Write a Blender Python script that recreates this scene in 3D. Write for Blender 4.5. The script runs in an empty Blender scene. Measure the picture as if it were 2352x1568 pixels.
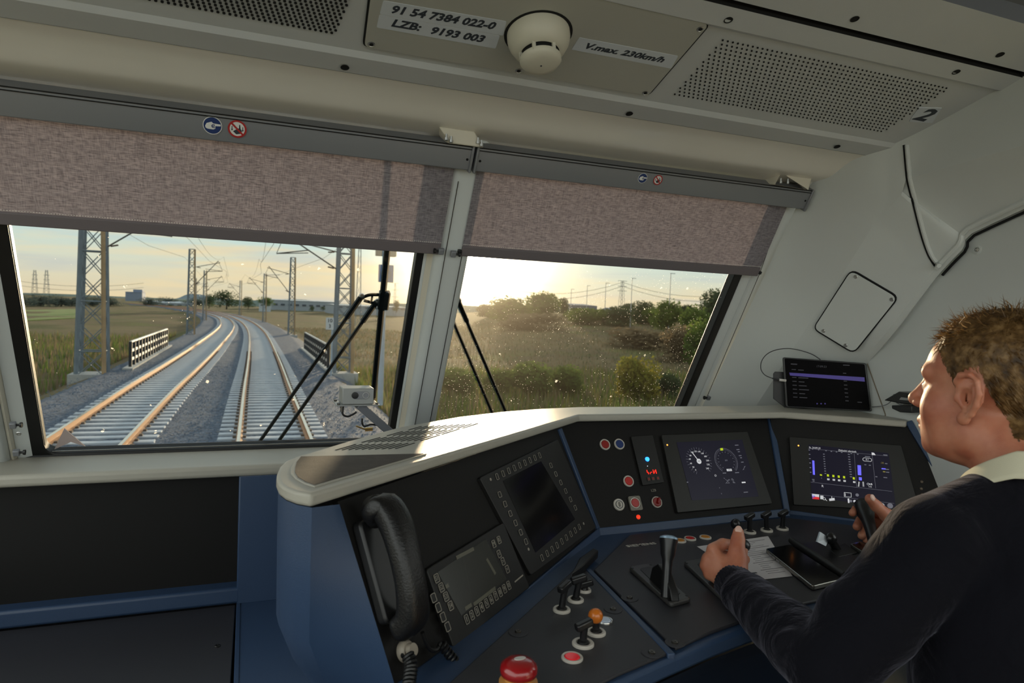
import bpy, bmesh, math, random
import numpy as np
from mathutils import Matrix, Vector
SC = bpy.context.scene
COL = SC.collection
rnd = random.Random(7)
PI = math.pi
# ------------------------------------------------------------------ camera
W, H, F = 2352, 1568, 1568.0
def _d(px, py): return Vector((px - W / 2, -(py - H / 2), -F))
_y = _d(567, 690).normalized()
_x = _d(5200, 870); _x = (_x - _y * _x.dot(_y)).normalized()
_z = _x.cross(_y)
R3 = Matrix((_x, _y, _z))                      # camera axes -> cab axes (X right, Y ahead, Z up)
CAM = Vector((0, 0, 1.6))
cd = bpy.data.cameras.new('camera'); cam = bpy.data.objects.new('camera', cd); COL.objects.link(cam)
cam.matrix_world = Matrix.Translation(CAM) @ R3.to_4x4()
cd.sensor_width = 36; cd.lens = 24; cd.clip_start = 0.02; cd.clip_end = 6000
cd.dof.use_dof = True; cd.dof.focus_distance = 1.75; cd.dof.aperture_fstop = 7.0
SC.camera = cam
def ray(px, py): return (R3 @ _d(px, py)).normalized()
def onP(p, o, n):
    v = ray(*p); n = Vector(n); return CAM + v * ((Vector(o) - CAM).dot(n) / v.dot(n))
def onZ(p, z): return onP(p, (0, 0, z), (0, 0, 1))
def onY(p, y): return onP(p, (0, y, 0), (0, 1, 0))
def onX(p, x): return onP(p, (x, 0, 0), (1, 0, 0))
# ------------------------------------------------------------------ sky, sun, exposure
vs = SC.view_settings
SC.display_settings.display_device = 'sRGB'
vs.view_transform = 'Standard'; vs.look = 'None'; vs.gamma = 1; vs.use_curve_mapping = False
vs.exposure = 0.5
SUND = ray(1096, 600)
SUN_AZ = math.atan2(SUND.x, SUND.y); SUN_EL = math.radians(4.6)
SUNV = Vector((math.sin(SUN_AZ) * math.cos(SUN_EL), math.cos(SUN_AZ) * math.cos(SUN_EL), math.sin(SUN_EL)))
def s2l(c):
    return tuple(((x / 255) / 12.92 if x / 255 <= .04045 else ((x / 255 + .055) / 1.055) ** 2.4) for x in c)
class NT:
    """tiny node-tree writer"""
    def __init__(s, t): s.t = t; s.n = t.nodes; s.l = t.links
    def new(s, typ, ins=None, **kw):
        nd = s.n.new(typ)
        for k, v in kw.items(): setattr(nd, k, v)
        for k, v in (ins or {}).items():
            if isinstance(v, bpy.types.NodeSocket): s.l.new(v, nd.inputs[k])
            else: nd.inputs[k].default_value = v
        return nd
    def math(s, op, a, b=0.0, c=None, clamp=False):
        nd = s.new('ShaderNodeMath', operation=op, use_clamp=clamp)
        for i, v in enumerate((a, b) if c is None else (a, b, c)):
            if isinstance(v, bpy.types.NodeSocket): s.l.new(v, nd.inputs[i])
            else: nd.inputs[i].default_value = v
        return nd.outputs[0]
    def mix(s, fac, a, b, blend='MIX'):
        nd = s.new('ShaderNodeMix', data_type='RGBA', blend_type=blend)
        for i, v in ((0, fac), (6, a), (7, b)):
            if isinstance(v, bpy.types.NodeSocket): s.l.new(v, nd.inputs[i])
            else: nd.inputs[i].default_value = v if i == 0 or len(v) == 4 else (*v, 1)
        return nd.outputs[2]
    def ramp(s, fac, stops, interp='LINEAR'):
        nd = s.new('ShaderNodeValToRGB'); s.l.new(fac, nd.inputs[0]); cr = nd.color_ramp; cr.interpolation = interp
        while len(cr.elements) < len(stops): cr.elements.new(0.5)
        for e, (p, c) in zip(cr.elements, stops): e.position = p; e.color = (*c, 1) if len(c) == 3 else c
        return nd.outputs[0]
wd = bpy.data.worlds.new('sky'); SC.world = wd; wd.use_nodes = True
T = NT(wd.node_tree); T.n.clear()
tc = T.new('ShaderNodeTexCoord'); sp = T.new('ShaderNodeSeparateXYZ', {0: tc.outputs['Generated']})
el = T.math('MULTIPLY', T.math('ARCSINE', sp.outputs[2]), 180 / PI)          # elevation in degrees
e01 = T.math('DIVIDE', T.math('ADD', el, 5), 60, clamp=True)
grad = T.ramp(e01, [(0, s2l((186, 168, 142))), (.083, s2l((198, 180, 150))), (.12, s2l((194, 188, 166))), (.165, s2l((172, 190, 186))), (.30, s2l((166, 184, 192))), (1, s2l((152, 172, 190)))])
sd = T.new('ShaderNodeVectorMath', {0: tc.outputs['Generated'], 1: tuple(SUNV)}, operation='DOT_PRODUCT').outputs['Value']
away = T.math('MULTIPLY', T.math('SUBTRACT', .80, sd), 1.6, clamp=True)        # away from the sunset the sky is clear blue
# streaky clouds
mp = T.new('ShaderNodeMapping', {0: tc.outputs['Generated'], 'Scale': (2.2, 2.2, 24.0)})
nz = T.new('ShaderNodeTexNoise', {'Vector': mp.outputs[0], 'Scale': 1.9, 'Detail': 5, 'Roughness': .55, 'Distortion': .5})
cl = T.math('MULTIPLY', T.math('SUBTRACT', nz.outputs[0], .47), 5.5, clamp=True)
cl = T.math('MULTIPLY', cl, .75)
mp2 = T.new('ShaderNodeMapping', {0: tc.outputs['Generated'], 'Scale': (1.4, 1.4, 15.0), 'Location': (3, 1, 2)})
nz2 = T.new('ShaderNodeTexNoise', {'Vector': mp2.outputs[0], 'Scale': 2.4, 'Detail': 4})
cg = T.math('MULTIPLY', T.math('SUBTRACT', nz2.outputs[0], .5), 5, clamp=True)
c1 = T.mix(cl, grad, (*s2l((214, 190, 150)), 1))
c2 = T.mix(T.math('MULTIPLY', cg, .6), c1, (*s2l((158, 164, 172)), 1))
sdc = T.math('MAXIMUM', sd, 0)
g1 = T.math('MULTIPLY', T.math('POWER', sdc, 110), .5)
g2 = T.math('MULTIPLY', T.math('POWER', sdc, 420), 3.4)
g3 = T.math('MULTIPLY', T.math('POWER', sdc, 6000), 25.0)
glow1 = T.mix(1.0, (*s2l((255, 214, 150)), 1), g1, 'MULTIPLY')
glow2 = T.mix(1.0, (1, .86, .62, 1), g2, 'MULTIPLY')
glow3 = T.mix(1.0, (1, .9, .7, 1), g3, 'MULTIPLY')
c3 = T.mix(away, c2, (*s2l((168, 173, 170)), 1)); s1 = T.mix(1.0, c3, glow1, 'ADD'); s2 = T.mix(1.0, s1, glow2, 'ADD'); s3 = T.mix(1.0, s2, glow3, 'ADD')
SKY = 3.1
bg = T.new('ShaderNodeBackground', {0: s3, 1: SKY})
out = T.new('ShaderNodeOutputWorld', {0: bg.outputs[0]})
sun = bpy.data.lights.new('sun', 'SUN'); so = bpy.data.objects.new('sun', sun); COL.objects.link(so)
sun.energy = 9.5; sun.color = (1, .74, .46); sun.angle = math.radians(2.4)
so.rotation_euler = SUNV.to_track_quat('Z', 'Y').to_euler()
# ------------------------------------------------------------------ helpers
MATS = {}
def mat(name, c, rough=.5, metal=0.0, coat=0.0, emit=0.0, var=0.0, vscale=30.0, bump=0.0, bscale=200.0, spec=None, alpha=None, ecol=None):
    if name in MATS: return MATS[name]
    m = bpy.data.materials.new(name); m.use_nodes = True
    t = NT(m.node_tree); b = t.n['Principled BSDF']
    col = s2l(c) if max(c) > 1.0001 else c
    b.inputs['Base Color'].default_value = (*col, 1); b.inputs['Roughness'].default_value = rough; b.inputs['Metallic'].default_value = metal
    if coat: b.inputs['Coat Weight'].default_value = coat; b.inputs['Coat Roughness'].default_value = .15
    if spec is not None: b.inputs['Specular IOR Level'].default_value = spec
    if emit: b.inputs['Emission Color'].default_value = (*(ecol or col), 1); b.inputs['Emission Strength'].default_value = emit
    tcn = None
    if var or bump: tcn = t.new('ShaderNodeTexCoord')
    if var:
        n = t.new('ShaderNodeTexNoise', {'Vector': tcn.outputs['Object'], 'Scale': vscale, 'Detail': 4})
        r = t.ramp(n.outputs[0], [(.3, tuple(x * (1 - var) for x in col)), (.7, tuple(min(1, x * (1 + var)) for x in col))])
        t.l.new(r, b.inputs['Base Color'])
    if bump:
        n = t.new('ShaderNodeTexNoise', {'Vector': tcn.outputs['Object'], 'Scale': bscale, 'Detail': 2})
        bp = t.new('ShaderNodeBump', {'Height': n.outputs[0], 'Strength': bump, 'Distance': .002})
        t.l.new(bp.outputs[0], b.inputs['Normal'])
    MATS[name] = m
    return m
ROOTM = {}
def _root(o):
    while o.parent: o = o.parent
    return o
def thing(name, label, cat, loc=(0, 0, 0), group=None, kind=None):
    o = bpy.data.objects.new(name, None); COL.objects.link(o); o.empty_display_size = .05
    o.location = loc; ROOTM[o] = Matrix.Translation(Vector(loc))
    if label: o['label'] = label
    if cat: o['category'] = cat
    if group: o['group'] = group
    if kind: o['kind'] = kind
    return o
def fr(o, u, v):
    """frame with origin o, axes u, v and n = u x v"""
    u = Vector(u).normalized(); v = Vector(v); v = (v - u * v.dot(u)).normalized(); n = u.cross(v)
    M = Matrix.Identity(4)
    for i, a in enumerate((u, v, n)):
        for r in range(3): M[r][i] = a[r]
    M.translation = Vector(o)
    return M
def arc(cx, cy, r, a0, a1, n=6):
    return [(cx + r * math.cos(a0 + (a1 - a0) * i / n), cy + r * math.sin(a0 + (a1 - a0) * i / n)) for i in range(n + 1)]
def rrect(x0, y0, x1, y1, r, n=4):
    return arc(x1 - r, y1 - r, r, 0, PI / 2, n) + arc(x0 + r, y1 - r, r, PI / 2, PI, n) + arc(x0 + r, y0 + r, r, PI, 1.5 * PI, n) + arc(x1 - r, y0 + r, r, 1.5 * PI, 2 * PI, n)
def circ(r, n=20, cx=0, cy=0): return [(cx + r * math.cos(2 * PI * i / n), cy + r * math.sin(2 * PI * i / n)) for i in range(n)]
ID = Matrix.Identity(4)
class MB:
    def __init__(s): s.v = []; s.f = []
    def add(s, vs_, fs_, M=None):
        o = len(s.v)
        s.v += [(M @ Vector(v)) if M is not None else Vector(v) for v in vs_]
        s.f += [[i + o for i in f] for f in fs_]
        return s
    def box(s, c, sz, M=None):
        x, y, z = (a / 2 for a in sz)
        vs_ = [(c[0] + i * x, c[1] + j * y, c[2] + k * z) for k in (-1, 1) for j in (-1, 1) for i in (-1, 1)]
        return s.add(vs_, [(0, 2, 3, 1), (4, 5, 7, 6), (0, 1, 5, 4), (2, 6, 7, 3), (0, 4, 6, 2), (1, 3, 7, 5)], M)
    def prism(s, pts, z0, z1, M=None, top_scale=1.0):
        n = len(pts); cx = sum(p[0] for p in pts) / n; cy = sum(p[1] for p in pts) / n
        a = [(p[0], p[1], z0) for p in pts]; b = [(cx + (p[0] - cx) * top_scale, cy + (p[1] - cy) * top_scale, z1) for p in pts]
        return s.add(a + b, [list(range(n))[::-1], list(range(n, 2 * n))] + [(i, (i + 1) % n, n + (i + 1) % n, n + i) for i in range(n)], M)
    def ring(s, outer, inner, z0, z1, M=None):
        n = len(outer)
        vs_ = [(p[0], p[1], z0) for p in outer] + [(p[0], p[1], z0) for p in inner] + [(p[0], p[1], z1) for p in outer] + [(p[0], p[1], z1) for p in inner]
        fs = []
        for i in range(n):
            j = (i + 1) % n
            fs += [(i, j, 2 * n + j, 2 * n + i), (n + j, n + i, 3 * n + i, 3 * n + j), (2 * n + i, 2 * n + j, 3 * n + j, 3 * n + i), (j, i, n + i, n + j)]
        return s.add(vs_, fs, M)
    def lathe(s, prof, M=None, n=24):
        """prof [(r, z)...]; r=0 ends close"""
        vs_ = []; fs = []
        rows = []
        for r, z in prof:
            if r < 1e-6: rows.append([len(vs_)]); vs_.append((0, 0, z))
            else:
                rows.append(list(range(len(vs_), len(vs_) + n)))
                vs_ += [(r * math.cos(2 * PI * i / n), r * math.sin(2 * PI * i / n), z) for i in range(n)]
        for a, b in zip(rows, rows[1:]):
            for i in range(n):
                j = (i + 1) % n
                if len(a) == 1 and len(b) == 1: continue
                if len(a) == 1: fs.append((a[0], b[j], b[i])[::-1])
                elif len(b) == 1: fs.append((a[i], a[j], b[0]))
                else: fs.append((a[i], a[j], b[j], b[i]))
        if len(rows[0]) > 1: fs.append(rows[0][::-1])
        if len(rows[-1]) > 1: fs.append(rows[-1])
        return s.add(vs_, fs, M)
    def tube(s, path, r, n=8, cap=True, closed=False, flat=1.0):
        P = [Vector(p) for p in path]; N = len(P)
        rs = r if isinstance(r, (list, tuple)) else [r] * N
        vs_ = []; prev = None
        for i, p in enumerate(P):
            if closed: t = (P[(i + 1) % N] - P[i - 1])
            else: t = (P[min(i + 1, N - 1)] - P[max(i - 1, 0)])
            t = t.normalized() if t.length > 1e-9 else Vector((0, 0, 1))
            if prev is None:
                a = Vector((0, 0, 1)) if abs(t.z) < .9 else Vector((1, 0, 0))
                u = t.cross(a).normalized()
            else:
                u = (prev - t * prev.dot(t))
                u = u.normalized() if u.length > 1e-6 else t.cross(Vector((0, 0, 1))).normalized()
            prev = u; w = t.cross(u)
            for k in range(n):
                a = 2 * PI * k / n
                vs_.append(p + (u * math.cos(a) + w * math.sin(a) * flat) * rs[i])
        fs = []
        for i in range(N if closed else N - 1):
            j = (i + 1) % N
            for k in range(n):
                l = (k + 1) % n
                fs.append((i * n + k, i * n + l, j * n + l, j * n + k))
        if cap and not closed: fs += [list(range(n))[::-1], list(range((N - 1) * n, N * n))]
        return s.add(vs_, fs)
    def grid(s, rows, close=False):
        """rows of equal length -> quad sheet"""
        n = len(rows[0]); vs_ = [p for r in rows for p in r]; fs = []
        for i in range(len(rows) - 1):
            for k in range(n if close else n - 1):
                l = (k + 1) % n
                fs.append((i * n + k, i * n + l, (i + 1) * n + l, (i + 1) * n + k))
        return s.add(vs_, fs)
    def sphere(s, c, r, n=16, M=None, sc=(1, 1, 1)):
        pr = [(r * math.sin(PI * i / (n // 2)), -r * math.cos(PI * i / (n // 2))) for i in range(n // 2 + 1)]
        MM = (M or ID) @ Matrix.Translation(Vector(c)) @ Matrix.Diagonal((*sc, 1))
        return s.lathe(pr, MM, n)
    def build(s, name, m, parent=None, smooth=None, bevel=0, seg=2, label=None, cat=None, group=None, kind=None, origin=None, shade=35):
        if parent is not None:
            Mi = ROOTM[_root(parent)].inverted(); vv = [Mi @ v for v in s.v]
        elif cat or origin is not None:
            if origin is None:
                lo = [min(v[i] for v in s.v) for i in range(3)]; hi = [max(v[i] for v in s.v) for i in range(3)]
                origin = ((lo[0] + hi[0]) / 2, (lo[1] + hi[1]) / 2, lo[2])
            origin = Vector(origin); vv = [v - origin for v in s.v]
        else: vv = s.v; origin = Vector((0, 0, 0))
        me = bpy.data.meshes.new(name); me.from_pydata([tuple(v) for v in vv], [], s.f); me.validate(); 
        bm = bmesh.new(); bm.from_mesh(me); bmesh.ops.recalc_face_normals(bm, faces=bm.faces); bm.to_mesh(me); bm.free()
        o = bpy.data.objects.new(name, me); COL.objects.link(o)
        if m is not None: me.materials.append(m)
        if parent is not None: o.parent = parent
        else: o.location = origin; ROOTM[o] = Matrix.Translation(origin)
        if smooth or bevel:
            me.polygons.foreach_set('use_smooth', [True] * len(me.polygons))
            me.set_sharp_from_angle(angle=math.radians(shade if not bevel else 60))
        if bevel:
            bv = o.modifiers.new('edge', 'BEVEL'); bv.width = bevel; bv.segments = seg; bv.limit_method = 'ANGLE'; bv.angle_limit = math.radians(40); bv.harden_normals = False
        for k, v in (('label', label), ('category', cat), ('group', group), ('kind', kind)):
            if v: o[k] = v
        return o
def link_copy(o, parent=None, name=None):
    c = o.copy(); COL.objects.link(c); c.parent = parent
    return c
def copy_tree(r, M, label=None, group=None):
    """copy of a thing with its parts (mesh data shared)"""
    c = r.copy(); COL.objects.link(c); c.matrix_world = M; ROOTM[c] = M
    if label: c['label'] = label
    if group: c['group'] = group
    for ch in list(r.children):
        d = ch.copy(); COL.objects.link(d); d.parent = c
        for g in list(ch.children):
            e = g.copy(); COL.objects.link(e); e.parent = d
    return c
FONT_CACHE = {}
def text_mb(txt, M, h, align='CENTER', shear=0.0, bold=0.0, depth=.0004, wscale=1.0, spacing=1.0):
    """lettering as mesh, cap height h, laid in frame M"""
    cu = bpy.data.curves.new('t', 'FONT'); cu.body = txt; cu.align_x = align; cu.align_y = 'CENTER'
    cu.size = h / .7; cu.shear = shear; cu.offset = bold * h * 1.6; cu.extrude = depth; cu.resolution_u = 2; cu.space_character = spacing
    ob = bpy.data.objects.new('t', cu); COL.objects.link(ob)
    dg = bpy.context.evaluated_depsgraph_get(); me = bpy.data.meshes.new_from_object(ob.evaluated_get(dg))
    mb = MB(); S = Matrix.Diagonal((wscale, 1, 1, 1))
    mb.add([S @ v.co for v in me.vertices], [list(p.vertices) for p in me.polygons], M)
    bpy.data.objects.remove(ob); bpy.data.curves.remove(cu); bpy.data.meshes.remove(me)
    return mb
def catmull(P, n=8, closed=False):
    P = [Vector(p) for p in P]; N = len(P); o = []
    for i in range(N if closed else N - 1):
        p0 = P[(i - 1) % N] if closed or i > 0 else P[0] * 2 - P[1]
        p1 = P[i]; p2 = P[(i + 1) % N]
        p3 = P[(i + 2) % N] if closed or i + 2 < N else P[-1] * 2 - P[-2]
        for k in range(n):
            t = k / n
            o.append(.5 * (2 * p1 + (p2 - p0) * t + (2 * p0 - 5 * p1 + 4 * p2 - p3) * t * t + (3 * p1 - p0 - 3 * p2 + p3) * t ** 3))
    if not closed: o.append(P[-1])
    return o
# ------------------------------------------------------------------ materials of the cab
M_CEIL = mat('ceiling_plastic', (196, 199, 200), .42, var=.02, vscale=6, bump=.12, bscale=900)
M_FASC = mat('fascia_plastic', (232, 228, 218), .22, spec=.8, var=.02, vscale=5)
M_WALL = mat('wall_plastic', (198, 201, 197), .42, var=.02, vscale=4, bump=.1, bscale=700)
M_TRIM = mat('frame_plastic', (196, 200, 198), .4)
M_CREAM = mat('cream_trim', (206, 200, 184), .5)
M_BLK = mat('black_rubber', (14, 14, 15), .45)
M_GAP = mat('joint_shadow_gap', (10, 10, 10), .9)
M_GREY = mat('anodised_grey', (128, 130, 134), .45, metal=.3)
M_STEEL = mat('steel', (190, 190, 188), .3, metal=1.0)
M_DSTEEL = mat('dark_steel', (95, 92, 88), .35, metal=1.0)
M_WHITE = mat('white_print', (214, 218, 222), .5)
M_INK = mat('dark_print', (44, 50, 60), .6)
M_HOOD = mat('hood_lacquer', (168, 164, 152), .3, bump=.35, bscale=1600)
M_BLUE = mat('blue_lacquer', (45, 65, 94), .42, bump=.2, bscale=900)
M_PANEL = mat('black_panel', (15, 13, 12), .6, spec=.3, bump=.25, bscale=1500)
M_DESK = mat('charcoal_panel', (47, 47, 52), .42, bump=.3, bscale=1500)
M_DARK = mat('dark_plastic', (24, 24, 25), .38)
M_RING = mat('button_ring', (196, 190, 180), .4)
M_RED = mat('red_button', (190, 40, 36), .35)
# ------------------------------------------------------------------ frames
WSO = Vector((0, 2.1, 1.19)); WSF = fr(WSO, (1, 0, 0), (0, -.488, .873))      # windscreen plane, n points into the cab
TILT = math.radians(16.8)
CEF = fr((0, 1.40, 2.057), (1, 0, 0), (0, -math.cos(TILT), math.sin(TILT)))  # ceiling panel: u right, v towards the rear, n = down/forward side
def U(Fm, p):
    """point of a pixel on a panel, in the panel's own (u, v)"""
    q = onP(p, Fm.translation, Fm.col[2].xyz)
    l = Fm.inverted() @ q
    return (l.x, l.y)
def UL(Fm, ps): return [U(Fm, p) for p in ps]
def sub(Fm, uv, rot=0.0, dz=0.0):
    """frame on a panel at (u, v), turned by rot"""
    return Fm @ Matrix.Translation((uv[0], uv[1], dz)) @ Matrix.Rotation(rot, 4, 'Z')
def screw(name, Fm, uv, r, parent, m=None):
    mb = MB(); mb.lathe([(r, 0), (r, r * .25), (r * .8, r * .45), (r * .45, r * .45), (r * .4, r * .2), (0, r * .2)], sub(Fm, uv), 16)
    return mb.build(name, m or M_STEEL, parent, smooth=True)
# ------------------------------------------------------------------ ceiling
def ceil_n(v):   # small relief of the front panel: flat borders, slightly sunk middle
    return 0.0
RX = 1.60
front = MB()
prof = [(-.002, 0), (.058, .006), (.070, -.001), (.318, -.001), (.330, .006), (.378, .004)]
xs = [-.9, -.2, .5, 1.0, RX]
# n of CEF: u x v -> (0,-sin.. ) check sign so that +n looks down into the cab
CN = CEF.col[2].xyz
sg = 1 if CN.z < 0 else -1
front.grid([[CEF @ Vector((x, v, n * sg)) for x in xs] for v, n in prof])
ceiling = front.build('ceiling', M_CEIL, kind='structure', smooth=True, shade=3, origin=(.4, 1.2, 2.05))
rear = MB()
VR = (CEF.inverted() @ onP((2260, 28), CEF.translation, CEF.col[2].xyz)).y
rear.grid([[CEF @ Vector((x, v, n * sg)) for x in xs] for v, n in [(.390, .0), (VR, .0)]] )
rear.build('rear_panel', M_CEIL, ceiling)
r2 = MB(); r2.grid([[CEF @ Vector((x, .390, .0)) for x in xs], [CEF @ Vector((x, .390, -.04 * sg)) for x in xs], [CEF @ Vector((x, .378, -.04 * sg)) for x in xs], [CEF @ Vector((x, .378, .004 * sg)) for x in xs]])
r2.box((RX - .004, .384, -.02 * sg), (.008, .012, .044), CEF); r2.build('joint_gap', M_GAP, ceiling)
r3 = MB(); e0 = CEF @ Vector((0, VR, 0))
r3.grid([[Vector((x, y, z)) for x in xs] for y, z in [(e0.y, e0.z), (e0.y - .005, e0.z + .03), (e0.y - .1, e0.z + .05), (-.7, e0.z + .06)]])
r3.build('rear_vault', mat('vault_plastic', (112, 116, 126), .5), ceiling)
def dot_n(mb, Fm, uv, r, n=8, h=.0006):
    mb.lathe([(r, -.001 * 0), (r, h), (0, h)], sub(Fm, uv), n)
# CEF seen from below: build details in a frame whose n looks into the cab
CF2 = fr(CEF.translation, (1, 0, 0), CEF.col[1].xyz) if sg == 1 else fr(CEF.translation, (-1, 0, 0), CEF.col[1].xyz)
for p, dz in [((792, 150), .004), ((1445, 257), .004), ((1922, 333), .004), ((1672, 40), .005), ((2195, 160), .005), ((1963, 43), 0), ((2297, 125), 0)]:
    uv = U(CF2, p); mb = MB()
    mb.lathe([(.0075, 0), (.0085, .0012), (.007, .0012), (.0062, .0002), (0, .0002)], sub(CF2, uv, 0, dz), 20)
    mb.build('screw_plug', M_GAP, ceiling, smooth=True)
# perforated fields
def perf(p00, p10, p01, p11, nu, nv, r):
    mb = MB(); a, b, c, d = [Vector((*U(CF2, p), 0)) for p in (p00, p10, p01, p11)]
    for j in range(nv):
        for i in range(nu):
            t = (i + .5 * (j % 2)) / (nu - .5); s = j / (nv - 1)
            q = a.lerp(b, t).lerp(c.lerp(d, t), s)
            mb.lathe([(r, -.0005), (r, .0016), (0, .0016)], sub(CF2, (q.x, q.y)), 7)
    o = mb.build('perforation', M_GAP, ceiling, kind='stuff')
perf((1660, 92), (2178, 203), (1550, 216), (2028, 302), 52, 17, .0019)
perf((262, -108), (806, -12), (190, -30), (768, 76), 42, 13, .0026)
# ------------------------------------------------------------------ fascia above the windscreen
fp = [(1.402, 2.0575), (1.435, 2.050), (1.465, 2.038), (1.490, 2.025), (1.510, 2.0165), (1.535, 2.012), (1.60, 2.005), (1.70, 1.999)]
fm = MB(); fm.grid([[Vector((x, y, z)) for x in (-.9, -.3, .3, .9, 1.3, 1.60)] for y, z in [tuple(p)[1:] for p in catmull([(0, a, b) for a, b in fp], 4)]])
fascia = fm.build('trim_1', M_FASC, kind='structure', smooth=True, shade=80, origin=(.4, 1.5, 2.02))
roof = MB(); roof.box((.42, .5, 2.62), (2.7, 3.2, .04)); roof.box((.42, 1.75, 2.33), (2.7, .04, .6)); roof.build('roof_shell', M_GREY, ceiling)
# joint between ceiling panel and fascia
jm = MB(); jm.tube([(-.9, 1.4005, 2.0572), (1.55, 1.4005, 2.0572)], .0009, 6); jm.build('joint', mat('joint_grey', (120, 120, 118), .7), fascia)
# ------------------------------------------------------------------ windscreens
def glass_mat(dd):
    m = bpy.data.materials.new('windscreen_glass'); m.use_nodes = True; t = NT(m.node_tree); t.n.clear()
    tc = t.new('ShaderNodeTexCoord').outputs['Object']
    tr = t.new('ShaderNodeBsdfTransparent', {0: (.56, .575, .57, 1)})
    haze = t.new('ShaderNodeBsdfRefraction', {'Color': (1, .95, .85, 1), 'Roughness': 1.0, 'IOR': 1.12})
    dirt = t.new('ShaderNodeBsdfTranslucent', {0: (.9, .85, .75, 1)})
    gl = t.new('ShaderNodeBsdfGlossy', {'Color': (1, 1, 1, 1), 'Roughness': .03})
    spk = 0
    for sc, th, den in ((110, .12, .78 + dd), (64, .10, 1.02 + dd * .5), (200, .16, .84 + dd)):
        v = t.new('ShaderNodeTexVoronoi', {'Vector': tc, 'Scale': sc, 'Randomness': 1.0})
        sc_ = t.new('ShaderNodeSeparateColor', {0: v.outputs['Color']})
        n = t.new('ShaderNodeTexNoise', {'Vector': tc, 'Scale': 5.0, 'Detail': 2})
        k = t.math('MULTIPLY', t.math('LESS_THAN', v.outputs['Distance'], th), t.math('GREATER_THAN', t.math('MULTIPLY', sc_.outputs[0], t.math('ADD', n.outputs[0], .45)), den))
        spk = k if isinstance(spk, int) else t.math('MAXIMUM', spk, k)
    # larger insect marks
    w = t.new('ShaderNodeTexNoise', {'Vector': tc, 'Scale': 90, 'Detail': 3})
    wv = t.new('ShaderNodeVectorMath', {0: tc, 1: w.outputs['Color']}, operation='MULTIPLY_ADD'); wv.inputs[1].default_value = (1, 1, 1)
    mixv = t.new('ShaderNodeMix', {4: tc, 5: w.outputs['Color'], 0: .02}, data_type='VECTOR') 
    v = t.new('ShaderNodeTexVoronoi', {'Vector': mixv.outputs[1], 'Scale': 24})
    sc_ = t.new('ShaderNodeSeparateColor', {0: v.outputs['Color']})
    k = t.math('MULTIPLY', t.math('LESS_THAN', v.outputs['Distance'], .10), t.math('GREATER_THAN', sc_.outputs[1], .7))
    k = t.math('MULTIPLY', k, t.math('GREATER_THAN', w.outputs[0], .52))
    spk = t.math('MAXIMUM', spk, k)
    a = t.new('ShaderNodeMixShader', {0: .0028, 1: tr.outputs[0], 2: haze.outputs[0]})
    b = t.new('ShaderNodeMixShader', {0: t.math('MULTIPLY', spk, .45), 1: a.outputs[0], 2: dirt.outputs[0]})
    c = t.new('ShaderNodeMixShader', {0: .02, 1: b.outputs[0], 2: gl.outputs[0]})
    t.new('ShaderNodeOutputMaterial', {0: c.outputs[0]})
    return m
def window(idx, x0, x1, M_GLASS):
    fr_ = MB(); fr_.ring(rrect(x0 - .03, -.06, x1 + .03, .97, .02), rrect(x0, -.010, x1, .94, .03), -.02, .012, WSF)
    w = fr_.build('window_%d' % idx, M_BLK, kind='structure', bevel=.003, origin=((x0 + x1) / 2, 2.1, 1.19))
    g = MB(); g.prism(rrect(x0 - .01, -.02, x1 + .01, .95, .03), -.012, -.007, WSF); g.build('pane', M_GLASS, w)
    sp_ = MB(); sp_.tube([WSF @ Vector(p) for p in [(x0, .94, .004), (x0, -.006, .004), (x1, -.006, .004)]], .0016, 6); sp_.build('bead', M_STEEL, w, smooth=True)
    return w
win1 = window(1, -.485, .415, glass_mat(.24)); win2 = window(2, .556, 1.445, glass_mat(.0))
def slant(name, prof, m, parent=None, kind=None, v0=-.08, v1=.97, bevel=.004):
    mb = MB(); mb.add([(x, v0, d) for x, d in prof] + [(x, v1, d) for x, d in prof],
                      [list(range(len(prof)))[::-1], list(range(len(prof), 2 * len(prof)))] + [(i, (i + 1) % len(prof), len(prof) + (i + 1) % len(prof), len(prof) + i) for i in range(len(prof))], WSF)
    return mb.build(name, m, parent, bevel=bevel, seg=3, kind=kind, origin=None if parent else (prof[0][0], 2.05, 1.2))
pil = slant('trim_2', [(.452, -.01), (.455, .040), (.470, .056), (.533, .056), (.545, .042), (.553, -.01)], M_TRIM, kind='structure', bevel=.012)
slant('cream_strip', [(.441, -.01), (.441, .014), (.455, .030), (.458, -.01)], M_CREAM, pil, bevel=.002)
slant('grey_strip', [(.430, -.01), (.430, .010), (.442, .016), (.442, -.01)], M_TRIM, pil, bevel=.002)
for x in (.478, .523):
    c = MB(); c.tube([WSF @ Vector((x, -.05, .0585)), WSF @ Vector((x, .86, .0585))], .0011, 6); c.build('guide_cable', M_DSTEEL, pil, smooth=True)
# left frame, right frame
lf = slant('trim_3', [(-.9, -.02), (-.9, .06), (-.575, .06), (-.56, .052), (-.556, .030), (-.553, -.02)], M_TRIM, kind='structure', bevel=.006)
slant('cream_strip', [(-.555, -.02), (-.555, .030), (-.548, .034), (-.546, .022), (-.546, -.02)], M_CREAM, lf, bevel=.001)
slant('inner_strip', [(-.546, -.02), (-.546, .016), (-.512, .012), (-.512, -.02)], M_TRIM, lf, bevel=.002)
c = MB(); c.tube([WSF @ Vector((-.578, -.02, .0625)), WSF @ Vector((-.572, .86, .0625))], .0011, 6); c.build('guide_cable', M_DSTEEL, lf, smooth=True)
rf = slant('trim_4', [(1.500, -.03), (1.500, .020), (1.503, .034), (1.520, .040), (1.62, .030), (1.62, -.03)], M_TRIM, kind='structure', bevel=.004)
slant('cream_strip', [(1.474, -.02), (1.474, .010), (1.484, .020), (1.502, .024), (1.502, -.02)], M_TRIM, rf, bevel=.004)
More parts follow.
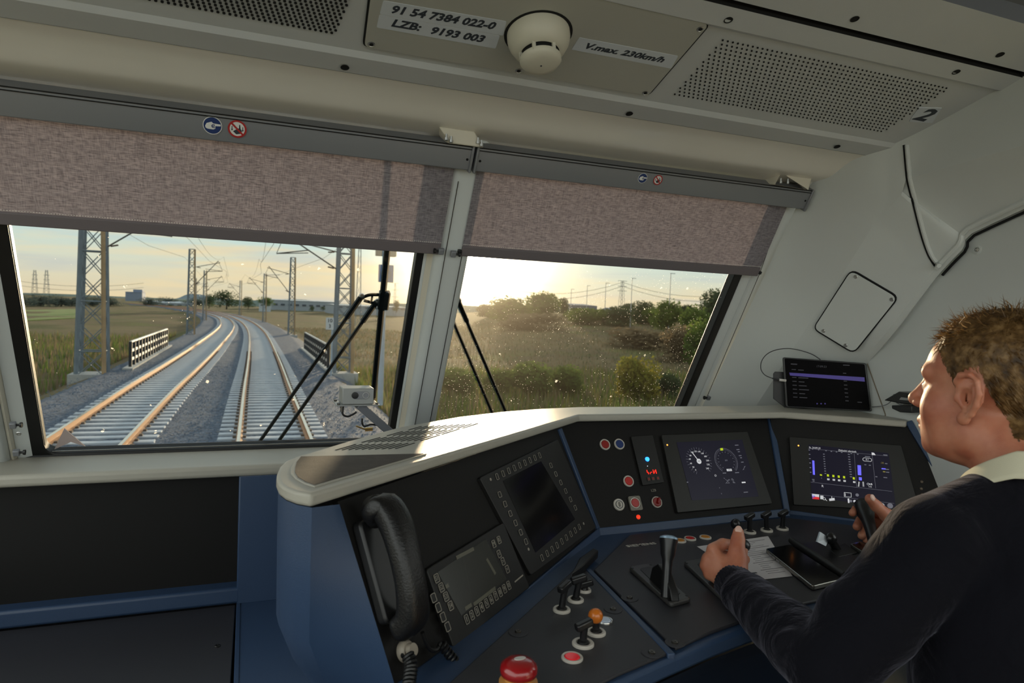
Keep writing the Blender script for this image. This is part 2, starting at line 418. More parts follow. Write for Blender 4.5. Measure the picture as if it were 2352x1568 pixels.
c = MB(); c.tube([onP(p, WSF @ Vector((0, 0, .047)), WSF.col[2].xyz) for p in ((1800, 470), (1745, 628), (1622, 915))], .0011, 6); c.build('guide_cable', M_DSTEEL, rf, smooth=True)
# small cable clips and screw at the foot of the window frames
def clip(px, depth, parent, sgn):
    q = onP(px, WSF @ Vector((0, 0, depth)), WSF.col[2].xyz); l = WSF.inverted() @ q
    Mx = WSF @ Matrix.Translation((l.x, l.y, depth))
    mb = MB(); mb.box((0, 0, .005), (.014, .016, .012), Mx); cl = mb.build('cable_clip', M_GREY, parent, bevel=.002)
    mb = MB(); mb.lathe([(.003, 0), (.003, .007), (.006, .007), (.007, .012), (0, .013)], Mx @ Matrix.Translation((.007 * sgn, 0, .005)) @ Matrix.Rotation(PI / 2 * sgn, 4, 'Y'), 10); mb.build('thumb_screw', M_BLK, cl, smooth=True)
clip((31, 973), .060, lf, 1); clip((39, 1036), .060, lf, 1); clip((1626, 911), .047, rf, -1)
clip((1012, 575), .062, pil, -1); clip((1040, 581), .062, pil, 1)
l = WSF.inverted() @ onP((43, 995), WSF @ Vector((0, 0, .06)), WSF.col[2].xyz)
screw('screw', WSF, (l.x, l.y), .006, lf).location = (0, 0, 0)
lf.children[-1].location = WSF.col[2].xyz * .06
# ------------------------------------------------------------------ roller blinds
def fabric_mat():
    m = bpy.data.materials.new('blind_fabric'); m.use_nodes = True; t = NT(m.node_tree); t.n.clear()
    tc = t.new('ShaderNodeTexCoord').outputs['Object']
    def n(sx, sy, s): return t.new('ShaderNodeTexNoise', {'Vector': t.new('ShaderNodeMapping', {0: tc, 'Scale': (sx, sy, sy)}).outputs[0], 'Scale': s, 'Detail': 3}).outputs[0]
    f = t.math('ADD', t.math('MULTIPLY', n(1, 10, 62), .62), t.math('MULTIPLY', n(12, 1, 62), .38))
    c = t.ramp(f, [(.38, s2l((140, 134, 138))), (.5, s2l((172, 165, 169))), (.62, s2l((194, 187, 190)))])
    df = t.new('ShaderNodeBsdfDiffuse', {0: c}); tl = t.new('ShaderNodeBsdfTranslucent', {0: c})
    mx = t.new('ShaderNodeMixShader', {0: .55, 1: df.outputs[0], 2: tl.outputs[0]})
    t.new('ShaderNodeOutputMaterial', {0: mx.outputs[0]})
    return m
M_FAB = fabric_mat()
def VW(p, dpt): return (WSF.inverted() @ onP(p, WSF @ Vector((0, 0, dpt)), WSF.col[2].xyz)).y
CT, CB_, HT, HB = VW((500, 258), .09), VW((500, 329), .09), VW((500, 522), .06), VW((500, 549), .06)
M_BAR = mat('blind_hem', (104, 96, 98), .8)
M_NAVY = mat('sign_blue', (28, 52, 104), .5); M_SIGNR = mat('sign_red', (168, 36, 34), .5); M_SIGNW = mat('sign_white', (222, 222, 218), .5)
def pictograms(parent, pa, pb, depth, rr):
    fo = WSF @ Vector((0, 0, depth)); nn = WSF.col[2].xyz
    for kind, p in ((0, pa), (1, pb)):
        l = WSF.inverted() @ onP(p, fo, nn); Mx = WSF @ Matrix.Translation((l.x, l.y, depth))
        k = rr
        d = MB(); d.prism(circ(k, 28), 0, .0006, Mx); s = d.build('pictogram_sticker', M_SIGNW, parent)
        S = Matrix.Translation((0, 0, .0004)); 
        if kind == 0:
            d = MB(); d.prism(circ(k * .92, 28), 0, .0005, Mx @ S); d.build('disc', M_NAVY, s)
            hand = [(-.75, -.1), (-.6, .22), (-.1, .42), (.1, .25), (.85, .22), (.85, .02), (.3, -.02), (.3, -.3), (.1, -.42), (-.5, -.4), (-.7, -.3)]
            d = MB(); d.prism([(a * k, b * k) for a, b in hand], .0005, .0009, Mx @ S); d.build('hand', M_SIGNW, s)
            d = MB(); d.tube([Mx @ Vector((k * a, k * b, .0014)) for a, b in [(-.05, -.05), (.2, -.05), (.2, .12), (0, .12), (-.08, -.02), (0, -.2), (.25, -.2)]], k * .05, 5); d.build('lines', M_NAVY, s)
        else:
            d = MB(); d.ring(circ(k, 28), circ(k * .8, 28), 0, .0006, Mx @ S); d.build('ring', M_SIGNR, s)
            d = MB(); d.prism([(a * k, b * k) for a, b in [(-.45, -.3), (-.1, -.62), (.35, -.5), (.5, -.2), (.35, .05), (.3, .5), (.2, .5), (.18, .1), (-.1, -.05)]], 0, .0005, Mx @ S)
            for x in (-.55, .58): d.prism([(a * k + x * k, b * k) for a, b in [(-.04, .28), (-.04, -.05), (-.12, -.05), (0, -.25), (.12, -.05), (.04, -.05), (.04, .28)]], 0, .0005, Mx @ S)
            d.build('hand', M_INK, s)
            d = MB(); d.box((0, 0, .0009), (k * 1.7, k * .2, .0006), Mx @ S @ Matrix.Rotation(-PI / 4, 4, 'Z')); d.build('bar', M_SIGNR, s)
def blind(x0, x1, fx0, fx1, label, pa, pb, rr):
    t = thing('roller_blind', label, 'blind', WSF @ Vector(((x0 + x1) / 2, .64, .06)), group='roller blinds of the windscreen')
    c = MB(); c.prism([(CB_ + .003, .058), (CB_, .070), (CB_ + .004, .0885), (CT - .008, .0898), (CT - .003, .0885), (CT, .050), (CB_ + .017, .045)], x0, x1, WSF @ Matrix(((0, 0, 1, 0), (1, 0, 0, 0), (0, 1, 0, 0), (0, 0, 0, 1))))
    cs = c.build('cassette', M_GREY, t, bevel=.002)
    g = MB()
    for v in (CT - .0095, CT - .003): g.box(((x0 + x1) / 2, v, .0905), (x1 - x0 - .004, .0014, .004), WSF)
    g.build('groove', M_GAP, cs)
    for xx in (x0 + .012, x1 - .012):
        s = MB(); s.lathe([(.003, 0), (.003, .001), (0, .001)], WSF @ Matrix.Translation((xx, CB_ + .03, .0895)), 12); s.build('rivet', M_GAP, cs)
        s = MB(); s.box((xx + (.010 if xx > (x0 + x1) / 2 else -.010), (CT + CB_) / 2, .070), (.006, CT - CB_ + .002, .050), WSF); s.build('end_cap', M_GREY, cs, bevel=.002)
    f = MB(); f.box(((fx0 + fx1) / 2, (HB + CB_ + .03) / 2, .0600), (fx1 - fx0, CB_ + .03 - HB, .0008), WSF); f.build('fabric', M_FAB, t)
    b = MB(); b.box(((fx0 + fx1) / 2, (HT + HB) / 2, .060), (fx1 - fx0, HT - HB, .008), WSF); hb = b.build('hem_bar', M_BAR, t, bevel=.003)
    n = int((fx1 - fx0) / .0052); d = MB()
    for i in range(n): d.box((fx0 + .003 + i * .0052, HT + .0035, .0612), (.0026, .0012, .0014), WSF)
    d.build('stitching', mat('thread', (226, 220, 214), .7), t, kind='stuff')
    for xx, s_ in ((fx0, -1), (fx1, 1)):
        e = MB(); e.box((xx + .005 * s_, HB + .012, .060), (.010, .010, .010), WSF); e.build('bar_end', M_BLK, hb, bevel=.002)
    pictograms(cs, pa, pb, .0905, rr)
    return t
blind(-.9, .4925, -.88, .462, 'left roller blind half lowered, mauve fabric under a grey cassette', (488, 288), (545, 296), .0185)
blind(.5005, 1.527, .519, 1.487, 'right roller blind half lowered, mauve fabric, beside the driver', (1476, 409), (1511, 413), .0135)
def bracket(label, quad, y, th, bolts):
    t = thing('blind_bracket', label, 'bracket', onY(quad[2], y), group='blind brackets')
    q = [onY(p, y) for p in quad]; b = [v + Vector((0, th, .01)) for v in q]; m = MB()
    m.add(q + b, [(0, 1, 2, 3)[:len(q)], tuple(range(len(q), 2 * len(q)))[::-1]] + [(i, (i + 1) % len(q), len(q) + (i + 1) % len(q), len(q) + i) for i in range(len(q))])
    m.build('plate', M_CREAM, t, bevel=.003)
    for p in bolts:
        c = onY(p, y - .004); m = MB(); m.lathe([(.0045, 0), (.0045, .006), (.0025, .006), (.0025, .014), (0, .015)], Matrix.Translation(c), 10); m.build('bolt', M_STEEL, t, smooth=True)
    return t
bracket('cream blind bracket above the central window pillar', [(1008, 290), (1090, 301), (1112, 339), (1034, 329)], 1.535, .05, [(1025, 322), (1036, 327), (1098, 330), (1106, 336)])
bracket('cream blind bracket at the right end of the right blind', [(1796, 394), (1842, 384), (1872, 386), (1858, 436), (1780, 424)], 1.54, .06, [(1793, 421), (1809, 422)])
# ------------------------------------------------------------------ right side wall of the cab
xc = 1.60
Ecv = [(1.505, 2.11, 1.10), (1.512, 1.92, 1.41), (1.520, 1.76, 1.69), (1.528, 1.61, 1.955), (1.535, 1.53, 2.03), (1.54, 1.46, 2.052), (1.552, 1.395, 2.064), (1.585, 1.300, 2.092), (1.60, 1.05, 2.165), (1.60, .3, 2.39), (1.60, -.7, 2.5)]
Kcv = [(xc, 2.0, 1.08), onX((1738, 930), xc), onX((1790, 850), xc), onX((1880, 710), xc), onX((1950, 605), xc), onX((1993, 537), xc), onX((2017, 500), xc), onX((2070, 448), xc), onX((2137, 395), xc), (xc, .3, 2.06), (xc, -.7, 2.1)]
xg = 1.685
Gcv = [(1.745, 1.80, 1.08), (1.74, 1.68, 1.33), onX((1972, 838), 1.712), onX((2035, 765), xg), onX((2090, 693), xg), onX((2130, 640), xg), onX((2149, 616), xg), onX((2200, 562), xg), onX((2270, 500), xg), (xg, .62, 2.0), (xg, -.7, 2.0)]
E_ = catmull(Ecv, 4); K_ = catmull(Kcv, 4); G_ = catmull(Gcv, 4)
def rows_between(a, b, n): return [[p.lerp(q, i / n) for p, q in zip(a, b)] for i in range(n + 1)]
wm = MB(); wm.grid(rows_between(E_, K_, 3))
wallr = wm.build('wall_right', M_WALL, kind='structure', smooth=True, shade=80, origin=(1.7, 1.3, 1.3))
wm = MB(); rr_ = rows_between(K_, G_, 3)
K2 = [p + Vector((.045, .02, -.012)) for p in G_]
wm.grid(rr_ + [[p + Vector((.02, .003, -.012)) for p in G_], K2]); wm.build('corner_facet', M_WALL, wallr, smooth=True, shade=30)
# flat wall with the side window behind the driver
wl = MB(); X = 1.727
def wq(y0, y1, z0, z1): wl.add([(X, y0, z0), (X, y1, z0), (X, y1, z1), (X, y0, z1)], [(0, 1, 2, 3)])
wq(.98, 1.98, .6, 2.02); wq(.10, .98, .6, 1.12); wq(-.7, .10, .6, 2.1); wq(.10, .98, 1.9, 2.1)
wl.build('side_panel', M_WALL, wallr)
# seam between facet and header panel, and thin wall seams
from mathutils.bvhtree import BVHTree
_sf = MB(); _sf.grid(rows_between(E_, K_, 3)); _sf.grid(rr_); BV_ = BVHTree.FromPolygons([tuple(v) for v in _sf.v], _sf.f)
def on_wall(p, off=0.0):
    v = ray(*p); h = BV_.ray_cast(CAM, v); return (h[0] if h[0] is not None else onX(p, 1.66)) - v * off
P = [on_wall(p) for p in catmull([(a, b_, 0) for a, b_ in [(2076, 333), (2081, 390), (2085, 420), (2098, 470), (2116, 540), (2132, 585), (2148, 612)]], 6) for p in [(p.x, p.y)]]
sm = MB(); sm.tube(P, .0030, 6); sm.build('seam', M_GAP, wallr, smooth=True)
P2 = [on_wall((p.x + 7, p.y)) for p in catmull([(a, b_, 0) for a, b_ in [(2076, 333), (2081, 390), (2085, 420), (2098, 470), (2116, 540), (2132, 585), (2150, 610)]], 6)]
sm = MB(); sm.tube(P2, .0055, 10); sm.build('seam_lip', M_WALL, wallr, smooth=True)
sm = MB(); sm.tube([onX((1992, 835), X - .001), onX((2033, 950), X - .001), (X - .001, 1.40, 1.2)], .0016, 6); sm.build('seam', mat('seam_brown', (120, 108, 92), .7), wallr)
# rounded lower lip of the header over the side window, with its shadow put in as a dark tube
ga = [p + Vector((.002, 0, 0)) for p in G_[24:40]]
sm = MB(); sm.tube(ga, .0075, 10); sm.build('window_arch', M_WALL, wallr, smooth=True)
sm = MB(); sm.tube([p + Vector((.030, .004, -.016)) for p in ga], .0035, 6); sm.build('arch_shadow', M_GAP, wallr, smooth=True)
WF = fr((X, 1.3, 1.5), (0, 1, 0), (0, 0, 1))
WFi = fr((X, 1.3, 1.5), (0, -1, 0), (0, 0, 1))
uv = U(WFi, (2245, 573)); mb = MB(); mb.lathe([(.012, 0), (.012, .002), (.008, .003), (.007, .0015), (0, .0015)], sub(WFi, uv), 20); a = mb.build('fixing', M_WALL, wallr, smooth=True); mb = MB(); mb.lathe([(.0055, .001), (.0055, .0035), (.003, .004), (.0028, .002), (0, .002)], sub(WFi, uv), 16); mb.build('screw', M_STEEL, wallr, smooth=True)
# access panel on the corner facet
q = [onX(p, 1.64) for p in [(1953, 617), (2064, 681), (1963, 812), (1867, 757)]]
kdir = (Kcv[4] - Kcv[1]).normalized() if isinstance(Kcv[4], Vector) else Vector((0, -.6, .8))
k0 = Vector(Kcv[3]); g0 = Vector(Gcv[3])
FF = fr((k0 + g0) / 2, (g0 - k0), kdir)
if FF.col[2].xyz.dot(CAM - FF.translation) < 0: FF = fr((k0 + g0) / 2, -(g0 - k0), kdir)
FF = FF @ Matrix.Translation((0, 0, .0045))
pu = UL(FF, [(1955, 617), (2066, 682), (1961, 813), (1866, 755)])
def round_poly(P, r, n=4):
    o = []; N = len(P)
    for i in range(N):
        p = Vector(P[i]); a = Vector(P[i - 1]); b = Vector(P[(i + 1) % N])
        d1 = (a - p).normalized() * r; d2 = (b - p).normalized() * r
        for k in range(n + 1):
            t = k / n; o.append(tuple((p + d1) * (1 - t) ** 2 + p * 2 * t * (1 - t) + (p + d2) * t * t))
    return o
def inset(P, d):
    c = sum((Vector(p) for p in P), Vector((0, 0))) / len(P)
    return [tuple(Vector(p) + (c - Vector(p)).normalized() * d) for p in P]
ap = thing('access_panel', 'grey four-screw access panel on the sloping corner facet above the tablet', 'panel', FF.translation)
mb = MB(); mb.prism(round_poly(pu, .022), -.004, .0012, FF); mb.build('joint', M_GAP, ap)
mb = MB(); mb.prism(round_poly(inset(pu, .0055), .018), -.002, .0025, FF); mb.build('plate', M_WALL, ap, bevel=.0008)
for p in [(1966, 635), (2049, 687), (1943, 792), (1892, 759)]:
    screw('screw', sub(FF, (0, 0), 0, .0025), U(FF, p), .0055, ap)
# ------------------------------------------------------------------ left wall, floor, rear (outside the picture; wide gaps left in them to let fill daylight in)
lw = MB(); X = -.80
for y0, y1, z0, z1 in ((1.92, 2.4, .3, 2.3), (-.8, 1.92, .3, .95), (-.8, 1.92, 2.25, 2.6)): lw.add([(X, y0, z0), (X, y1, z0), (X, y1, z1), (X, y0, z1)], [(0, 1, 2, 3)])
lw.build('wall_left', M_WALL, kind='structure', origin=(X, .8, .3))
mb = MB(); mb.box((.46, .7, .28), (2.6, 3.2, .04)); mb.build('floor', mat('floor_rubber', (58, 58, 60), .7), kind='structure', origin=(.46, .7, .3))
mb = MB(); mb.box((.46, -.78, .85), (2.6, .04, 1.1)); mb.box((.46, -.78, 2.45), (2.6, .04, .3)); mb.build('wall_rear', M_WALL, kind='structure', origin=(.46, -.78, .3))
mb = MB(); mb.box((.46, 2.28, .72), (2.5, .04, .86)); mb.box((.46, 2.20, .72), (2.5, .10, .86)); mb.build('wall_front', M_GREY, kind='structure', origin=(.46, 2.28, .3))  # second box added to stop sun leaking in under the windscreen
# ------------------------------------------------------------------ left side desk
sd_ = thing('side_desk', 'blue and black side desk with a cream shelf under the left windscreen', 'desk', (-.35, 1.9, .3))
mb = MB(); mb.prism([(-.79, 1.893), (.22, 1.893), (.50, 1.95), (.50, 2.17), (-.79, 2.17)], 1.140, 1.170); mb.build('shelf', M_HOOD, sd_, bevel=.010, seg=4)
mb = MB(); mb.box((.0, 2.12, 1.172), (1.7, .05, .006)); mb.build('sill_seal', M_BLK, sd_)
mb = MB(); mb.box((-.395, 1.955, .995), (.77, .02, .31)); mb.build('back_panel', mat('back_panel_black', (13, 12, 11), .65, spec=.3), sd_)
mb = MB(); mb.box((.095, 1.950, .97), (.21, .10, .345)); mb.box((-.395, 2.0, .99), (.8, .06, .34)); mb.build('upright', M_BLUE, sd_, bevel=.004)
mb = MB(); mb.box((-.39, 1.930, .822), (.78, .06, .044)); mb.build('ledge', M_BLUE, sd_, bevel=.008, seg=3)
mb = MB(); mb.box((.17, 1.40, .790), (.36, 1.1, .02)); mb.box((-.40, 1.4, .76), (.8, 1.1, .02)); mb.build('blue_top', M_BLUE, sd_, bevel=.004)
mb = MB(); mb.prism([(-.79, .9), (-.022, .9), (-.012, 1.904), (-.79, 1.904)], .775, .797); mb.build('lower_panel', M_DESK, sd_, bevel=.002)
mb = MB(); mb.box((-.004, 1.40, .799), (.010, 1.01, .006)); mb.build('edge_strip', M_BLUE, sd_, bevel=.002)
screw('screw', fr((0, 0, .797), (1, 0, 0), (0, 1, 0)), U(fr((0, 0, .797), (1, 0, 0), (0, 1, 0)), (499, 1484)), .007, sd_, M_DARK)
mb = MB(); mb.box((-.1, 1.4, .54), (1.38, 1.0, .46)); mb.build('cabinet', M_BLUE, sd_)
# ------------------------------------------------------------------ driver's console
HZ = 1.34
def hz(p, z=HZ): return onZ(p, z).xy
A = hz((714, 1134)); B = hz((1330, 952)); C = hz((1800, 946)); D = hz((2082, 966))
con = thing('driver_console', "wrap-around blue and black driver's console under a cream hood", 'console', (.9, 1.3, .3))
back = [hz(p) for p in [(1750, 931), (1330, 934), (1240, 938), (1150, 945), (1050, 957), (918, 980), (800, 1012), (730, 1033), (686, 1046)]]
left = [hz(p) for p in [(655, 1058), (643, 1069), (636, 1085), (635, 1095), (641, 1109), (655, 1119), (680, 1128)]]
outline = [A, B, C, D, Vector((1.722, 1.36)), Vector((1.722, 1.70))] + back + left
mb = MB(); mb.prism([tuple(p) for p in outline], HZ - .019, HZ); hood = mb.build('hood', M_HOOD, con, bevel=.005, seg=3)
HF = fr((0, 0, HZ), (1, 0, 0), (0, 1, 0))
matp = UL(HF, [(723, 1119), (700, 1112), (679, 1101), (668, 1089), (668, 1076), (676, 1062), (689, 1049), (980, 1043)])
mb = MB(); mb.prism(matp, -.001, .0018, HF); mb.build('mat_rim', M_HOOD, hood, bevel=.0008)
mb = MB(); mb.prism(inset(matp, .007), 0, .0024, HF); mb.build('rubber_mat', mat('brown_rubber', (66, 58, 52), .75, var=.2, vscale=60, bump=.4, bscale=900), hood)
# ventilation slots in the hood
sl = MB()
dirv = (B - A).normalized(); nv = Vector((-dirv.y, dirv.x))
for (pa, pb, qa, qb, n) in [((771, 1033.4), (908, 1030.3), (46, -13), (44, -13), 10), ((831, 1016), (966, 1012), (42, -11.5), (44, -13.5), 10), ((889, 1000.6), (1015, 997), (36, -10), (40, -12.5), 10), ((939, 987), (1062, 983), (29, -8), (36, -11), 10)]:
    for i in range(n):
        t_ = i / (n - 1); p0_ = (pa[0] + (pb[0] - pa[0]) * t_, pa[1] + (pb[1] - pa[1]) * t_); dq = (qa[0] + (qb[0] - qa[0]) * t_, qa[1] + (qb[1] - qa[1]) * t_)
        p = Vector(U(HF, p0_)); q = Vector(U(HF, (p0_[0] + dq[0], p0_[1] + dq[1]))); d_ = (q - p).normalized(); w = Vector((-d_.y, d_.x)) * .0013
        sl.add([(*(p - w), .0006), (*(q - w), .0006), (*(q + w), .0006), (*(p + w), .0006), (*(p - w), -.002), (*(q - w), -.002), (*(q + w), -.002), (*(p + w), -.002)], [(0, 1, 2, 3), (0, 4, 5, 1), (1, 5, 6, 2), (2, 6, 7, 3), (3, 7, 4, 0)], HF)
sl.build('vent_slots', M_GAP, hood, kind='stuff')
DZ = 1.08
dl = Vector((*(B - A).normalized(), 0))
LWo = onZ((1372, 1219), DZ); tp = Vector((*B, HZ - .02)) + Vector((-dl.y, dl.x, 0)) * .012
LWF = fr(LWo, dl, tp - LWo)
CFo = onZ((1376, 1219), DZ); CFr = fr(CFo, (1, 0, 0), Vector((CFo.x, B.y + .012, HZ - .02)) - CFo)
dr = Vector((*(D - C).normalized(), 0)); RFo = onZ((1806, 1172), DZ); tr_ = Vector((*C, HZ - .02)) + Vector((-dr.y, dr.x, 0)) * .012
RWF = fr(RFo, dr, tr_ - RFo)
def pnl(name, Fm, px, m=M_PANEL, z0=-.012, z1=0.0, extra=None, parent=con, bevel=.002):
    uv = [U(Fm, p) for p in px]
    if extra: uv = extra(uv)
    mb = MB(); mb.prism(uv, z0, z1, Fm); return mb.build(name, m, parent, bevel=bevel)
lwp = pnl('left_panel', LWF, [(776, 1150), (1290, 975), (1374, 1218), (922, 1625), (905, 1568)], bevel=.001)
cpp = pnl('centre_panel', CFr, [(1283, 970), (1768, 957), (1806, 1172), (1376, 1219)], bevel=.001)
rpp = pnl('right_panel', RWF, [(1768, 957), (2090, 975), (2175, 1120), (2100, 1215), (1806, 1172)], bevel=.001)
def strip(Fm, pa, pb, w, h=.006, m=M_BLUE, name='blue_edging'):
    a = Vector(U(Fm, pa)); b = Vector(U(Fm, pb)); d = (b - a).normalized(); n = Vector((-d.y, d.x)) * w / 2
    mb = MB(); mb.prism([tuple(a - n), tuple(b - n), tuple(b + n), tuple(a + n)], -.02, h, Fm); return mb.build(name, m, con, bevel=.002)
strip(LWF, (1283, 985), (1374, 1222), .016); strip(LWF, (1376, 1224), (905, 1632), .026, .008)
strip(CFr, (1374, 1224), (1808, 1178), .022, .008); strip(CFr, (1768, 962), (1806, 1176), .018)
strip(RWF, (1808, 1180), (2120, 1225), .022, .008); strip(RWF, (2086, 968), (2180, 1125), .018)
# blue body under the left wing
o1 = [p for p in left] + [A]
lev = [(HZ - .02, 0, 0, .004), (1.25, .0, .0, .004), (1.13, .0, .0, .006), (1.05, .025, .05, .006), (.95, .07, .13, .006), (.80, .15, .26, .006)]
bd = MB(); rows_ = []
lwedge = [LWF @ Vector((*U(LWF, (782, 1165)), -.001)), LWF @ Vector((*U(LWF, (905, 1568)), -.001))]
bk = list(reversed(back[3:]))
prof_pts = [Vector((p.x, p.y)) for p in (list(back[3:]) + left + [A])]
cen = Vector((.35, 1.35))
for z, dx, dy, ins in lev:
    r = []
    for i, p in enumerate(prof_pts):
        q = p + (cen - p).normalized() * ins + Vector((dx, dy)) * (1 if i < len(prof_pts) else 0)
        r.append(Vector((q.x, q.y, z)))
    rows_.append(r)
bd.grid(rows_); bd.build('wing_body', M_BLUE, con, smooth=True, shade=50)
cbk = [Vector((1.722, 1.70)), back[0], back[1], back[2], back[3]]; mb = MB(); mb.grid([[Vector((p.x, p.y - .012, z_)) for p in cbk] for z_ in (HZ - .012, .3)]); mb.build('leak_cover', M_DARK, con)  # unseen sheet added behind the console to block leaking sun
# corner strip between the blue side and the black left panel
lcol = [r[-1] for r in rows_]; rcol = []
for k in range(len(lcol)):
    t_ = k / (len(lcol) - 1) * 1.5
    pxy = (779 + 126 * t_, 1158 + 410 * t_) if t_ <= 1 else (905 + 55 * (t_ - 1) * 2, 1568 + 192 * (t_ - 1) * 2)
    rcol.append(LWF @ Vector((*U(LWF, pxy), .0006)))
fl = MB(); fl.grid([lcol, [a_.lerp(b_, .5) for a_, b_ in zip(lcol, rcol)], rcol]); fl.build('wing_corner', M_BLUE, con, smooth=True, shade=80)
# desk
DF = fr((0, 0, DZ), (1, 0, 0), (0, 1, 0))
rimpx = [(1000, 1800), (1200, 1680), (1385, 1575), (1535, 1508), (1640, 1464), (1720, 1435), (1800, 1410), (1900, 1388), (2000, 1368)]
rim = [Vector(U(DF, p)) for p in rimpx]; rim.append(Vector((1.55, 1.08))); rim.append(Vector((1.72, 1.15)))
deskpoly = [tuple(p) for p in rim] + [(1.72, 1.42)] + [tuple(onZ(p, DZ).xy) for p in [(1806, 1172), (1376, 1219)]] + [tuple((LWF @ Vector((-1.0, 0, 0))).xy)]
mb = MB(); mb.prism(deskpoly, DZ - .035, DZ - .006); mb.build('desk_core', M_BLUE, con, bevel=.006)
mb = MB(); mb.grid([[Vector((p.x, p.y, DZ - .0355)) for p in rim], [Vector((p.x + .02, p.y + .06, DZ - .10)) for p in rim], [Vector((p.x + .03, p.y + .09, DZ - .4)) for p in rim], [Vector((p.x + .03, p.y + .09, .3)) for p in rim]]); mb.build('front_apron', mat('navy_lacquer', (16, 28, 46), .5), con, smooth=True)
ldp = pnl('left_desk_plate', DF, [(948, 1640), (1033, 1566), (1334, 1293), (1356, 1312), (1531, 1499), (1420, 1546), (1250, 1632)], M_DESK, -.006, 0)
cdp = pnl('centre_desk_plate', DF, [(1364, 1308), (1446, 1228), (1600, 1208), (1806, 1188), (1950, 1205), (2120, 1232), (2120, 1300), (1990, 1352), (1890, 1374), (1800, 1394), (1716, 1420), (1630, 1451), (1552, 1487)], M_DESK, -.006, 0)
strip(DF, (1350, 1306), (1543, 1502), .013, .001, M_BLUE, 'desk_divider')
for p in [(1190, 1452), (1408, 1400), (1446, 1374), (1550, 1477), (1497, 1500)]:
    mb = MB(); mb.prism(circ(.016, 20), 0, .0012, sub(DF, U(DF, p))); tb = mb.build('fixing_tab', M_DESK, con, bevel=.0005)
    screw('screw', sub(DF, U(DF, p), 0, .0012), (0, 0), .0055, con, M_DSTEEL)
# ================================================================== things on the ceiling
def at_n(Fm, p, n): return onP(p, Fm.translation + Fm.col[2].xyz * n, Fm.col[2].xyz)
eq = thing('equipment_panel', 'flat grey ceiling panel held by screws, carrying the number stickers', 'panel', CF2 @ Vector((.5, .22, 0)))
ep = UL(CF2, [(832, 104), (1490, 218), (1632, 54), (1350, -58), (852, -62)])
mb = MB(); mb.prism(round_poly(ep, .014), 0, .0022, CF2); mb.build('joint', M_GAP, eq)
mb = MB(); mb.prism(round_poly(inset(ep, .004), .012), 0, .0042, CF2); mb.build('plate', mat('panel_grey', (176, 176, 168), .45, bump=.1, bscale=900), eq, bevel=.0006)
for p in [(853, 97), (1191, 158), (1482, 209), (1608, 62)]:
    mb = MB(); M_ = sub(CF2, U(CF2, p), .3, .0042); mb.lathe([(.0072, 0), (.0072, .0008), (.0055, .0018), (.0050, .0010), (0, .0010)], M_, 18); w = mb.build('screw', M_STEEL, eq, smooth=True)
    mb = MB(); mb.prism(circ(.0042, 6), .0008, .0014, M_); mb.build('socket', M_GAP, w)
M_STK = mat('label_film', (204, 210, 218), .5)
def sticker(label, px, txt, h, tx, shear=.22, bold=.034, wscale=1.0, ink=M_INK, cat='sticker', name='sticker', rot_p=None, m=M_STK, sp=1.0):
    uv = UL(CF2, px); t = thing(name, label, cat, CF2 @ Vector((*uv[0], .0045)))
    mb = MB(); mb.prism(round_poly(uv, .003, 2), .0042, .0048, CF2); mb.build('film', m, t)
    for s, c, hh in (txt if isinstance(txt, list) else [(txt, tx, h)]):
        a = Vector(U(CF2, rot_p[0])) if rot_p else Vector((0, 0)); b = Vector(U(CF2, rot_p[1])) if rot_p else Vector((1, 0))
        d = b - a
        text_mb(s, sub(CF2, U(CF2, c), math.atan2(d.y, d.x), .0049), hh, shear=shear, bold=bold, wscale=wscale, depth=.0002, spacing=sp).build('lettering', ink, t)
    return t
sticker('number sticker 91 54 7384 022-0 on the ceiling panel', [(880, -4), (1163, 44), (1155, 77), (872, 27)], '91 54 7384 022-0', .0185, (1019, 36), wscale=.99, rot_p=((880, -4), (1163, 44)))
sticker('number sticker LZB 9193 003, below the longer number', [(871, 28), (1148, 77), (1138, 107), (865, 58)], [('LZB:', (932, 53), .0185), ('9193 003', (1050, 75), .0185)], 0, None, wscale=1.02, rot_p=((871, 28), (1148, 77)))
sticker('speed sticker V.max. 230km/h right of the smoke detector', [(1330, 81), (1557, 124), (1541, 153), (1312, 109)], 'V.max. 230km/h', .0155, (1435, 117), wscale=1.22, rot_p=((1330, 81), (1557, 124)))
t = thing('sticker', 'pale square sticker with a black figure 2 in the ceiling corner', 'sticker', CF2 @ Vector((*U(CF2, (2125, 265)), .005)))
uv = UL(CF2, [(2110, 247), (2163, 248), (2141, 282), (2088, 279)]); mb = MB(); mb.prism(uv, -.002, .0006, CF2); mb.build('film', M_STK, t)
text_mb('2', sub(CF2, U(CF2, (2126, 265)), 0, .0007), .046, bold=.03, depth=.0002, wscale=1.25).build('lettering', M_INK, t)
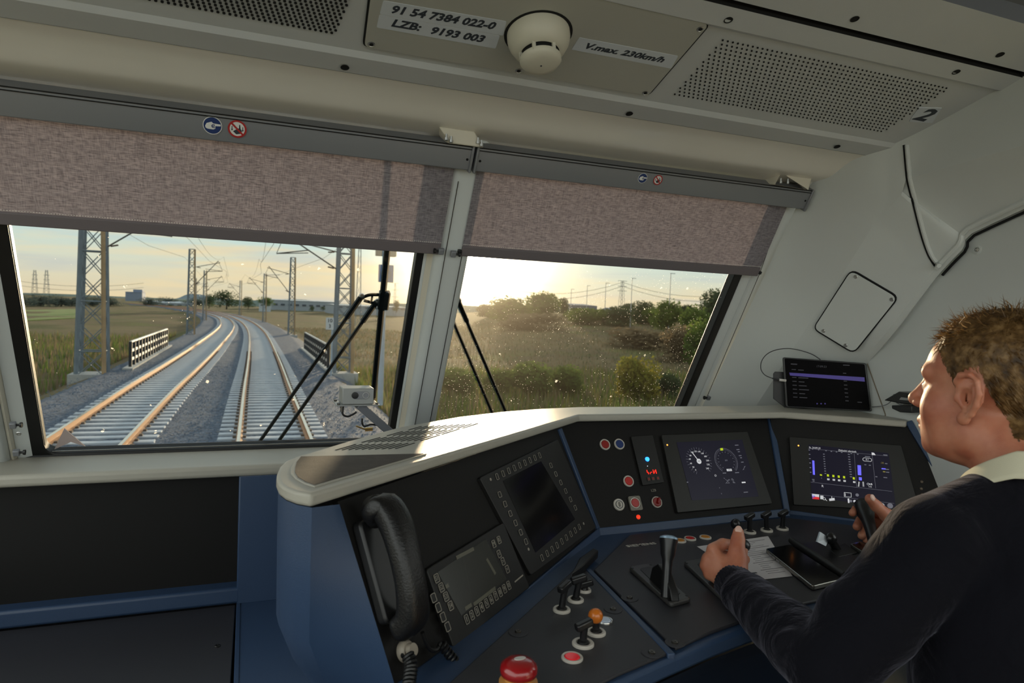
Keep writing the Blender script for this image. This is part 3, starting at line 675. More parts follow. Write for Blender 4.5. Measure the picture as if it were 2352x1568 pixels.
# smoke detector
M_DET = mat('detector_cream', (206, 202, 186), .45)
dc = U(CF2, (1236, 74)); DMt = sub(CF2, dc, 0, .004)
sdm = thing('smoke_detector', 'round cream smoke detector in the middle of the ceiling panel', 'smoke detector', DMt @ Vector((0, 0, 0)))
mb = MB(); mb.lathe([(.064, 0), (.064, .0008), (0, .0008)], DMt, 40); mb.build('cut_out', M_GAP, sdm)
mb = MB(); mb.lathe([(.0585, 0), (.0585, .012), (.056, .022), (.049, .034), (.042, .040), (.036, .042), (.036, .030), (0, .030)], DMt, 40); mb.build('body', M_DET, sdm, smooth=True, shade=50)
mb = MB(); mb.lathe([(.034, .031), (.034, .050), (.0330, .052), (0, .052)], DMt, 40); mb.build('sensor_gap', M_GAP, sdm)
for k in range(6):
    a = k * PI / 3 + .2; mb = MB(); mb.box((.0365 * math.cos(a), .0365 * math.sin(a), 0), (.006, .004, .018), DMt @ Matrix.Translation((0, 0, .0475)) @ Matrix.Identity(4)); mb.build('rib', M_DET, sdm)
mb = MB(); mb.lathe([(.0385, .052), (.0385, .057), (.034, .063), (.022, .0665), (0, .067)], DMt, 40); cap = mb.build('cap', M_DET, sdm, smooth=True, shade=50)
mb = MB(); mb.lathe([(.0018, .0665), (.0018, .0678), (0, .0678)], DMt, 10); mb.build('lamp', M_INK, cap)
# ================================================================== arrow sticker, camera on the windscreen
ar = [(148, 983), (196, 1024), (163, 1014), (125, 1031)]
fo = WSF @ Vector((0, 0, -.005)); pts = [WSF.inverted() @ onP(p, fo, WSF.col[2].xyz) for p in ar]
mb = MB(); mb.prism([(p.x, p.y) for p in pts], -.006, -.0035, WSF); mb.build('arrow_sticker', mat('sticker_mauve', (176, 160, 156), .6), cat='sticker', label='grey arrowhead sticker in the lower left corner of the left windscreen')
cb = onY((815, 930), 1.80); cx0 = onY((787, 880), 1.80)
cm = thing('windscreen_camera', 'grey double-lens camera box on a bracket in front of the windscreen', 'camera', onY((817, 928), 1.80))
fy = 1.80; c0 = onY((787, 892), fy); c1 = onY((858, 928), fy); w = c1.x - c0.x; h = c0.z - c1.z; cc = (c0 + c1) / 2
M_CAMB = mat('camera_grey', (150, 152, 150), .4, metal=.2)
mb = MB(); mb.box(cc + Vector((0, .035, 0)), (w, .07, h)); hs = mb.build('housing', M_CAMB, cm, bevel=.002)
CMF = fr(cc + Vector((0, -.0005, 0)), (1, 0, 0), (0, 0, 1))
mb = MB(); mb.prism(rrect(-.023, -.010, .023, .010, .0098, 6), 0, .0015, CMF @ Matrix.Translation((.006, .003, 0))); mb.build('face_plate', M_GREY, hs, bevel=.0005)
mb = MB(); mb.lathe([(.0088, .001), (.0088, .003), (.007, .0035), (0, .0025)], CMF @ Matrix.Translation((-.0085, .003, 0)), 20); mb.build('lens', M_BLK, hs, smooth=True)
mb = MB(); mb.ring(circ(.0085, 20), circ(.0072, 20), .001, .0025, CMF @ Matrix.Translation((.0195, .003, 0))); mb.build('lens_ring', M_STEEL, hs)
mb = MB(); mb.box(cc + Vector((0, .035, -h / 2 - .002)), (w + .030, .085, .0035)); fl_ = mb.build('flange', M_CAMB, cm, bevel=.001)
for i in (-1, 1):
    for j in (0, .07): mb = MB(); mb.lathe([(.004, 0), (.004, .004), (0, .004)], Matrix.Translation(cc + Vector((i * (w / 2 + .009), j, -h / 2))), 6); mb.build('bolt', M_DSTEEL, fl_)
mb = MB(); e0_, e1_ = cc + Vector((.005, .035, -h / 2 - .004)), onY((905, 1000), 1.86)
d_ = (e1_ - e0_); BF = fr((e0_ + e1_) / 2, d_, (0, 1, .0)); mb.box((0, 0, 0), (d_.length, .03, .022), BF); mb.build('bracket_arm', M_GREY, cm, bevel=.002)
mb = MB(); mb.lathe([(.0055, 0), (.0055, -.010), (.0045, -.010), (.0045, -.020), (0, -.020)], Matrix.Translation(cc + Vector((-w / 2 + .004, .03, -h / 2 - .003))), 12); mb.build('cable_gland', M_DSTEEL, cm, smooth=True)
g_ = cc + Vector((-w / 2 + .004, .03, -h / 2 - .022)); mb = MB(); mb.tube(catmull([g_, g_ + Vector((.004, 0, -.010)), g_ + Vector((.016, 0, -.014)), g_ + Vector((.030, 0, -.008)), g_ + Vector((.038, 0, -.002))], 6), .0026, 8); mb.build('cable', M_BLK, cm, smooth=True)
g2 = onY((832, 960), 1.85); mb = MB(); mb.tube(catmull([g2, g2 + Vector((.0, 0, -.012)), g2 + Vector((.006, 0, -.022)), g2 + Vector((.024, 0, -.018)), g2 + Vector((.04, 0, -.02))], 6), .0026, 8); mb.build('cable', M_BLK, cm, smooth=True)
q_ = onY((847, 986), 2.16); mb = MB(); mb.tube([q_ + Vector((-.012, 0, 0)), q_ + Vector((.012, 0, .001))], .006, 12); mb.tube([q_ + Vector((-.012, 0, .001)), q_ + Vector((-.04, 0, .012))], .0025, 8); mb.build('washer_nozzle', mat('brass', (196, 160, 84), .3, metal=.9), smooth=True, cat='nozzle', label='small brass washer nozzle outside, below the windscreen camera')
# ================================================================== left wing: phone, radio, display
M_KEYL = mat('key_outline', (150, 144, 132), .6); M_KEYB = mat('key_black', (17, 16, 16), .5); M_UNIT = mat('unit_black', (19, 18, 17), .5, bump=.2, bscale=1500)
M_SCR = mat('dark_screen', (18, 17, 18), .12, spec=.4); M_LCD = mat('grey_lcd', (44, 44, 39), .25)
def key(Fm, uv, w, h, parent, legend=None, dz=.004, lh=.55):
    K = sub(Fm, uv, 0, dz); mb = MB(); mb.prism(rrect(-w / 2, -h / 2, w / 2, h / 2, w * .14, 2), -.001, .0012, K); k = mb.build('key', M_KEYB, parent)
    mb = MB(); t_ = w * .085; mb.ring(rrect(-w / 2, -h / 2, w / 2, h / 2, w * .16, 2), rrect(-w / 2 + t_, -h / 2 + t_, w / 2 - t_, h / 2 - t_, w * .10, 2), .0010, .0016, K); mb.build('outline', M_KEYL, k)
    if legend: text_mb(legend, sub(K, (0, 0), 0, .0013), h * lh, depth=.0002, wscale=.8 if len(legend) > 1 else 1).build('legend', M_KEYL, k)
def key_row(Fm, pa, pb, n, w, h, parent, legends=None, dz=.004):
    a, b = Vector(U(Fm, pa)), Vector(U(Fm, pb))
    for i in range(n): key(Fm, tuple(a.lerp(b, i / (n - 1))), w, h, parent, legends[i] if legends else None, dz)
LWu = LWF @ Matrix.Translation((0, 0, .003))
ds = thing('display_unit', 'switched-off display unit with rows of soft keys on the left panel', 'display', at_n(LWF, (1218, 1322), 0))
pz = UL(LWu, [(1098, 1098), (1278, 1010), (1366, 1212), (1216, 1322)])
mb = MB(); mb.prism(round_poly(pz, .006), -.01, .004, LWu); mb.build('case', M_UNIT, ds, bevel=.001)
sc_ = UL(LWu, [(1151, 1105), (1239, 1060), (1317, 1193), (1226, 1270)]); mb = MB(); mb.prism(sc_, .003, .0046, LWu); mb.build('screen', M_SCR, ds)
key_row(LWu, (1137, 1096), (1235, 1047), 9, .0098, .0125, ds); key_row(LWu, (1143, 1137), (1203, 1245), 6, .0115, .0115, ds); key_row(LWu, (1261, 1070), (1317, 1167), 6, .0115, .0115, ds); key_row(LWu, (1240, 1282), (1326, 1211), 9, .0098, .0125, ds)
for p in ((1123, 1102), (1210, 1262), (1337, 1203)): mb = MB(); mb.prism(circ(.003, 12), .004, .0046, sub(LWu, U(LWu, p))); mb.build('sensor', M_KEYL, ds)
rd = thing('radio_unit', 'cab radio with a grey-green screen and a numbered key row beside the handset', 'radio', at_n(LWF, (1050, 1450), 0))
pz = UL(LWu, [(972, 1309), (1150, 1202), (1210, 1350), (1035, 1490)]); mb = MB(); mb.prism(round_poly(pz, .006), -.01, .007, LWu); mb.build('case', M_UNIT, rd, bevel=.0015)
sc_ = UL(LWu, [(997, 1316), (1108, 1240), (1156, 1331), (1051, 1415)]); mb = MB(); mb.prism(sc_, .005, .0076, LWu); lcd = mb.build('screen', M_LCD, rd)
M_LCDT = mat('lcd_text', (92, 90, 76), .4)
for pa, pb in [((1040, 1283), (1080, 1262)), ((1015, 1350), (1022, 1345)), ((1080, 1390), (1130, 1352)), ((1060, 1400), (1075, 1390)), ((1110, 1285), (1130, 1320))]:
    a, b = Vector(U(LWu, pa)), Vector(U(LWu, pb)); d = b - a; mb = MB(); mb.box((d.length / 2, 0, .0078), (d.length, .006, .0003), sub(LWu, a, math.atan2(d.y, d.x))); mb.build('lcd_field', M_LCDT, lcd)
key_row(LWu, (1063, 1424), (1160, 1346), 10, .0105, .0150, rd, list('1234567890'), .007)
key_row(LWu, (994, 1330), (1026, 1393), 4, .0125, .0140, rd, ['S1', 'S2', 'S3', 'S4'], .007)
key_row(LWu, (987, 1375), (1019, 1441), 4, .0125, .0140, rd, None, .007)
for p, s in (((1126, 1251), 'M'), ((1138, 1242), 'R'), ((1138, 1274), '<'), ((1147, 1291), '>'), ((1157, 1309), '=')): key(LWu, U(LWu, p), .0115, .0135, rd, s, .007)
mb = MB(); a, b = Vector(U(LWu, (1175, 1338))), Vector(U(LWu, (1194, 1322))); d = b - a; mb.box((d.length / 2, 0, .0073), (d.length, .0025, .0003), sub(LWu, a, math.atan2(d.y, d.x))); mb.build('maker_mark', M_KEYL, rd)
# telephone
ph = thing('telephone', 'black telephone handset with a coiled cord on the left console panel', 'telephone', at_n(LWF, (905, 1450), 0))
mb = MB(); mb.prism(round_poly(UL(LWF, [(805, 1205), (858, 1180), (925, 1420), (868, 1440)]), .01), 0, .018, LWF); cr = mb.build('cradle', M_DARK, ph, bevel=.004)
mb = MB()
for k in range(6): mb.box((0, 0, .019), (.003, .020, .002), sub(LWF, U(LWF, (872 + k * 2.6, 1258 + k * 0.3)), -.2))
mb.build('vents', M_GAP, cr)
mb = MB(); mb.box((0, 0, .0185), (.010, .008, .001), sub(LWF, U(LWF, (890, 1290)), .2)); mb.build('tag', mat('tag_beige', (160, 140, 128), .6), cr)
hp = [(858, 1190, .030, .016), (862, 1172, .038, .021), (884, 1164, .050, .025), (908, 1200, .060, .025), (928, 1262, .066, .0235), (942, 1330, .064, .0225), (948, 1385, .056, .0235), (945, 1418, .044, .026), (930, 1436, .028, .026), (922, 1440, .020, .018)]
PP = catmull([at_n(LWF, (a, b), n) for a, b, n, r in hp], 4); rr_ = list(np.interp(np.arange(len(PP)) / 4, range(len(hp)), [q[3] for q in hp]))
mb = MB(); rows = []
for i, p in enumerate(PP):
    t_ = (PP[min(i + 1, len(PP) - 1)] - PP[max(i - 1, 0)]).normalized(); u_ = (LWF.col[0].xyz - t_ * LWF.col[0].xyz.dot(t_)).normalized(); w_ = t_.cross(u_); r_ = []
    for k in range(24):
        a = 2 * PI * k / 24; cs_, sn_ = math.cos(a), math.sin(a); f_ = (abs(cs_) ** 3.2 + abs(sn_) ** 3.2) ** (-1 / 3.2)
        r_.append(p + (u_ * cs_ * 1.02 + w_ * sn_ * .74) * f_ * float(rr_[i]))
    rows.append(r_)
mb.grid(rows, close=True); mb.f += [list(range(24))[::-1], list(range(len(mb.v) - 24, len(mb.v)))]; hset = mb.build('handset', mat('handset_black', (16, 15, 15), .4, bump=.3, bscale=300), ph, smooth=True, shade=60)
ep_ = MB(); q = at_n(LWF, (858, 1176), .026); ep_.lathe([(.024, 0), (.024, .012), (.018, .016), (0, .016)], Matrix.Translation(q) @ R3.to_4x4() @ Matrix.Identity(4) if False else fr(q, LWF.col[0].xyz, LWF.col[1].xyz), 20); ep_.build('ear_piece', M_DARK, ph, smooth=True)
def coil(P, R, r, turns):
    C = catmull(P, 12); N = turns * 10; o = []
    L = [0]
    for a, b in zip(C, C[1:]): L.append(L[-1] + (b - a).length)
    u = None
    for i in range(N + 1):
        s = L[-1] * i / N; k = min(max(int(np.searchsorted(L, s)) - 1, 0), len(C) - 2); t_ = (s - L[k]) / max(1e-9, L[k + 1] - L[k])
        p = C[k].lerp(C[k + 1], t_); d = (C[k + 1] - C[k]).normalized()
        if u is None: u = d.cross(Vector((0, 0, 1))).normalized()
        u = (u - d * u.dot(d)).normalized(); w = d.cross(u); a = 2 * PI * turns * i / N
        o.append(p + (u * math.cos(a) + w * math.sin(a)) * R)
    return o
P0 = at_n(LWF, (970, 1452), .030); P1 = at_n(LWF, (985, 1488), .022); P2 = at_n(LWF, (1002, 1492), .020); P3 = at_n(LWF, (1012, 1476), .022)
mb = MB(); mb.tube(catmull([P0, P1, P2, P3], 6), .0032, 8); mb.build('cord', M_BLK, ph, smooth=True)
mb = MB(); mb.tube(coil([P3, at_n(LWF, (1050, 1525), .03), at_n(LWF, (1100, 1590), .035), at_n(LWF, (1130, 1660), .03)], .0062, .002, 26), .0023, 6); mb.build('coiled_cord', M_BLK, ph, smooth=True)
mb = MB(); q = at_n(LWF, (927, 1496), 0); mb.lathe([(.015, 0), (.015, .008), (.012, .012), (.009, .012), (.009, .02), (0, .02)], fr(q, LWF.col[0].xyz, LWF.col[1].xyz), 24); mb.build('socket', mat('socket_grey', (150, 140, 126), .5), ph, smooth=True, shade=50)
mb = MB(); mb.tube(coil([at_n(LWF, (935, 1500), .022), at_n(LWF, (944, 1530), .028), at_n(LWF, (936, 1590), .03), at_n(LWF, (925, 1650), .02)], .0075, .002, 16), .0026, 6); mb.build('coiled_cord', M_BLK, ph, smooth=True)
# ================================================================== centre panel
def button(Fm, p, ring_r, cap_r, m, name, label, group=None, cap='cap', dz=0, rm=M_RING, proud=.003):
    Mx = sub(Fm, U(Fm, p), 0, dz); t = thing(name, label, 'button', Mx @ Vector((0, 0, 0)), group=group)
    mb = MB(); mb.lathe([(ring_r, 0), (ring_r, .0025), (ring_r * .93, .0038), (cap_r * 1.08, .0035), (cap_r * 1.05, .001), (0, .001)], Mx, 28); mb.build('ring', rm, t, smooth=True, shade=40)
    mb = MB(); mb.lathe([(cap_r, 0), (cap_r, proud), (cap_r * .9, proud + .0012), (0, proud + .0012)], Mx, 28); mb.build(cap, m, t, smooth=True, shade=40)
    return t, Mx
M_BLUEB = mat('blue_button', (36, 56, 108), .35); M_DRED = mat('dim_red', (142, 30, 26), .4)
GB = 'round buttons on the centre panel'
button(CFr, (1389, 1021), .0148, .0108, M_DRED, 'push_button', 'red push button at the top left of the centre panel', GB)
button(CFr, (1422, 1020), .0148, .0108, M_BLUEB, 'push_button', 'blue push button beside the top red one', GB)
button(CFr, (1443, 1105), .0148, .0108, M_RED, 'push_button', 'single red push button left of the red digits', GB)
kt, kM = button(CFr, (1421, 1159), .0152, .0095, M_RING, 'key_switch', 'pale key switch at the lower left of the centre panel', GB)
mb = MB(); mb.ring(circ(.0100, 24), circ(.0088, 24), .0040, .0048, kM); mb.build('groove', M_INK, kt); mb = MB(); mb.prism(rrect(-.0022, -.006, .0022, .006, .002), .004, .0062, kM); mb.build('lever', mat('key_grey', (120, 116, 108), .4), kt)
ct, cM = button(CFr, (1458, 1155), .0146, .0108, mat('pink_red', (176, 62, 60), .4), 'push_button', 'red push button inside a clear square guard', GB)
mb = MB(); mb.ring(rrect(-.017, -.019, .017, .017, .004), rrect(-.0148, -.0148, .0148, .0148, .0145), 0, .004, cM); gd = mb.build('guard', mat('guard_clear', (126, 122, 112), .2), ct)
rt_, rM = button(CFr, (1508, 1153), .0146, .0115, mat('rotary_red', (128, 18, 16), .35), 'rotary_switch', 'dark red rotary switch under the LZB lettering', GB)
mb = MB(); mb.box((.002, .004, .006), (.006, .016, .006), rM @ Matrix.Rotation(-.5, 4, 'Z')); mb.build('grip', mat('rotary_red', (128, 18, 16), .35), rt_, bevel=.0015)
text_mb('LZB', sub(CFr, U(CFr, (1501, 1126)), 0, .0004), .0062, depth=.0002).build('lettering', M_KEYL, cpp)
def lamp(Fm, p, r, c, label, e=3.0, name='indicator_lamp', dz=0):
    Mx = sub(Fm, U(Fm, p), 0, dz); mb = MB(); mb.lathe([(r, 0), (r * .9, r * .4), (r * .5, r * .7), (0, r * .8)], Mx, 16)
    return mb.build(name, mat('lamp_%d_%d_%d' % c, c, .3, emit=e), smooth=True, cat='lamp', label=label, origin=Mx.translation)
lamp(CFr, (1466, 1187), .0058, (230, 58, 30), 'small glowing orange-red lamp under the guarded button', .6)
im = thing('indicator_module', 'black indicator module with a blue lamp and red digits', 'indicator', at_n(CFr, (1473, 1115), 0))
mb = MB(); mb.prism(round_poly(UL(CFr, [(1447, 1004), (1497, 1000), (1523, 1109), (1474, 1116)]), .003), 0, .006, CFr); mb.build('case', M_UNIT, im, bevel=.001)
mb = MB(); Mx = sub(CFr, U(CFr, (1484, 1056)), 0, .006); mb.lathe([(.0062, 0), (.0055, .0022), (.003, .004), (0, .0045)], Mx, 18); mb.build('blue_lamp', mat('led_blue', (40, 130, 255), .3, emit=2.2), im, smooth=True)
mb = MB(); mb.box((0, 0, .0065), (.0016, .0012, .001), sub(CFr, U(CFr, (1484.5, 1072)))); mb.build('white_lamp', mat('led_white', (230, 235, 255), .3, emit=1.0), im)
dots = ["#......#..#", "#......#.##", "#......#.##", "##..##.##.#", ".#.#...##.#", ".#.#...#..#"]
mb = MB(); o = Vector(U(CFr, (1494, 1085)))
for r_, row in enumerate(dots):
    for c_, ch in enumerate(row):
        if ch == '#': mb.box(((c_ - 5) * .00265, (2.5 - r_) * .0019, .0065), (.0015, .0013, .0008), sub(CFr, o))
mb.build('red_digits', mat('led_red', (255, 40, 24), .4, emit=1.6), im)
for k, p in enumerate(((1487, 1102), (1497, 1101), (1508, 1100))):
    mb = MB(); mb.box((0, 0, .0068), (.0088, .0095, .0022), sub(CFr, U(CFr, p))); kk = mb.build('key', mat('module_key', (74, 66, 58), .5), im, bevel=.0006)
    mb = MB(); mb.box((0, 0, .0081), (.005, .005, .0006), sub(CFr, U(CFr, p))); mb.build('mark', mat('dim_red', (142, 30, 26), .4), kk)
# driver displays ------------------------------------------------------------
M_BEZ = mat('bezel_olive', (26, 25, 22), .5); 
def emat(n, c, e=.8): return mat('screen_' + n, c, .4, emit=e)
M_SBG = mat('screen_navy', (10, 10, 16), .35, spec=.2, emit=.010, ecol=(.55, .5, 1.0)); W1 = emat('white', (206, 206, 210), .42); W2 = emat('grey', (120, 120, 132), .25); YL = emat('yellow', (176, 196, 20), .5); VB = emat('violet_blue', (96, 92, 230), .75); GO = emat('dim_yellow', (140, 130, 60), .3); RD_ = emat('flag_red', (205, 40, 44), .5)
def disp(name, label, Fm, case, screen, origin_px):
    t = thing(name, label, 'display', at_n(Fm, origin_px, 0))
    mb = MB(); mb.prism(round_poly(UL(Fm, case), .004), -.008, .008, Fm); mb.build('bezel', M_BEZ, t, bevel=.001)
    mb = MB(); mb.prism(UL(Fm, screen), .007, .0088, Fm); s = mb.build('screen', M_SBG, t)
    return t, s, Fm @ Matrix.Translation((0, 0, .0089))
class Scr:
    """flat picture content on a screen, placed by panel coordinates"""
    def __init__(s, M, par, Fm): s.M = M; s.p = par; s.F = Fm; s.mb = {}
    def u(s, p): return Vector(U(s.M, p))
    def _m(s, m): return s.mb.setdefault(m.name, (MB(), m))[0]
    def line(s, pa, pb, w, m):
        a, b = s.u(pa), s.u(pb); d = b - a; s._m(m).box((d.length / 2, 0, 0), (d.length, w, .0002), sub(s.M, a, math.atan2(d.y, d.x)))
    def quad(s, ps, m): s._m(m).prism([tuple(s.u(p)) for p in ps], 0, .0002, s.M)
    def rect(s, p, w, h, m, rot=0): s._m(m).box((0, 0, 0), (w, h, .0003), sub(s.M, s.u(p), rot))
    def disc(s, p, r, m, dz=0): s._m(m).prism(circ(r, 20), dz, dz + .0003, sub(s.M, s.u(p)))
    def ring(s, p, r, w, m): s._m(m).ring(circ(r, 28), circ(r - w, 28), 0, .0002, sub(s.M, s.u(p)))
    def text(s, p, t, h, m, rot=0, dz=.0001, align='CENTER', ws=1): 
        q = text_mb(t, sub(s.M, s.u(p), rot, dz), h, depth=.0001, align=align, wscale=ws); s._m(m).add(q.v, q.f)
    def blur(s, p, w, m, h=.0022, rot=0): s._m(m).box((0, 0, 0), (w, h, .0003), sub(s.M, s.u(p), rot))
    def done(s, name='picture'):
        for k, (b, m) in s.mb.items(): b.build(name, m, s.p)
t, s_, SM = disp('speed_display', 'driver display showing a speed dial and a traction dial on the centre panel', CFr, [(1516, 1001), (1713, 993), (1770, 1158), (1553, 1179)], [(1550, 1018), (1700, 1012), (1738, 1142), (1585, 1151)], (1553, 1179))
S = Scr(SM, s_, CFr); c = S.u((1605.5, 1059)); R = (S.u((1576, 1056)) - c).length
for i in range(25):
    a = math.radians(240 - i * 12.0 + 0); l = .80 if i % 2 == 0 else .88
    m_ = S._m(W2); m_.box(((l + 1) / 2 * R, 0, 0), ((1 - l) * R, .0007, .0002), sub(SM, c, a))
for p, tx in [((1598, 1079), '0'), ((1592.5, 1072.5), '20'), ((1587, 1064), '40'), ((1584.5, 1054), '60'), ((1586, 1046), '80'), ((1589.5, 1038.5), '100'), ((1597, 1036.5), '120'), ((1605.5, 1037), '140'), ((1613, 1041), '160'), ((1620, 1048), '180'), ((1625, 1057.5), '200'), ((1626.5, 1066.5), '220'), ((1625, 1075.5), '240')]: S.text(p, tx, .0044, W1)
S.line((1605.5, 1059), (1590, 1039), .0022, W1); S.disc((1605.5, 1059), .0072, W1); S.text((1605.5, 1059), '101', .0045, mat('screen_ink', (20, 20, 26), .5), dz=.0004)
c2_ = S.u((1668, 1058)); R2 = (S.u((1642, 1056)) - c2_).length
for i in range(40):
    a = math.radians(-50 + i * 7.1); S._m(W2).box((R2 * .92, 0, 0), (R2 * .16, .0006, .0002), sub(SM, c2_, a)); 
    if i % 3 == 0: S._m(W2).box((R2 * .70, 0, 0), (.003, .0012, .0002), sub(SM, c2_, a))
for k in range(46): a = math.radians(-50 + k * 6.2); S._m(W2).box((R2 * 1.0, 0, 0), (.0005, R2 * .11, .0002), sub(SM, c2_, a))
S.text((1668, 1057), 'kN', .0046, W2); S.quad([(1654, 1029), (1660, 1028.5), (1661, 1034), (1655, 1034.5)], YL); S.rect((1675, 1079), .0165, .0062, W1); S.text((1675, 1079), '-20%', .0042, mat('screen_ink', (20, 20, 26), .5), dz=.0004)
S.text((1643.5, 1092), 'O', .0056, W1)
for a, b in (((1666, 1100), (1675, 1108)), ((1675, 1100), (1667, 1110)), ((1680, 1099), (1686, 1103)), ((1683, 1106), (1689, 1109)), ((1669, 1109), (1676, 1109)), ((1665, 1099), (1662, 1097)), ((1671, 1102), (1677, 1102)), ((1707, 1078), (1711, 1071)), ((1709, 1072), (1712, 1070)), ((1706, 1079), (1709, 1077))): S.line(a, b, .0010, W2)
S.ring((1682, 1101), .003, .0007, W2); S.ring((1685, 1107), .0026, .0007, W2); S.rect((1708, 1107.5), .0125, .0036, W1); S.text((1653, 1121), '^', .005, W2); S.text((1657, 1133), 'v', .005, W2)
for p, w_ in (((1692, 1022), .012), ((1695, 1032), .010), ((1697, 1037), .007), ((1700, 1046), .009), ((1702, 1051), .006), ((1705, 1061), .008), ((1664, 1086), .011), ((1693, 1085), .013), ((1713, 1130), .014), ((1579, 1107), .005)): S.blur(p, w_, W2)
S.done()
lamp(CFr, (1529, 1024), .0022, (255, 150, 60), 'tiny amber lamp on the speed display bezel', 2.0, dz=.008)
t, s_, SM = disp('diagnosis_display', 'driver display with blue and yellow bar graphs on the right panel', RWF, [(1812, 1004), (2068, 1024), (2112, 1176), (1822, 1160)], [(1856, 1022), (2039, 1042), (2056, 1168), (1863, 1142)], (1822, 1160))
S = Scr(SM, s_, RWF)
def z5(x, y): return (1780 + x / 5.058, 960 + y / 5.058)
S.text(z5(395, 340), 'St, 24.09.25', .0050, W1, align='LEFT', ws=.9); S.text(z5(840, 382), 'Základní obrázek', .0052, W1, ws=.9)
S.line(z5(385, 352), z5(1310, 440), .0006, W2); S.line(z5(412, 742), z5(1360, 850), .0007, W2); S.line(z5(410, 875), z5(1385, 990), .0006, W2); S.line(z5(920, 410), z5(950, 800), .0006, W2); S.line(z5(1130, 430), z5(1170, 815), .0007, W2)
def bar_(x0, y0, x1, y1, m): S.quad([z5(x0, y0), z5(x1, y0 + 4), z5(x1 + (y1 - y0) * .045, y1 + 4), z5(x0 + (y1 - y0) * .045, y1)], m)
bar_(433, 490, 457, 655, VB); bar_(958, 545, 998, 660, VB); bar_(974, 684, 1008, 720, VB)
for x, y in ((522, 650), (603, 650), (666, 657), (728, 664), (790, 671), (903, 684)): bar_(x, y, x + 24, y + (26 if x > 560 else 16), YL)
for x, y in ((620, 710), (684, 716), (746, 722), (809, 729), (921, 742)): S.rect(z5(x, y), .0058, .0048, W1); S.text(z5(x, y), '0', .0032, mat('screen_ink', (20, 20, 26), .5), dz=.0004)
for i, y in enumerate(range(418, 650, 28)): S.blur(z5(568 + i * 2.2, y), .0042, W2)
for i, y in enumerate(range(420, 690, 29)): S.blur(z5(858 + i * 2.8, y), .0052, W2)
for i, y in enumerate((370, 420, 470, 520, 574, 628)): S.blur(z5(398 + i * 3.2, y), .0044, W2)
for x, y, w_ in ((437, 360, .003), (507, 368, .003), (593, 378, .004), (655, 386, .004), (715, 392, .004), (775, 398, .004), (887, 410, .004), (961, 420, .004), (445, 712, .006), (449, 730, .005), (541, 696, .0015), (1050, 541, .005), (1102, 547, .005), (1075, 447, .013), (1282, 428, .010), (1178, 680, .005), (1282, 690, .009), (1292, 528, .006), (1305, 595, .008), (1308, 628, .008)): S.blur(z5(x, y), w_, W2)
S.text(z5(1245, 520), '-35', .0046, GO); S.blur(z5(1262, 588), .010, VB, .003); S.blur(z5(1268, 622), .006, GO, .003)
S._m(W1).ring(rrect(-.0115, -.0048, .0115, .0048, .0040), rrect(-.0104, -.0038, .0104, .0038, .0032), 0, .0002, sub(SM, S.u(z5(1072, 482)))); S.text(z5(1072, 482), '0.1', .0044, W1)
for x in (972, 982, 1018, 1028): S.line(z5(x, 738), z5(x + (6 if x > 1000 else -6), 795), .0010, W1)
S.text(z5(1104, 795), '1/2', .0048, W1); S.ring(z5(1082, 765), .0030, .0008, W1); S.line(z5(1090, 765), z5(1130, 768), .0020, W1); S.line(z5(1120, 755), z5(1128, 778), .0012, W1)
S.text(z5(553, 790), 'R', .0062, W1)
S.quad([z5(430, 878), z5(513, 886), z5(514, 918), z5(432, 908)], W1); S.quad([z5(432, 908), z5(514, 918), z5(515, 945), z5(434, 938)], RD_); S.quad([z5(428, 880), z5(470, 909), z5(434, 938)], mat('screen_flagblue', (70, 90, 190), .5, emit=.5))
S._m(W1).ring(rrect(-.0092, -.0062, .0092, .0062, .001), rrect(-.0082, -.0052, .0082, .0052, .0006), 0, .0002, sub(SM, S.u(z5(845, 890)))); S.line(z5(815, 872), z5(817, 905), .0014, W1)
S.rect(z5(545, 920), .008, .010, W1); S.ring(z5(572, 936), .0038, .001, W1); S.line(z5(580, 940), z5(605, 960), .0014, W1); S.line(z5(660, 908), z5(662, 945), .0014, W1); S.quad([z5(628, 935), z5(690, 925), z5(696, 955), z5(632, 962)], W1)
S.disc(z5(955, 892), .0042, W2); S.quad([z5(843, 935), z5(862, 932), z5(866, 985), z5(848, 985)], W1); S.disc(z5(880, 962), .0036, W2); S.disc(z5(925, 965), .0034, W1); S.ring(z5(958, 965), .003, .0012, W1)
S.ring(z5(1246, 1012), .0056, .0011, W1); S.line(z5(1246, 1012), z5(1205, 975), .0016, W1); S.line(z5(1246, 1012), z5(1256, 1000), .001, W1); S.disc(z5(1338, 1018), .0070, W2); S.quad([z5(1122, 398), z5(1150, 402), z5(1170, 430), z5(1125, 428)], W1)
S.done()
lamp(RWF, (1833, 1024.5), .0022, (255, 150, 60), 'tiny amber lamp on the diagnosis display bezel', 2.0, dz=.008)
for k, p in enumerate(((2117, 1106), (2116, 1122), (2118, 1136))):
    lamp(RWF, p, .004, (96, 84, 70), ['small dull indicator at the right panel end, topmost', 'small dull indicator at the right panel end, middle', 'small dull indicator at the right panel end, lowest'][k], .02)
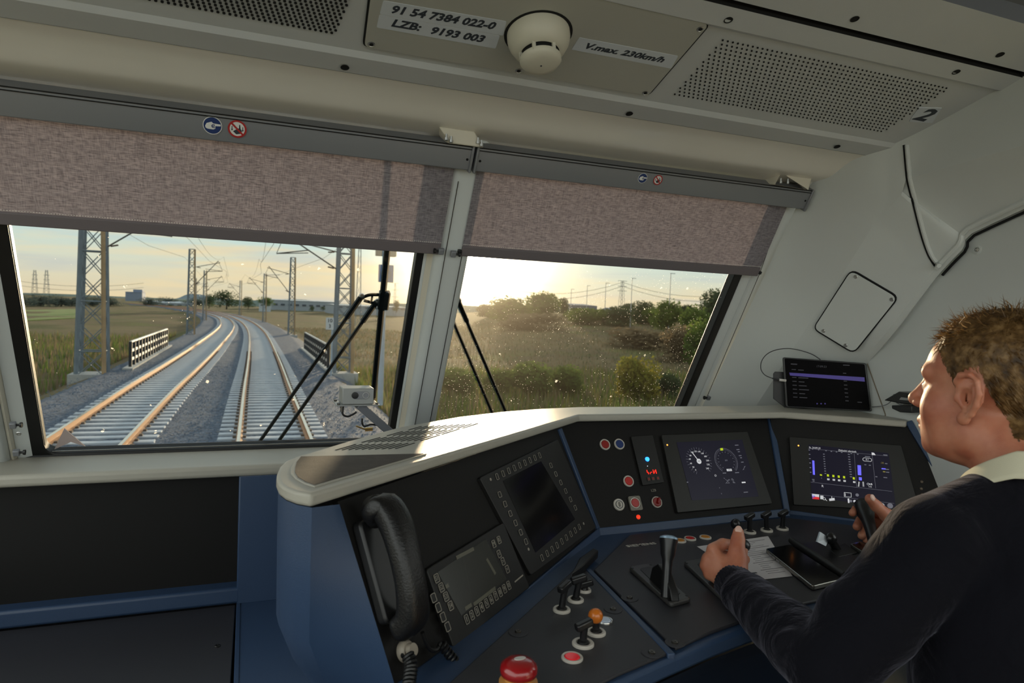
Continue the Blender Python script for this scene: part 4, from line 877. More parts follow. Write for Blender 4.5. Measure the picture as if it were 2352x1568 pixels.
# ================================================================== desk controls
def up(pbase, ptop, dy=0.0):
    b = onZ(pbase, DZ); t_ = onY(ptop, b.y + dy); return b, t_
M_LEV = mat('lever_black', (26, 26, 28), .3)
def tswitch(ring, head, label, rr, tilt, flag=True, rm=M_RING):
    b, h = up(ring, head); t = thing('toggle_switch', label, 'switch', b, group='toggle switches on the desk')
    Mx = sub(DF, (b.x, b.y)); mb = MB(); mb.lathe([(rr, 0), (rr, .003), (rr * .9, .0048), (rr * .66, .0045), (rr * .60, .001), (0, .001)], Mx, 28); mb.build('ring', rm, t, smooth=True, shade=40)
    mb = MB(); mb.lathe([(rr * .55, .001), (rr * .5, .006), (rr * .3, .009), (0, .010)], Mx, 20); mb.build('boot', M_BLK, t, smooth=True)
    mb = MB(); mb.tube([b + Vector((0, 0, .004)), b.lerp(h, .6), h], [.0062, .0056, .0066], 12); mb.build('lever', M_LEV, t, smooth=True)
    if flag:
        HM = Matrix.Translation(h) @ Matrix.Rotation(tilt, 4, 'Z') @ Matrix.Rotation(-.25, 4, 'Y'); mb = MB(); mb.box((0, 0, .003), (.030, .013, .012), HM); mb.build('handle', M_LEV, t, bevel=.003, seg=3)
    return t, h
tswitch((1290, 1402), (1297, 1350), 'toggle switch with a round-ended handle, left of the rear pair', .0155, .5)
tswitch((1322, 1379), (1330, 1333), 'taller toggle switch with a bar handle, nearest the desk divider', .0150, -.1)
tswitch((1342, 1357), (1345, 1343), 'low toggle switch at the rear of the left desk plate', .0130, -.2)
tswitch((1339, 1480), (1342, 1438), 'toggle switch before the orange ball lever', .0175, .1)
t, h = tswitch((1369, 1454), (1368, 1414), 'lever with an orange ball knob on the left desk plate', .0160, 0, flag=False); mb = MB(); mb.sphere(h, .0122, 20); mb.build('ball_knob', mat('orange_ball', (206, 112, 30), .3, coat=.4), t, smooth=True)
tswitch((1722, 1223), (1722, 1188), 'left toggle of the row of three behind the thumb', .0150, .2); tswitch((1761, 1219), (1760, 1184), 'middle toggle of the row of three under the speed display', .0150, .2); tswitch((1797, 1215), (1799, 1181), 'right toggle of the row of three under the speed display', .0150, .2)
b, h = up((1690, 1226), (1690, 1203)); t = thing('ball_lever', 'short black ball lever left of the three toggles', 'lever', b); mb = MB(); mb.tube([b, h], .006, 10); mb.build('stem', M_LEV, t, smooth=True); mb = MB(); mb.sphere(h, .0125, 18); mb.build('ball_knob', M_LEV, t, smooth=True)
M_AMB = mat('amber_button', (196, 130, 44), .35)
GD = 'round buttons on the desk'
button(DF, (1562, 1243), .0140, .0100, M_AMB, 'push_button', 'amber push button half hidden by the lever knob', GD)
button(DF, (1585, 1238), .0140, .0100, M_RED, 'push_button', 'red push button right of the lever knob', GD)
button(DF, (1620, 1235), .0140, .0100, M_AMB, 'push_button', 'amber push button nearest the thumbs-up hand', GD)
button(DF, (1389, 1427), .0140, .0105, mat('lit_white', (200, 214, 236), .3), 'push_button', 'white push button behind the orange ball', GD, rm=M_STEEL)
button(DF, (1314, 1512), .0165, .0115, mat('bright_red', (222, 34, 44), .3, emit=.12), 'push_button', 'bright red push button at the front of the left desk plate', GD)
b = onZ((1190, 1576), DZ); t = thing('emergency_button', 'large red mushroom button at the lower picture edge', 'button', b); Mx = sub(DF, (b.x, b.y))
mb = MB(); mb.lathe([(.027, 0), (.027, .008), (.019, .010), (.019, .016), (0, .016)], Mx, 28); mb.build('collar', mat('collar_yellow', (196, 140, 70), .5), t, smooth=True, shade=40)
mb = MB(); mb.lathe([(.018, .015), (.025, .018), (.0265, .024), (.025, .031), (.019, .036), (.010, .038), (0, .0385)], Mx, 32); mb.build('mushroom', mat('mushroom_red', (150, 22, 26), .22, coat=.6), t, smooth=True, shade=60)
mb = MB(); mb.prism([(a * .0085, b_ * .0045) for a, b_ in circ(1, 20)], .0383, .0392, Mx @ Matrix.Translation((.002, .002, 0))); mb.build('symbol', mat('symbol_white', (200, 196, 190), .5), t)
text_mb('SIEMENS', sub(DF, U(DF, (1473, 1251)), .02, .0005), .0112, bold=.014, depth=.0002, wscale=1.32).build('lettering', mat('letter_silver', (184, 180, 172), .5), con)
# traction levers
def lever_base(px, label, slot, name='lever_unit'):
    uv = UL(DF, px); t = thing(name, label, 'lever', DF @ Vector((*uv[0], 0)))
    mb = MB(); mb.prism(round_poly(uv, .01), 0, .009, DF); bp = mb.build('base_plate', mat('base_grey', (66, 65, 64), .4, metal=.2), t, bevel=.003)
    mb = MB(); mb.prism(round_poly(UL(DF, slot), .008), .0088, .0098, DF); mb.build('slot', M_BLK, t)
    for p in inset(uv, .012): mb = MB(); mb.lathe([(.0028, .009), (.0028, .0098), (0, .0098)], sub(DF, p), 12); mb.build('bolt', M_BLK, bp)
    return t
l1 = lever_base([(1443, 1310), (1492, 1302), (1588, 1384), (1540, 1397)], 'traction lever with a pale cap beside the maker lettering, free of hands', [(1468, 1316), (1496, 1310), (1564, 1374), (1534, 1382)])
a_ = onZ((1528, 1372), DZ + .008); k_ = onY((1536, 1236), a_.y + .035)
mb = MB(); q0 = onZ((1500, 1330), DZ + .008); q1 = onZ((1552, 1382), DZ + .008)
side = MB(); dirb = (q1 - q0).normalized(); BFm = fr(q0, dirb, (0, 0, 1)); L_ = (q1 - q0).length
mb.prism([(0, 0), (L_, 0), (L_ * .92, .018), (L_ * .6, .040), (L_ * .35, .045), (L_ * .1, .028)], -.008, .008, BFm); mb.build('boot', M_BLK, l1, bevel=.002)
ax = (k_ - a_).normalized(); LF = fr(a_, ax.orthogonal(), ax.cross(ax.orthogonal())); LL = (k_ - a_).length
if LF.col[2].xyz.dot(ax) < 0: LF = fr(a_, ax.cross(ax.orthogonal()), ax.orthogonal())
mb = MB(); mb.lathe([(.0085, .0), (.0085, LL * .45), (.0095, LL * .62), (.0135, LL * .72), (.0150, LL * .86), (.0172, LL * .95), (.0175, LL * .985), (0, LL)], LF, 24); mb.build('grip', M_LEV, l1, smooth=True, shade=60)
mb = MB(); mb.lathe([(.0168, LL * .985), (.0165, LL + .002), (.010, LL + .005), (0, LL + .006)], LF, 24); mb.build('cap', mat('cap_blue_grey', (150, 176, 198), .25, metal=.3), l1, smooth=True, shade=60)
l2 = lever_base([(1568, 1298), (1612, 1290), (1705, 1368), (1660, 1384)], 'brake lever base held by the left hand of the person', [(1600, 1304), (1622, 1298), (1680, 1356), (1655, 1362)])
hb_ = onZ((1668, 1330), DZ + .008); ht_ = onY((1703, 1252), hb_.y + .02)
mb = MB(); mb.tube([hb_, hb_.lerp(ht_, .5), hb_.lerp(ht_, .85), ht_], [.008, .009, .014, .016], 16); mb.sphere(ht_, .0175, 16, sc=(1, 1, .8)); mb.build('grip', M_LEV, l2, smooth=True, shade=60)
# paper, phones, dark tray and paddle
pp = thing('paper_sheet', 'printed white paper sheet on the desk beside the phone', 'paper', onZ((1722, 1330), DZ))
uv = UL(DF, [(1601, 1256), (1764, 1232), (1820, 1324), (1724, 1335)]); mb = MB(); mb.prism(uv, .0008, .0014, DF); mb.build('sheet', mat('paper', (206, 202, 204), .7), pp)
mb = MB(); a, b, c_, d = [Vector((*p, 0)) for p in uv]
for i in range(19):
    v = .08 + i * .045; p = a.lerp(d, v); q = b.lerp(c_, v); l0, l1_ = (.45, .92) if i % 4 == 0 else (.52, .66 + .3 * rnd.random())
    e, f = p.lerp(q, l0), p.lerp(q, l1_); g = f - e; mb.box((g.length / 2, 0, .0016), (g.length, .0012 if i % 4 else .0020, .0003), sub(DF, (e.x, e.y), math.atan2(g.y, g.x)))
mb.build('print', mat('grey_print', (128, 124, 128), .7), pp)
mb = MB(); mb.box((0, 0, .0017), (.011, .005, .0003), sub(DF, U(DF, (1733, 1317)), -.1)); mb.build('print_block', M_INK, pp)
def slab(name, label, cat, px, z0, th, m_edge, m_face, rad=.008):
    uv = UL(DF, px); t = thing(name, label, cat, DF @ Vector((*uv[0], z0)))
    mb = MB(); mb.prism(round_poly(uv, rad), z0, z0 + th, DF); mb.build('frame', m_edge, t, bevel=.0015)
    mb = MB(); mb.prism(round_poly(inset(uv, .004), rad * .8), z0 + th - .0005, z0 + th + .0006, DF); mb.build('screen', m_face, t)
    return t, uv
M_EDGE = mat('phone_steel', (150, 148, 140), .25, metal=.9); M_PSCR = mat('phone_screen', (10, 10, 12), .12, spec=.5)
t, uv = slab('mobile_phone', 'black mobile phone with a bright metal rim lying on the paper', 'phone', [(1757, 1270), (1812, 1260), (1935, 1341), (1866, 1358)], .0016, .009, M_EDGE, M_PSCR)
a, b = Vector(uv[0]), Vector(uv[3]); mb = MB()
d = (b - a).normalized(); nn = Vector((-d.y, d.x)) 
for f in (.10, .18, .27): p = a.lerp(b, f); mb.box((.007, 0, .006), (.014, .003, .004), sub(DF, p, math.atan2(d.y, d.x)))
mb.build('side_buttons', M_STEEL, t)
slab('small_phone', 'smaller dark phone with a bright edge under the right hand', 'phone', [(1952, 1258), (1975, 1252), (2020, 1276), (1998, 1288)], .001, .009, M_EDGE, M_PSCR, .004)
uv = UL(DF, [(1817, 1250), (1905, 1246), (2010, 1306), (1940, 1332)]); tr = thing('document_tray', 'dark document tray with a raised rounded edge behind the phone', 'tray', DF @ Vector((*uv[0], 0)))
mb = MB(); mb.prism(uv, 0, .003, DF); mb.build('tray', M_DARK, tr, bevel=.001); mb = MB(); mb.tube([DF @ Vector((*uv[0], .010)), DF @ Vector((*uv[3], .010))], .0075, 12); mb.build('edge_roll', M_UNIT, tr, smooth=True)
b = onZ((1922, 1262), DZ); t = thing('paddle_lever', 'short lever with a flat silver paddle right of the phone', 'lever', b)
mb = MB(); mb.prism(round_poly(UL(DF, [(1906, 1266), (1940, 1250), (1970, 1272), (1925, 1282)]), .006), 0, .004, DF); mb.build('base_plate', M_UNIT, t, bevel=.001)
h = onY((1908, 1236), b.y - .01); mb = MB(); mb.tube([b, b.lerp(h, .6), h], [.010, .009, .011], 14); mb.sphere(h, .0135, 16); mb.build('stem', M_LEV, t, smooth=True)
P = [onY(p, b.y - .02) for p in ((1877, 1244), (1894, 1225), (1915, 1239), (1897, 1254))]; P[1].y += .012; P[2].y += .012; mb = MB(); mb.add(P + [p + Vector((0, .004, -.001)) for p in P], [(0, 1, 2, 3), (7, 6, 5, 4), (0, 4, 5, 1), (1, 5, 6, 2), (2, 6, 7, 3), (3, 7, 4, 0)]); mb.build('paddle', mat('paddle_silver', (160, 164, 168), .3, metal=.7), t)
uv = UL(DF, [(1312, 1336), (1338, 1318), (1374, 1282), (1362, 1276), (1330, 1300)]); mb = MB(); mb.prism(uv, 0, .018, DF); mb.build('corner_cover', M_DARK, con, bevel=.003)
# ================================================================== tablet and holder on the hood
TB0 = onZ((1806, 936), HZ + .002); TB1 = onZ((2003, 948), HZ + .002)
uu = (TB1 - TB0).normalized(); bk_ = Vector((-uu.y, uu.x, 0))
TF = fr(TB0, uu, Vector((0, 0, 1)) + bk_ * .10)
tb = thing('tablet', 'dark tablet with a violet highlighted row standing on the hood', 'tablet', TB0)
q = UL(TF, [(1798, 820), (1990, 834), (2003, 945), (1805, 935)]); mb = MB(); mb.prism(round_poly(q, .006), -.009, 0, TF); mb.build('case', M_DARK, tb, bevel=.002)
mb = MB(); mb.prism(round_poly(inset(q, .006), .004), -.0005, .0006, TF); s_ = mb.build('screen', mat('tablet_glass', (5, 4, 6), .45, spec=.05), tb)
S = Scr(TF @ Matrix.Translation((0, 0, .0008)), s_, TF)
def z6(x, y): return (1740 + x / 6.03, 780 + y / 6.03)
VI = emat('violet', (48, 34, 110), .35); TD = emat('dimtext', (48, 45, 58), .05)
S.quad([z6(440, 455), z6(1480, 520), z6(1485, 580), z6(450, 495)], VI)
S.text(z6(885, 372), '17:09:23', .0060, TD); S.blur(z6(505, 338), .018, TD, .003); S.blur(z6(1230, 352), .018, TD); S.disc(z6(1192, 352), .0014, TD)
for i in range(8):
    y0 = 412 + i * 54.5; x0 = 480 + i * 3; m_ = W2 if i == 1 else TD
    S.blur(z6(x0 + 22, y0), .012, m_); S.blur(z6(x0 + 120 + (i % 3) * 14, y0 + 8), .016 + .006 * (i % 3), m_); S.blur(z6(1205 + i * 5, y0 + 52), .009, m_)
S.blur(z6(1380, 538), .014, W2); S.blur(z6(1415, 865), .012, TD)
for x in (825, 880, 935): S.disc(z6(x, 885), .002, VI)
S.done()
hd = thing('tablet_holder', 'black holder plate behind the tablet with a white-plugged cable', 'holder', TB0 + bk_ * .02)
HFm = TF @ Matrix.Translation((0, 0, -.020)); q = UL(HFm, [(1776, 858), (1780, 853), (1900, 858), (1915, 938), (1806, 938), (1776, 915)]); mb = MB(); mb.prism(q, -.004, 0, HFm); mb.build('back_plate', M_DARK, hd, bevel=.001)
mb = MB(); mb.box((.09, .012, -.012), (.05, .02, .02), TF); mb.build('foot', M_DARK, hd)
M_CBL = mat('cable_dark', (44, 44, 46), .5)
cp = [at_n(TF, z6(x, y), n) for x, y, n in ((300, 560, .006), (210, 535, .008), (105, 490, .010), (48, 410, .008), (55, 300, -.01), (130, 200, -.03), (260, 140, -.045), (430, 122, -.055), (600, 150, -.055), (760, 205, -.050), (870, 275, -.035))]
cb_ = thing('charging_cable', 'thin dark charging cable looping behind the tablet', 'cable', at_n(TF, z6(300, 560), 0))
mb = MB(); mb.tube(catmull(cp, 6), .0013, 8); mb.build('cable', M_CBL, cb_, smooth=True)
mb = MB(); mb.tube([at_n(TF, z6(205, 533), .008), at_n(TF, z6(300, 556), .006)], .0022, 8); mb.build('strain_relief', M_CBL, cb_, smooth=True)
mb = MB(); a, b = at_n(TF, z6(300, 556), .006), at_n(TF, z6(395, 566), .004); mb.tube([a, b], .0036, 4); mb.build('plug', mat('plug_white', (210, 206, 200), .4), cb_)
mb = MB(); XW = 1.70; mb.tube(catmull([at_n(TF, z6(1590, 930), -.004), onX(z6(1690, 922), 1.69), onX(z6(1790, 895), XW), onX(z6(1860, 840), XW), onX(z6(1908, 775), XW), onX(z6(1885, 760), XW), onX(z6(1890, 830), XW), onX(z6(1950, 885), XW), onX(z6(2030, 908), XW)], 6), .0014, 8)
mb.build('charging_cable', mat('cable_grey', (120, 122, 124), .5), smooth=True, cat='cable', label='thin grey cable from the tablet to the wall device')
wd_ = thing('wall_device', 'black wall-mounted device with a pale stripe in front of the face', 'device', onX(z6(2060, 960), 1.72))
XF = fr(onX(z6(2060, 880), 1.725), (0, -1, 0), (0, 0, 1)); q = UL(XF, [z6(1940, 835), z6(2150, 715), z6(2400, 760), z6(2400, 900), z6(2180, 880)]); mb = MB(); mb.prism(q, 0, .055, XF); mb.build('body', M_DARK, wd_, bevel=.003)
q = UL(XF, [z6(2015, 905), z6(2300, 905), z6(2300, 1010), z6(2130, 1000), z6(2020, 950)]); mb = MB(); mb.prism(q, 0, .045, XF); mb.build('clamp', M_DARK, wd_, bevel=.002)
XS = XF @ Matrix.Translation((0, 0, .0555)); q = UL(XS, [z6(1965, 830), z6(2140, 845), z6(2150, 818), z6(1990, 795)]); mb = MB(); mb.prism(q, 0, .001, XS); mb.build('stripe', mat('stripe_pale', (140, 140, 138), .5), wd_)
mb = MB(); mb.tube([onX(z6(2030, 908), XW - .005), onX(z6(2120, 905), XW - .012)], .004, 6); mb.build('plug', mat('plug_grey', (120, 118, 112), .4), wd_)
# ================================================================== the driver
def Pd(px, py, dep): return CAM + R3 @ (_d(px, py) * (dep / F))
class Field:
    """signed distance field on a grid; smooth unions, then surface nets"""
    def __init__(s, lo, hi, h):
        s.lo = np.array(lo, float); s.h = h; s.n = np.ceil((np.array(hi) - s.lo) / h).astype(int) + 1
        s.S = np.full(s.n, .05, np.float32); s.ax = [s.lo[i] + h * np.arange(s.n[i]) for i in range(3)]
    def _win(s, lo, hi, m=.045):
        a = np.clip(np.floor((np.array(lo) - m - s.lo) / s.h).astype(int), 0, s.n - 1); b = np.clip(np.ceil((np.array(hi) + m - s.lo) / s.h).astype(int) + 1, 1, s.n)
        sl = tuple(slice(a[i], b[i]) for i in range(3))
        return sl, [v.astype(np.float32) for v in np.meshgrid(*[s.ax[i][sl[i]] for i in range(3)], indexing='ij', sparse=True)]
    def _join(s, sl, d, k, cut):
        A = s.S[sl]
        if cut: A2, d2 = -A, d
        else: A2, d2 = A, d
        hh = np.clip(.5 + .5 * (d2 - A2) / k, 0, 1); o = d2 + (A2 - d2) * hh - k * hh * (1 - hh)
        s.S[sl] = -o if cut else o
    def cap(s, a, b, ra, rb, k=.01, cut=False):
        a, b = np.array(a, float), np.array(b, float); r = max(ra, rb)
        if (np.maximum(a, b) + r < s.lo).any() or (np.minimum(a, b) - r > s.lo + s.h * s.n).any(): return s
        sl, (X, Y, Z) = s._win(np.minimum(a, b) - r, np.maximum(a, b) + r)
        ab = b - a; L = max(1e-9, float(ab @ ab))
        t = np.clip(((X - a[0]) * ab[0] + (Y - a[1]) * ab[1] + (Z - a[2]) * ab[2]) / L, 0, 1)
        d = np.sqrt((X - a[0] - t * ab[0]) ** 2 + (Y - a[1] - t * ab[1]) ** 2 + (Z - a[2] - t * ab[2]) ** 2) - (ra + (rb - ra) * t)
        s._join(sl, d, k, cut); return s
    def ell(s, c, r, R=None, k=.012, cut=False):
        c = np.array(c, float); r = np.array(r, float); m = r.max(); sl, (X, Y, Z) = s._win(c - m, c + m)
        R = np.eye(3) if R is None else np.array(R)
        p = [(X - c[0]) * R[0][i] + (Y - c[1]) * R[1][i] + (Z - c[2]) * R[2][i] for i in range(3)]
        q = np.sqrt(sum((p[i] / r[i]) ** 2 for i in range(3))); g = np.sqrt(sum((p[i] / r[i] ** 2) ** 2 for i in range(3))) + 1e-6
        s._join(sl, q * (q - 1) / g, k, cut); return s
    def chain(s, P, k=.004):
        for (a, ra), (b, rb) in zip(P, P[1:]): s.cap(a, b, ra, rb, k)
        return s
    def mesh(s):
        S = s.S; ins = S < 0; nx, ny, nz = S.shape
        c = np.zeros((nx - 1, ny - 1, nz - 1), np.uint8)
        for i in (0, 1):
            for j in (0, 1):
                for k in (0, 1): c += ins[i:nx - 1 + i, j:ny - 1 + j, k:nz - 1 + k]
        I = np.argwhere((c > 0) & (c < 8)); idx = np.full(c.shape, -1, np.int32); idx[tuple(I.T)] = np.arange(len(I))
        acc = np.zeros((len(I), 3)); cnt = np.zeros(len(I))
        cor = [(i, j, k) for i in (0, 1) for j in (0, 1) for k in (0, 1)]
        for a in cor:
            for ax in range(3):
                if a[ax]: continue
                b = list(a); b[ax] = 1
                va = S[I[:, 0] + a[0], I[:, 1] + a[1], I[:, 2] + a[2]]; vb = S[I[:, 0] + b[0], I[:, 1] + b[1], I[:, 2] + b[2]]
                m = (va < 0) != (vb < 0); t = np.where(m, va / np.where(m, va - vb, 1), 0)
                p = np.array(a, float) + t[:, None] * (np.array(b) - np.array(a)); acc[m] += p[m]; cnt[m] += 1
        V = s.lo + s.h * (I + acc / cnt[:, None]); Fs = []
        for ax in range(3):
            o = [i for i in range(3) if i != ax]; sa = [slice(1, -1)] * 3; sb = [slice(1, -1)] * 3; sa[ax] = slice(0, -1); sb[ax] = slice(1, None)
            A, B = ins[tuple(sa)], ins[tuple(sb)]; E = np.argwhere(A != B); off = np.array([1, 1, 1]); off[ax] = 0; E = E + off
            fl = A[tuple((E - off).T)]
            q = []
            for d1, d2 in ((-1, -1), (0, -1), (0, 0), (-1, 0)):
                C = E.copy(); C[:, o[0]] += d1; C[:, o[1]] += d2; q.append(idx[tuple(C.T)])
            q = np.stack(q, 1); flip = fl if ax != 1 else ~fl; q[~flip] = q[~flip][:, ::-1]
            Fs.append(q)
        return V, np.concatenate(Fs)
def np_obj(name, V, Fq, m, parent, smooth_it=2):
    Mi = ROOTM[_root(parent)].inverted(); T_ = np.array(Mi.translation)
    me = bpy.data.meshes.new(name); me.vertices.add(len(V)); me.vertices.foreach_set('co', (V + T_).astype(np.float32).ravel())
    me.loops.add(Fq.size); me.loops.foreach_set('vertex_index', Fq.astype(np.int32).ravel()); me.polygons.add(len(Fq))
    me.polygons.foreach_set('loop_start', np.arange(0, Fq.size, Fq.shape[1], dtype=np.int32)); me.polygons.foreach_set('use_smooth', np.ones(len(Fq), bool))
    me.update(calc_edges=True); me.validate(); me.materials.append(m)
    o = bpy.data.objects.new(name, me); COL.objects.link(o); o.parent = parent
    if smooth_it: sm_ = o.modifiers.new('relax', 'SMOOTH'); sm_.factor = .5 if smooth_it > 1 else .35; sm_.iterations = smooth_it
    return o
HY = math.radians(12)
hf = np.array([-math.sin(HY), math.cos(HY), 0]); hr = np.array([math.cos(HY), math.sin(HY), 0]); hu = np.array([0, 0, 1.0])
HC = np.array(Pd(2222, 918, 1.06)) + hr * .079
HR = np.stack([hr, hf, hu], 1)                       # head axes as columns
def hl(x, y, z): return HC + hr * x + hf * y + hu * z
ps = thing('person', 'man with short fair hair, dark sweater and cream collar seated at the console, thumb up', 'person', (1.1, .66, .3))
B = Field((.78, .42, .60), (1.56, 1.30, 1.69), .003)
# neck, torso under the clothes
NB = np.array([1.118, .665, 1.368])
B.cap(NB, hl(0, -.02, -.05), .070, .062, .02)
B.ell((1.11, .645, 1.10), (.155, .095, .25), k=.03); B.cap((.99, .675, 1.29), (1.25, .70, 1.29), .045, .045, .03); B.ell((1.11, .64, .85), (.155, .12, .20), k=.04)
# head
B.ell(hl(0, -.022, .050), (.079, .102, .086), HR, .01); B.ell(hl(0, .030, -.015), (.066, .068, .088), HR, .02)
B.ell(hl(0, .040, .050), (.064, .050, .050), HR, .02)
B.ell(hl(0, .034, -.068), (.061, .062, .046), HR, .02); B.ell(hl(0, .074, -.090), (.024, .022, .018), HR, .014)
for sx in (-1, 1):
    B.ell(hl(sx * .045, .056, -.024), (.024, .026, .034), HR, .016)      # cheeks
    B.ell(hl(sx * .053, -.002, -.060), (.018, .032, .030), HR, .014)     # jaw angle
    B.cap(hl(sx * .008, .088, .037), hl(sx * .048, .073, .036), .0125, .0115, .012)   # brow
B.cap(hl(0, .093, .020), hl(0, .112, -.012), .0085, .0115, .010); B.ell(hl(0, .113, -.016), (.013, .013, .011), HR, .008)
for sx in (-1, 1):
    B.ell(hl(sx * .0135, .102, -.021), (.008, .011, .008), HR, .005); B.ell(hl(sx * .033, .095, .012), (.016, .013, .011), HR, .010, cut=True)
    B.ell(hl(sx * .032, .076, .011), (.0135, .0125, .0125), HR, .004)
B.ell(hl(0, .091, -.048), (.026, .014, .010), HR, .010); B.ell(hl(0, .0965, -.0505), (.021, .009, .0055), HR, .004); B.ell(hl(0, .0945, -.0615), (.019, .010, .0065), HR, .004); B.cap(hl(-.022, .096, -.0560), hl(.022, .096, -.0560), .0016, .0016, .003, cut=True)
# ears
for sx in (-1, 1):
    e = lambda x, y, z: hl(sx * (.073 + x), y, z)
    rim = [(.000, .012, .012), (.008, .016, .027), (.015, .008, .038), (.019, -.007, .040), (.021, -.018, .030), (.021, -.022, .012), (.018, -.018, -.006), (.013, -.010, -.020), (.007, .001, -.030)]
    B.ell(e(.006, -.003, .010), (.006, .021, .030), HR, .006)
    B.chain([(e(*p), .0048) for p in rim], .003); B.ell(e(.006, .004, -.030), (.006, .010, .011), HR, .005)
    B.ell(e(.015, .000, .004), (.013, .011, .015), HR, .002, cut=True); B.ell(e(.018, -.006, .026), (.010, .010, .009), HR, .002, cut=True)
    B.ell(e(.006, .015, .001), (.005, .005, .007), HR, .004); B.chain([(e(.013, -.011, .022), .0032), (e(.014, -.013, .004), .0034), (e(.010, -.006, -.014), .0030)], .003)
# left hand, closed round the lever, thumb up
B.cap(Pd(1770, 1430, 1.18), Pd(1684, 1342, 1.292), .036, .027, .02)
wr = Pd(1682, 1338, 1.298)
fing = [[(1638, 1262, 1.333, .0128), (1660, 1249, 1.352, .0112), (1690, 1251, 1.376, .0098), (1707, 1262, 1.372, .0092), (1707, 1274, 1.357, .0086)],
        [(1627, 1283, 1.333, .0130), (1647, 1274, 1.362, .0114), (1688, 1277, 1.386, .0100), (1711, 1284, 1.376, .0094), (1708, 1290, 1.360, .0088)],
        [(1622, 1299, 1.331, .0126), (1645, 1295, 1.360, .0110), (1686, 1299, 1.383, .0096), (1707, 1303, 1.373, .0090), (1704, 1307, 1.359, .0084)],
        [(1629, 1318, 1.324, .0114), (1650, 1316, 1.350, .0098), (1684, 1318, 1.369, .0086), (1700, 1320, 1.362, .0080), (1698, 1322, 1.351, .0074)]]
for f_ in fing:
    B.cap(wr, Pd(*f_[0][:3]), .019, f_[0][3] * .92, .008); B.chain([(Pd(*q[:3]), q[3]) for q in f_], .0022)
B.cap(Pd(1642, 1290, 1.334), Pd(1672, 1302, 1.322), .016, .022, .010)
th = [(1690, 1312, 1.300, .0235), (1694, 1284, 1.312, .0180), (1693, 1262, 1.318, .0138), (1695, 1240, 1.327, .0118), (1696, 1222, 1.334, .0104)]
B.chain([(Pd(*q[:3]), q[3]) for q in th], .008)
# right hand round the black controller
B.cap((1.42, .98, 1.12), Pd(2085, 1225, 1.62), .038, .028, .02)
wr2 = Pd(2082, 1222, 1.62)
fing2 = [[(2044, 1188, 1.660, .0120), (2000, 1172, 1.690, .0108), (1966, 1169, 1.668, .0096), (1958, 1178, 1.642, .0088)],
         [(2047, 1208, 1.662, .0122), (2006, 1195, 1.692, .0110), (1976, 1194, 1.662, .0102), (1968, 1209, 1.636, .0096)],
         [(2047, 1227, 1.657, .0118), (2012, 1216, 1.686, .0106), (1988, 1214, 1.657, .0098), (1979, 1230, 1.636, .0092)],
         [(2047, 1244, 1.650, .0106), (2018, 1236, 1.676, .0094), (1999, 1234, 1.652, .0086), (1990, 1243, 1.636, .0080)]]
for f_ in fing2:
    B.cap(wr2, Pd(*f_[0][:3]), .022, f_[0][3], .012); B.chain([(Pd(*q[:3]), q[3]) for q in f_], .0022)
B.chain([(Pd(*q[:3]), q[3]) for q in [(2066, 1208, 1.610, .019), (2038, 1184, 1.598, .0150), (2013, 1162, 1.590, .0122), (1998, 1145, 1.585, .0112)]], .008)
BV, BF_ = B.mesh()
def skin_mat():
    m = bpy.data.materials.new('skin'); m.use_nodes = True; t = NT(m.node_tree); b = t.n['Principled BSDF']
    tc = t.new('ShaderNodeTexCoord').outputs['Object']
    n = t.new('ShaderNodeTexNoise', {'Vector': tc, 'Scale': 22, 'Detail': 3}).outputs[0]
    c = t.ramp(n, [(.3, s2l((172, 100, 76))), (.5, s2l((192, 124, 96))), (.7, s2l((204, 142, 114)))])
    t.l.new(c, b.inputs['Base Color']); b.inputs['Roughness'].default_value = .48; b.inputs['Subsurface Weight'].default_value = .25; b.inputs['Subsurface Radius'].default_value = (1, .3, .15); b.inputs['Subsurface Scale'].default_value = .012
    n2 = t.new('ShaderNodeTexNoise', {'Vector': tc, 'Scale': 420, 'Detail': 2}).outputs[0]
    bp = t.new('ShaderNodeBump', {'Height': n2, 'Strength': .25, 'Distance': .001}); t.l.new(bp.outputs[0], b.inputs['Normal'])
    return m
M_SKIN = skin_mat()
body = np_obj('body', BV, BF_, M_SKIN, ps, 1)
# nails
M_NAIL = mat('nail', (226, 186, 170), .3)
def nail(p, q, r, side):
    p, q = Vector(p), Vector(q); d = (p - q).normalized(); n = (Vector(side) - d * Vector(side).dot(d)).normalized(); Mx = fr(p + d * r * .25 + n * r * .80, n.cross(d), d)
    mb = MB(); mb.sphere((0, 0, 0), 1, 14, Mx, (r * .66, r * .80, r * .28)); mb.build('nail', M_NAIL, ps, smooth=True)
tocam = (CAM - Pd(1696, 1222, 1.334)).normalized()
nail(Pd(1696, 1222, 1.334), Pd(1695, 1240, 1.327), .0104, tocam + Vector((0, 0, .9))); nail(Pd(1998, 1145, 1.585), Pd(2013, 1162, 1.590), .0112, tocam + Vector((.2, 0, .5)))
for sx in (-1, 1): mb = MB(); mb.sphere(Vector(hl(sx * .032, .0775, .011)), .0122, 14); mb.build('eye', mat('eye_white', (206, 200, 194), .25), ps, smooth=True)
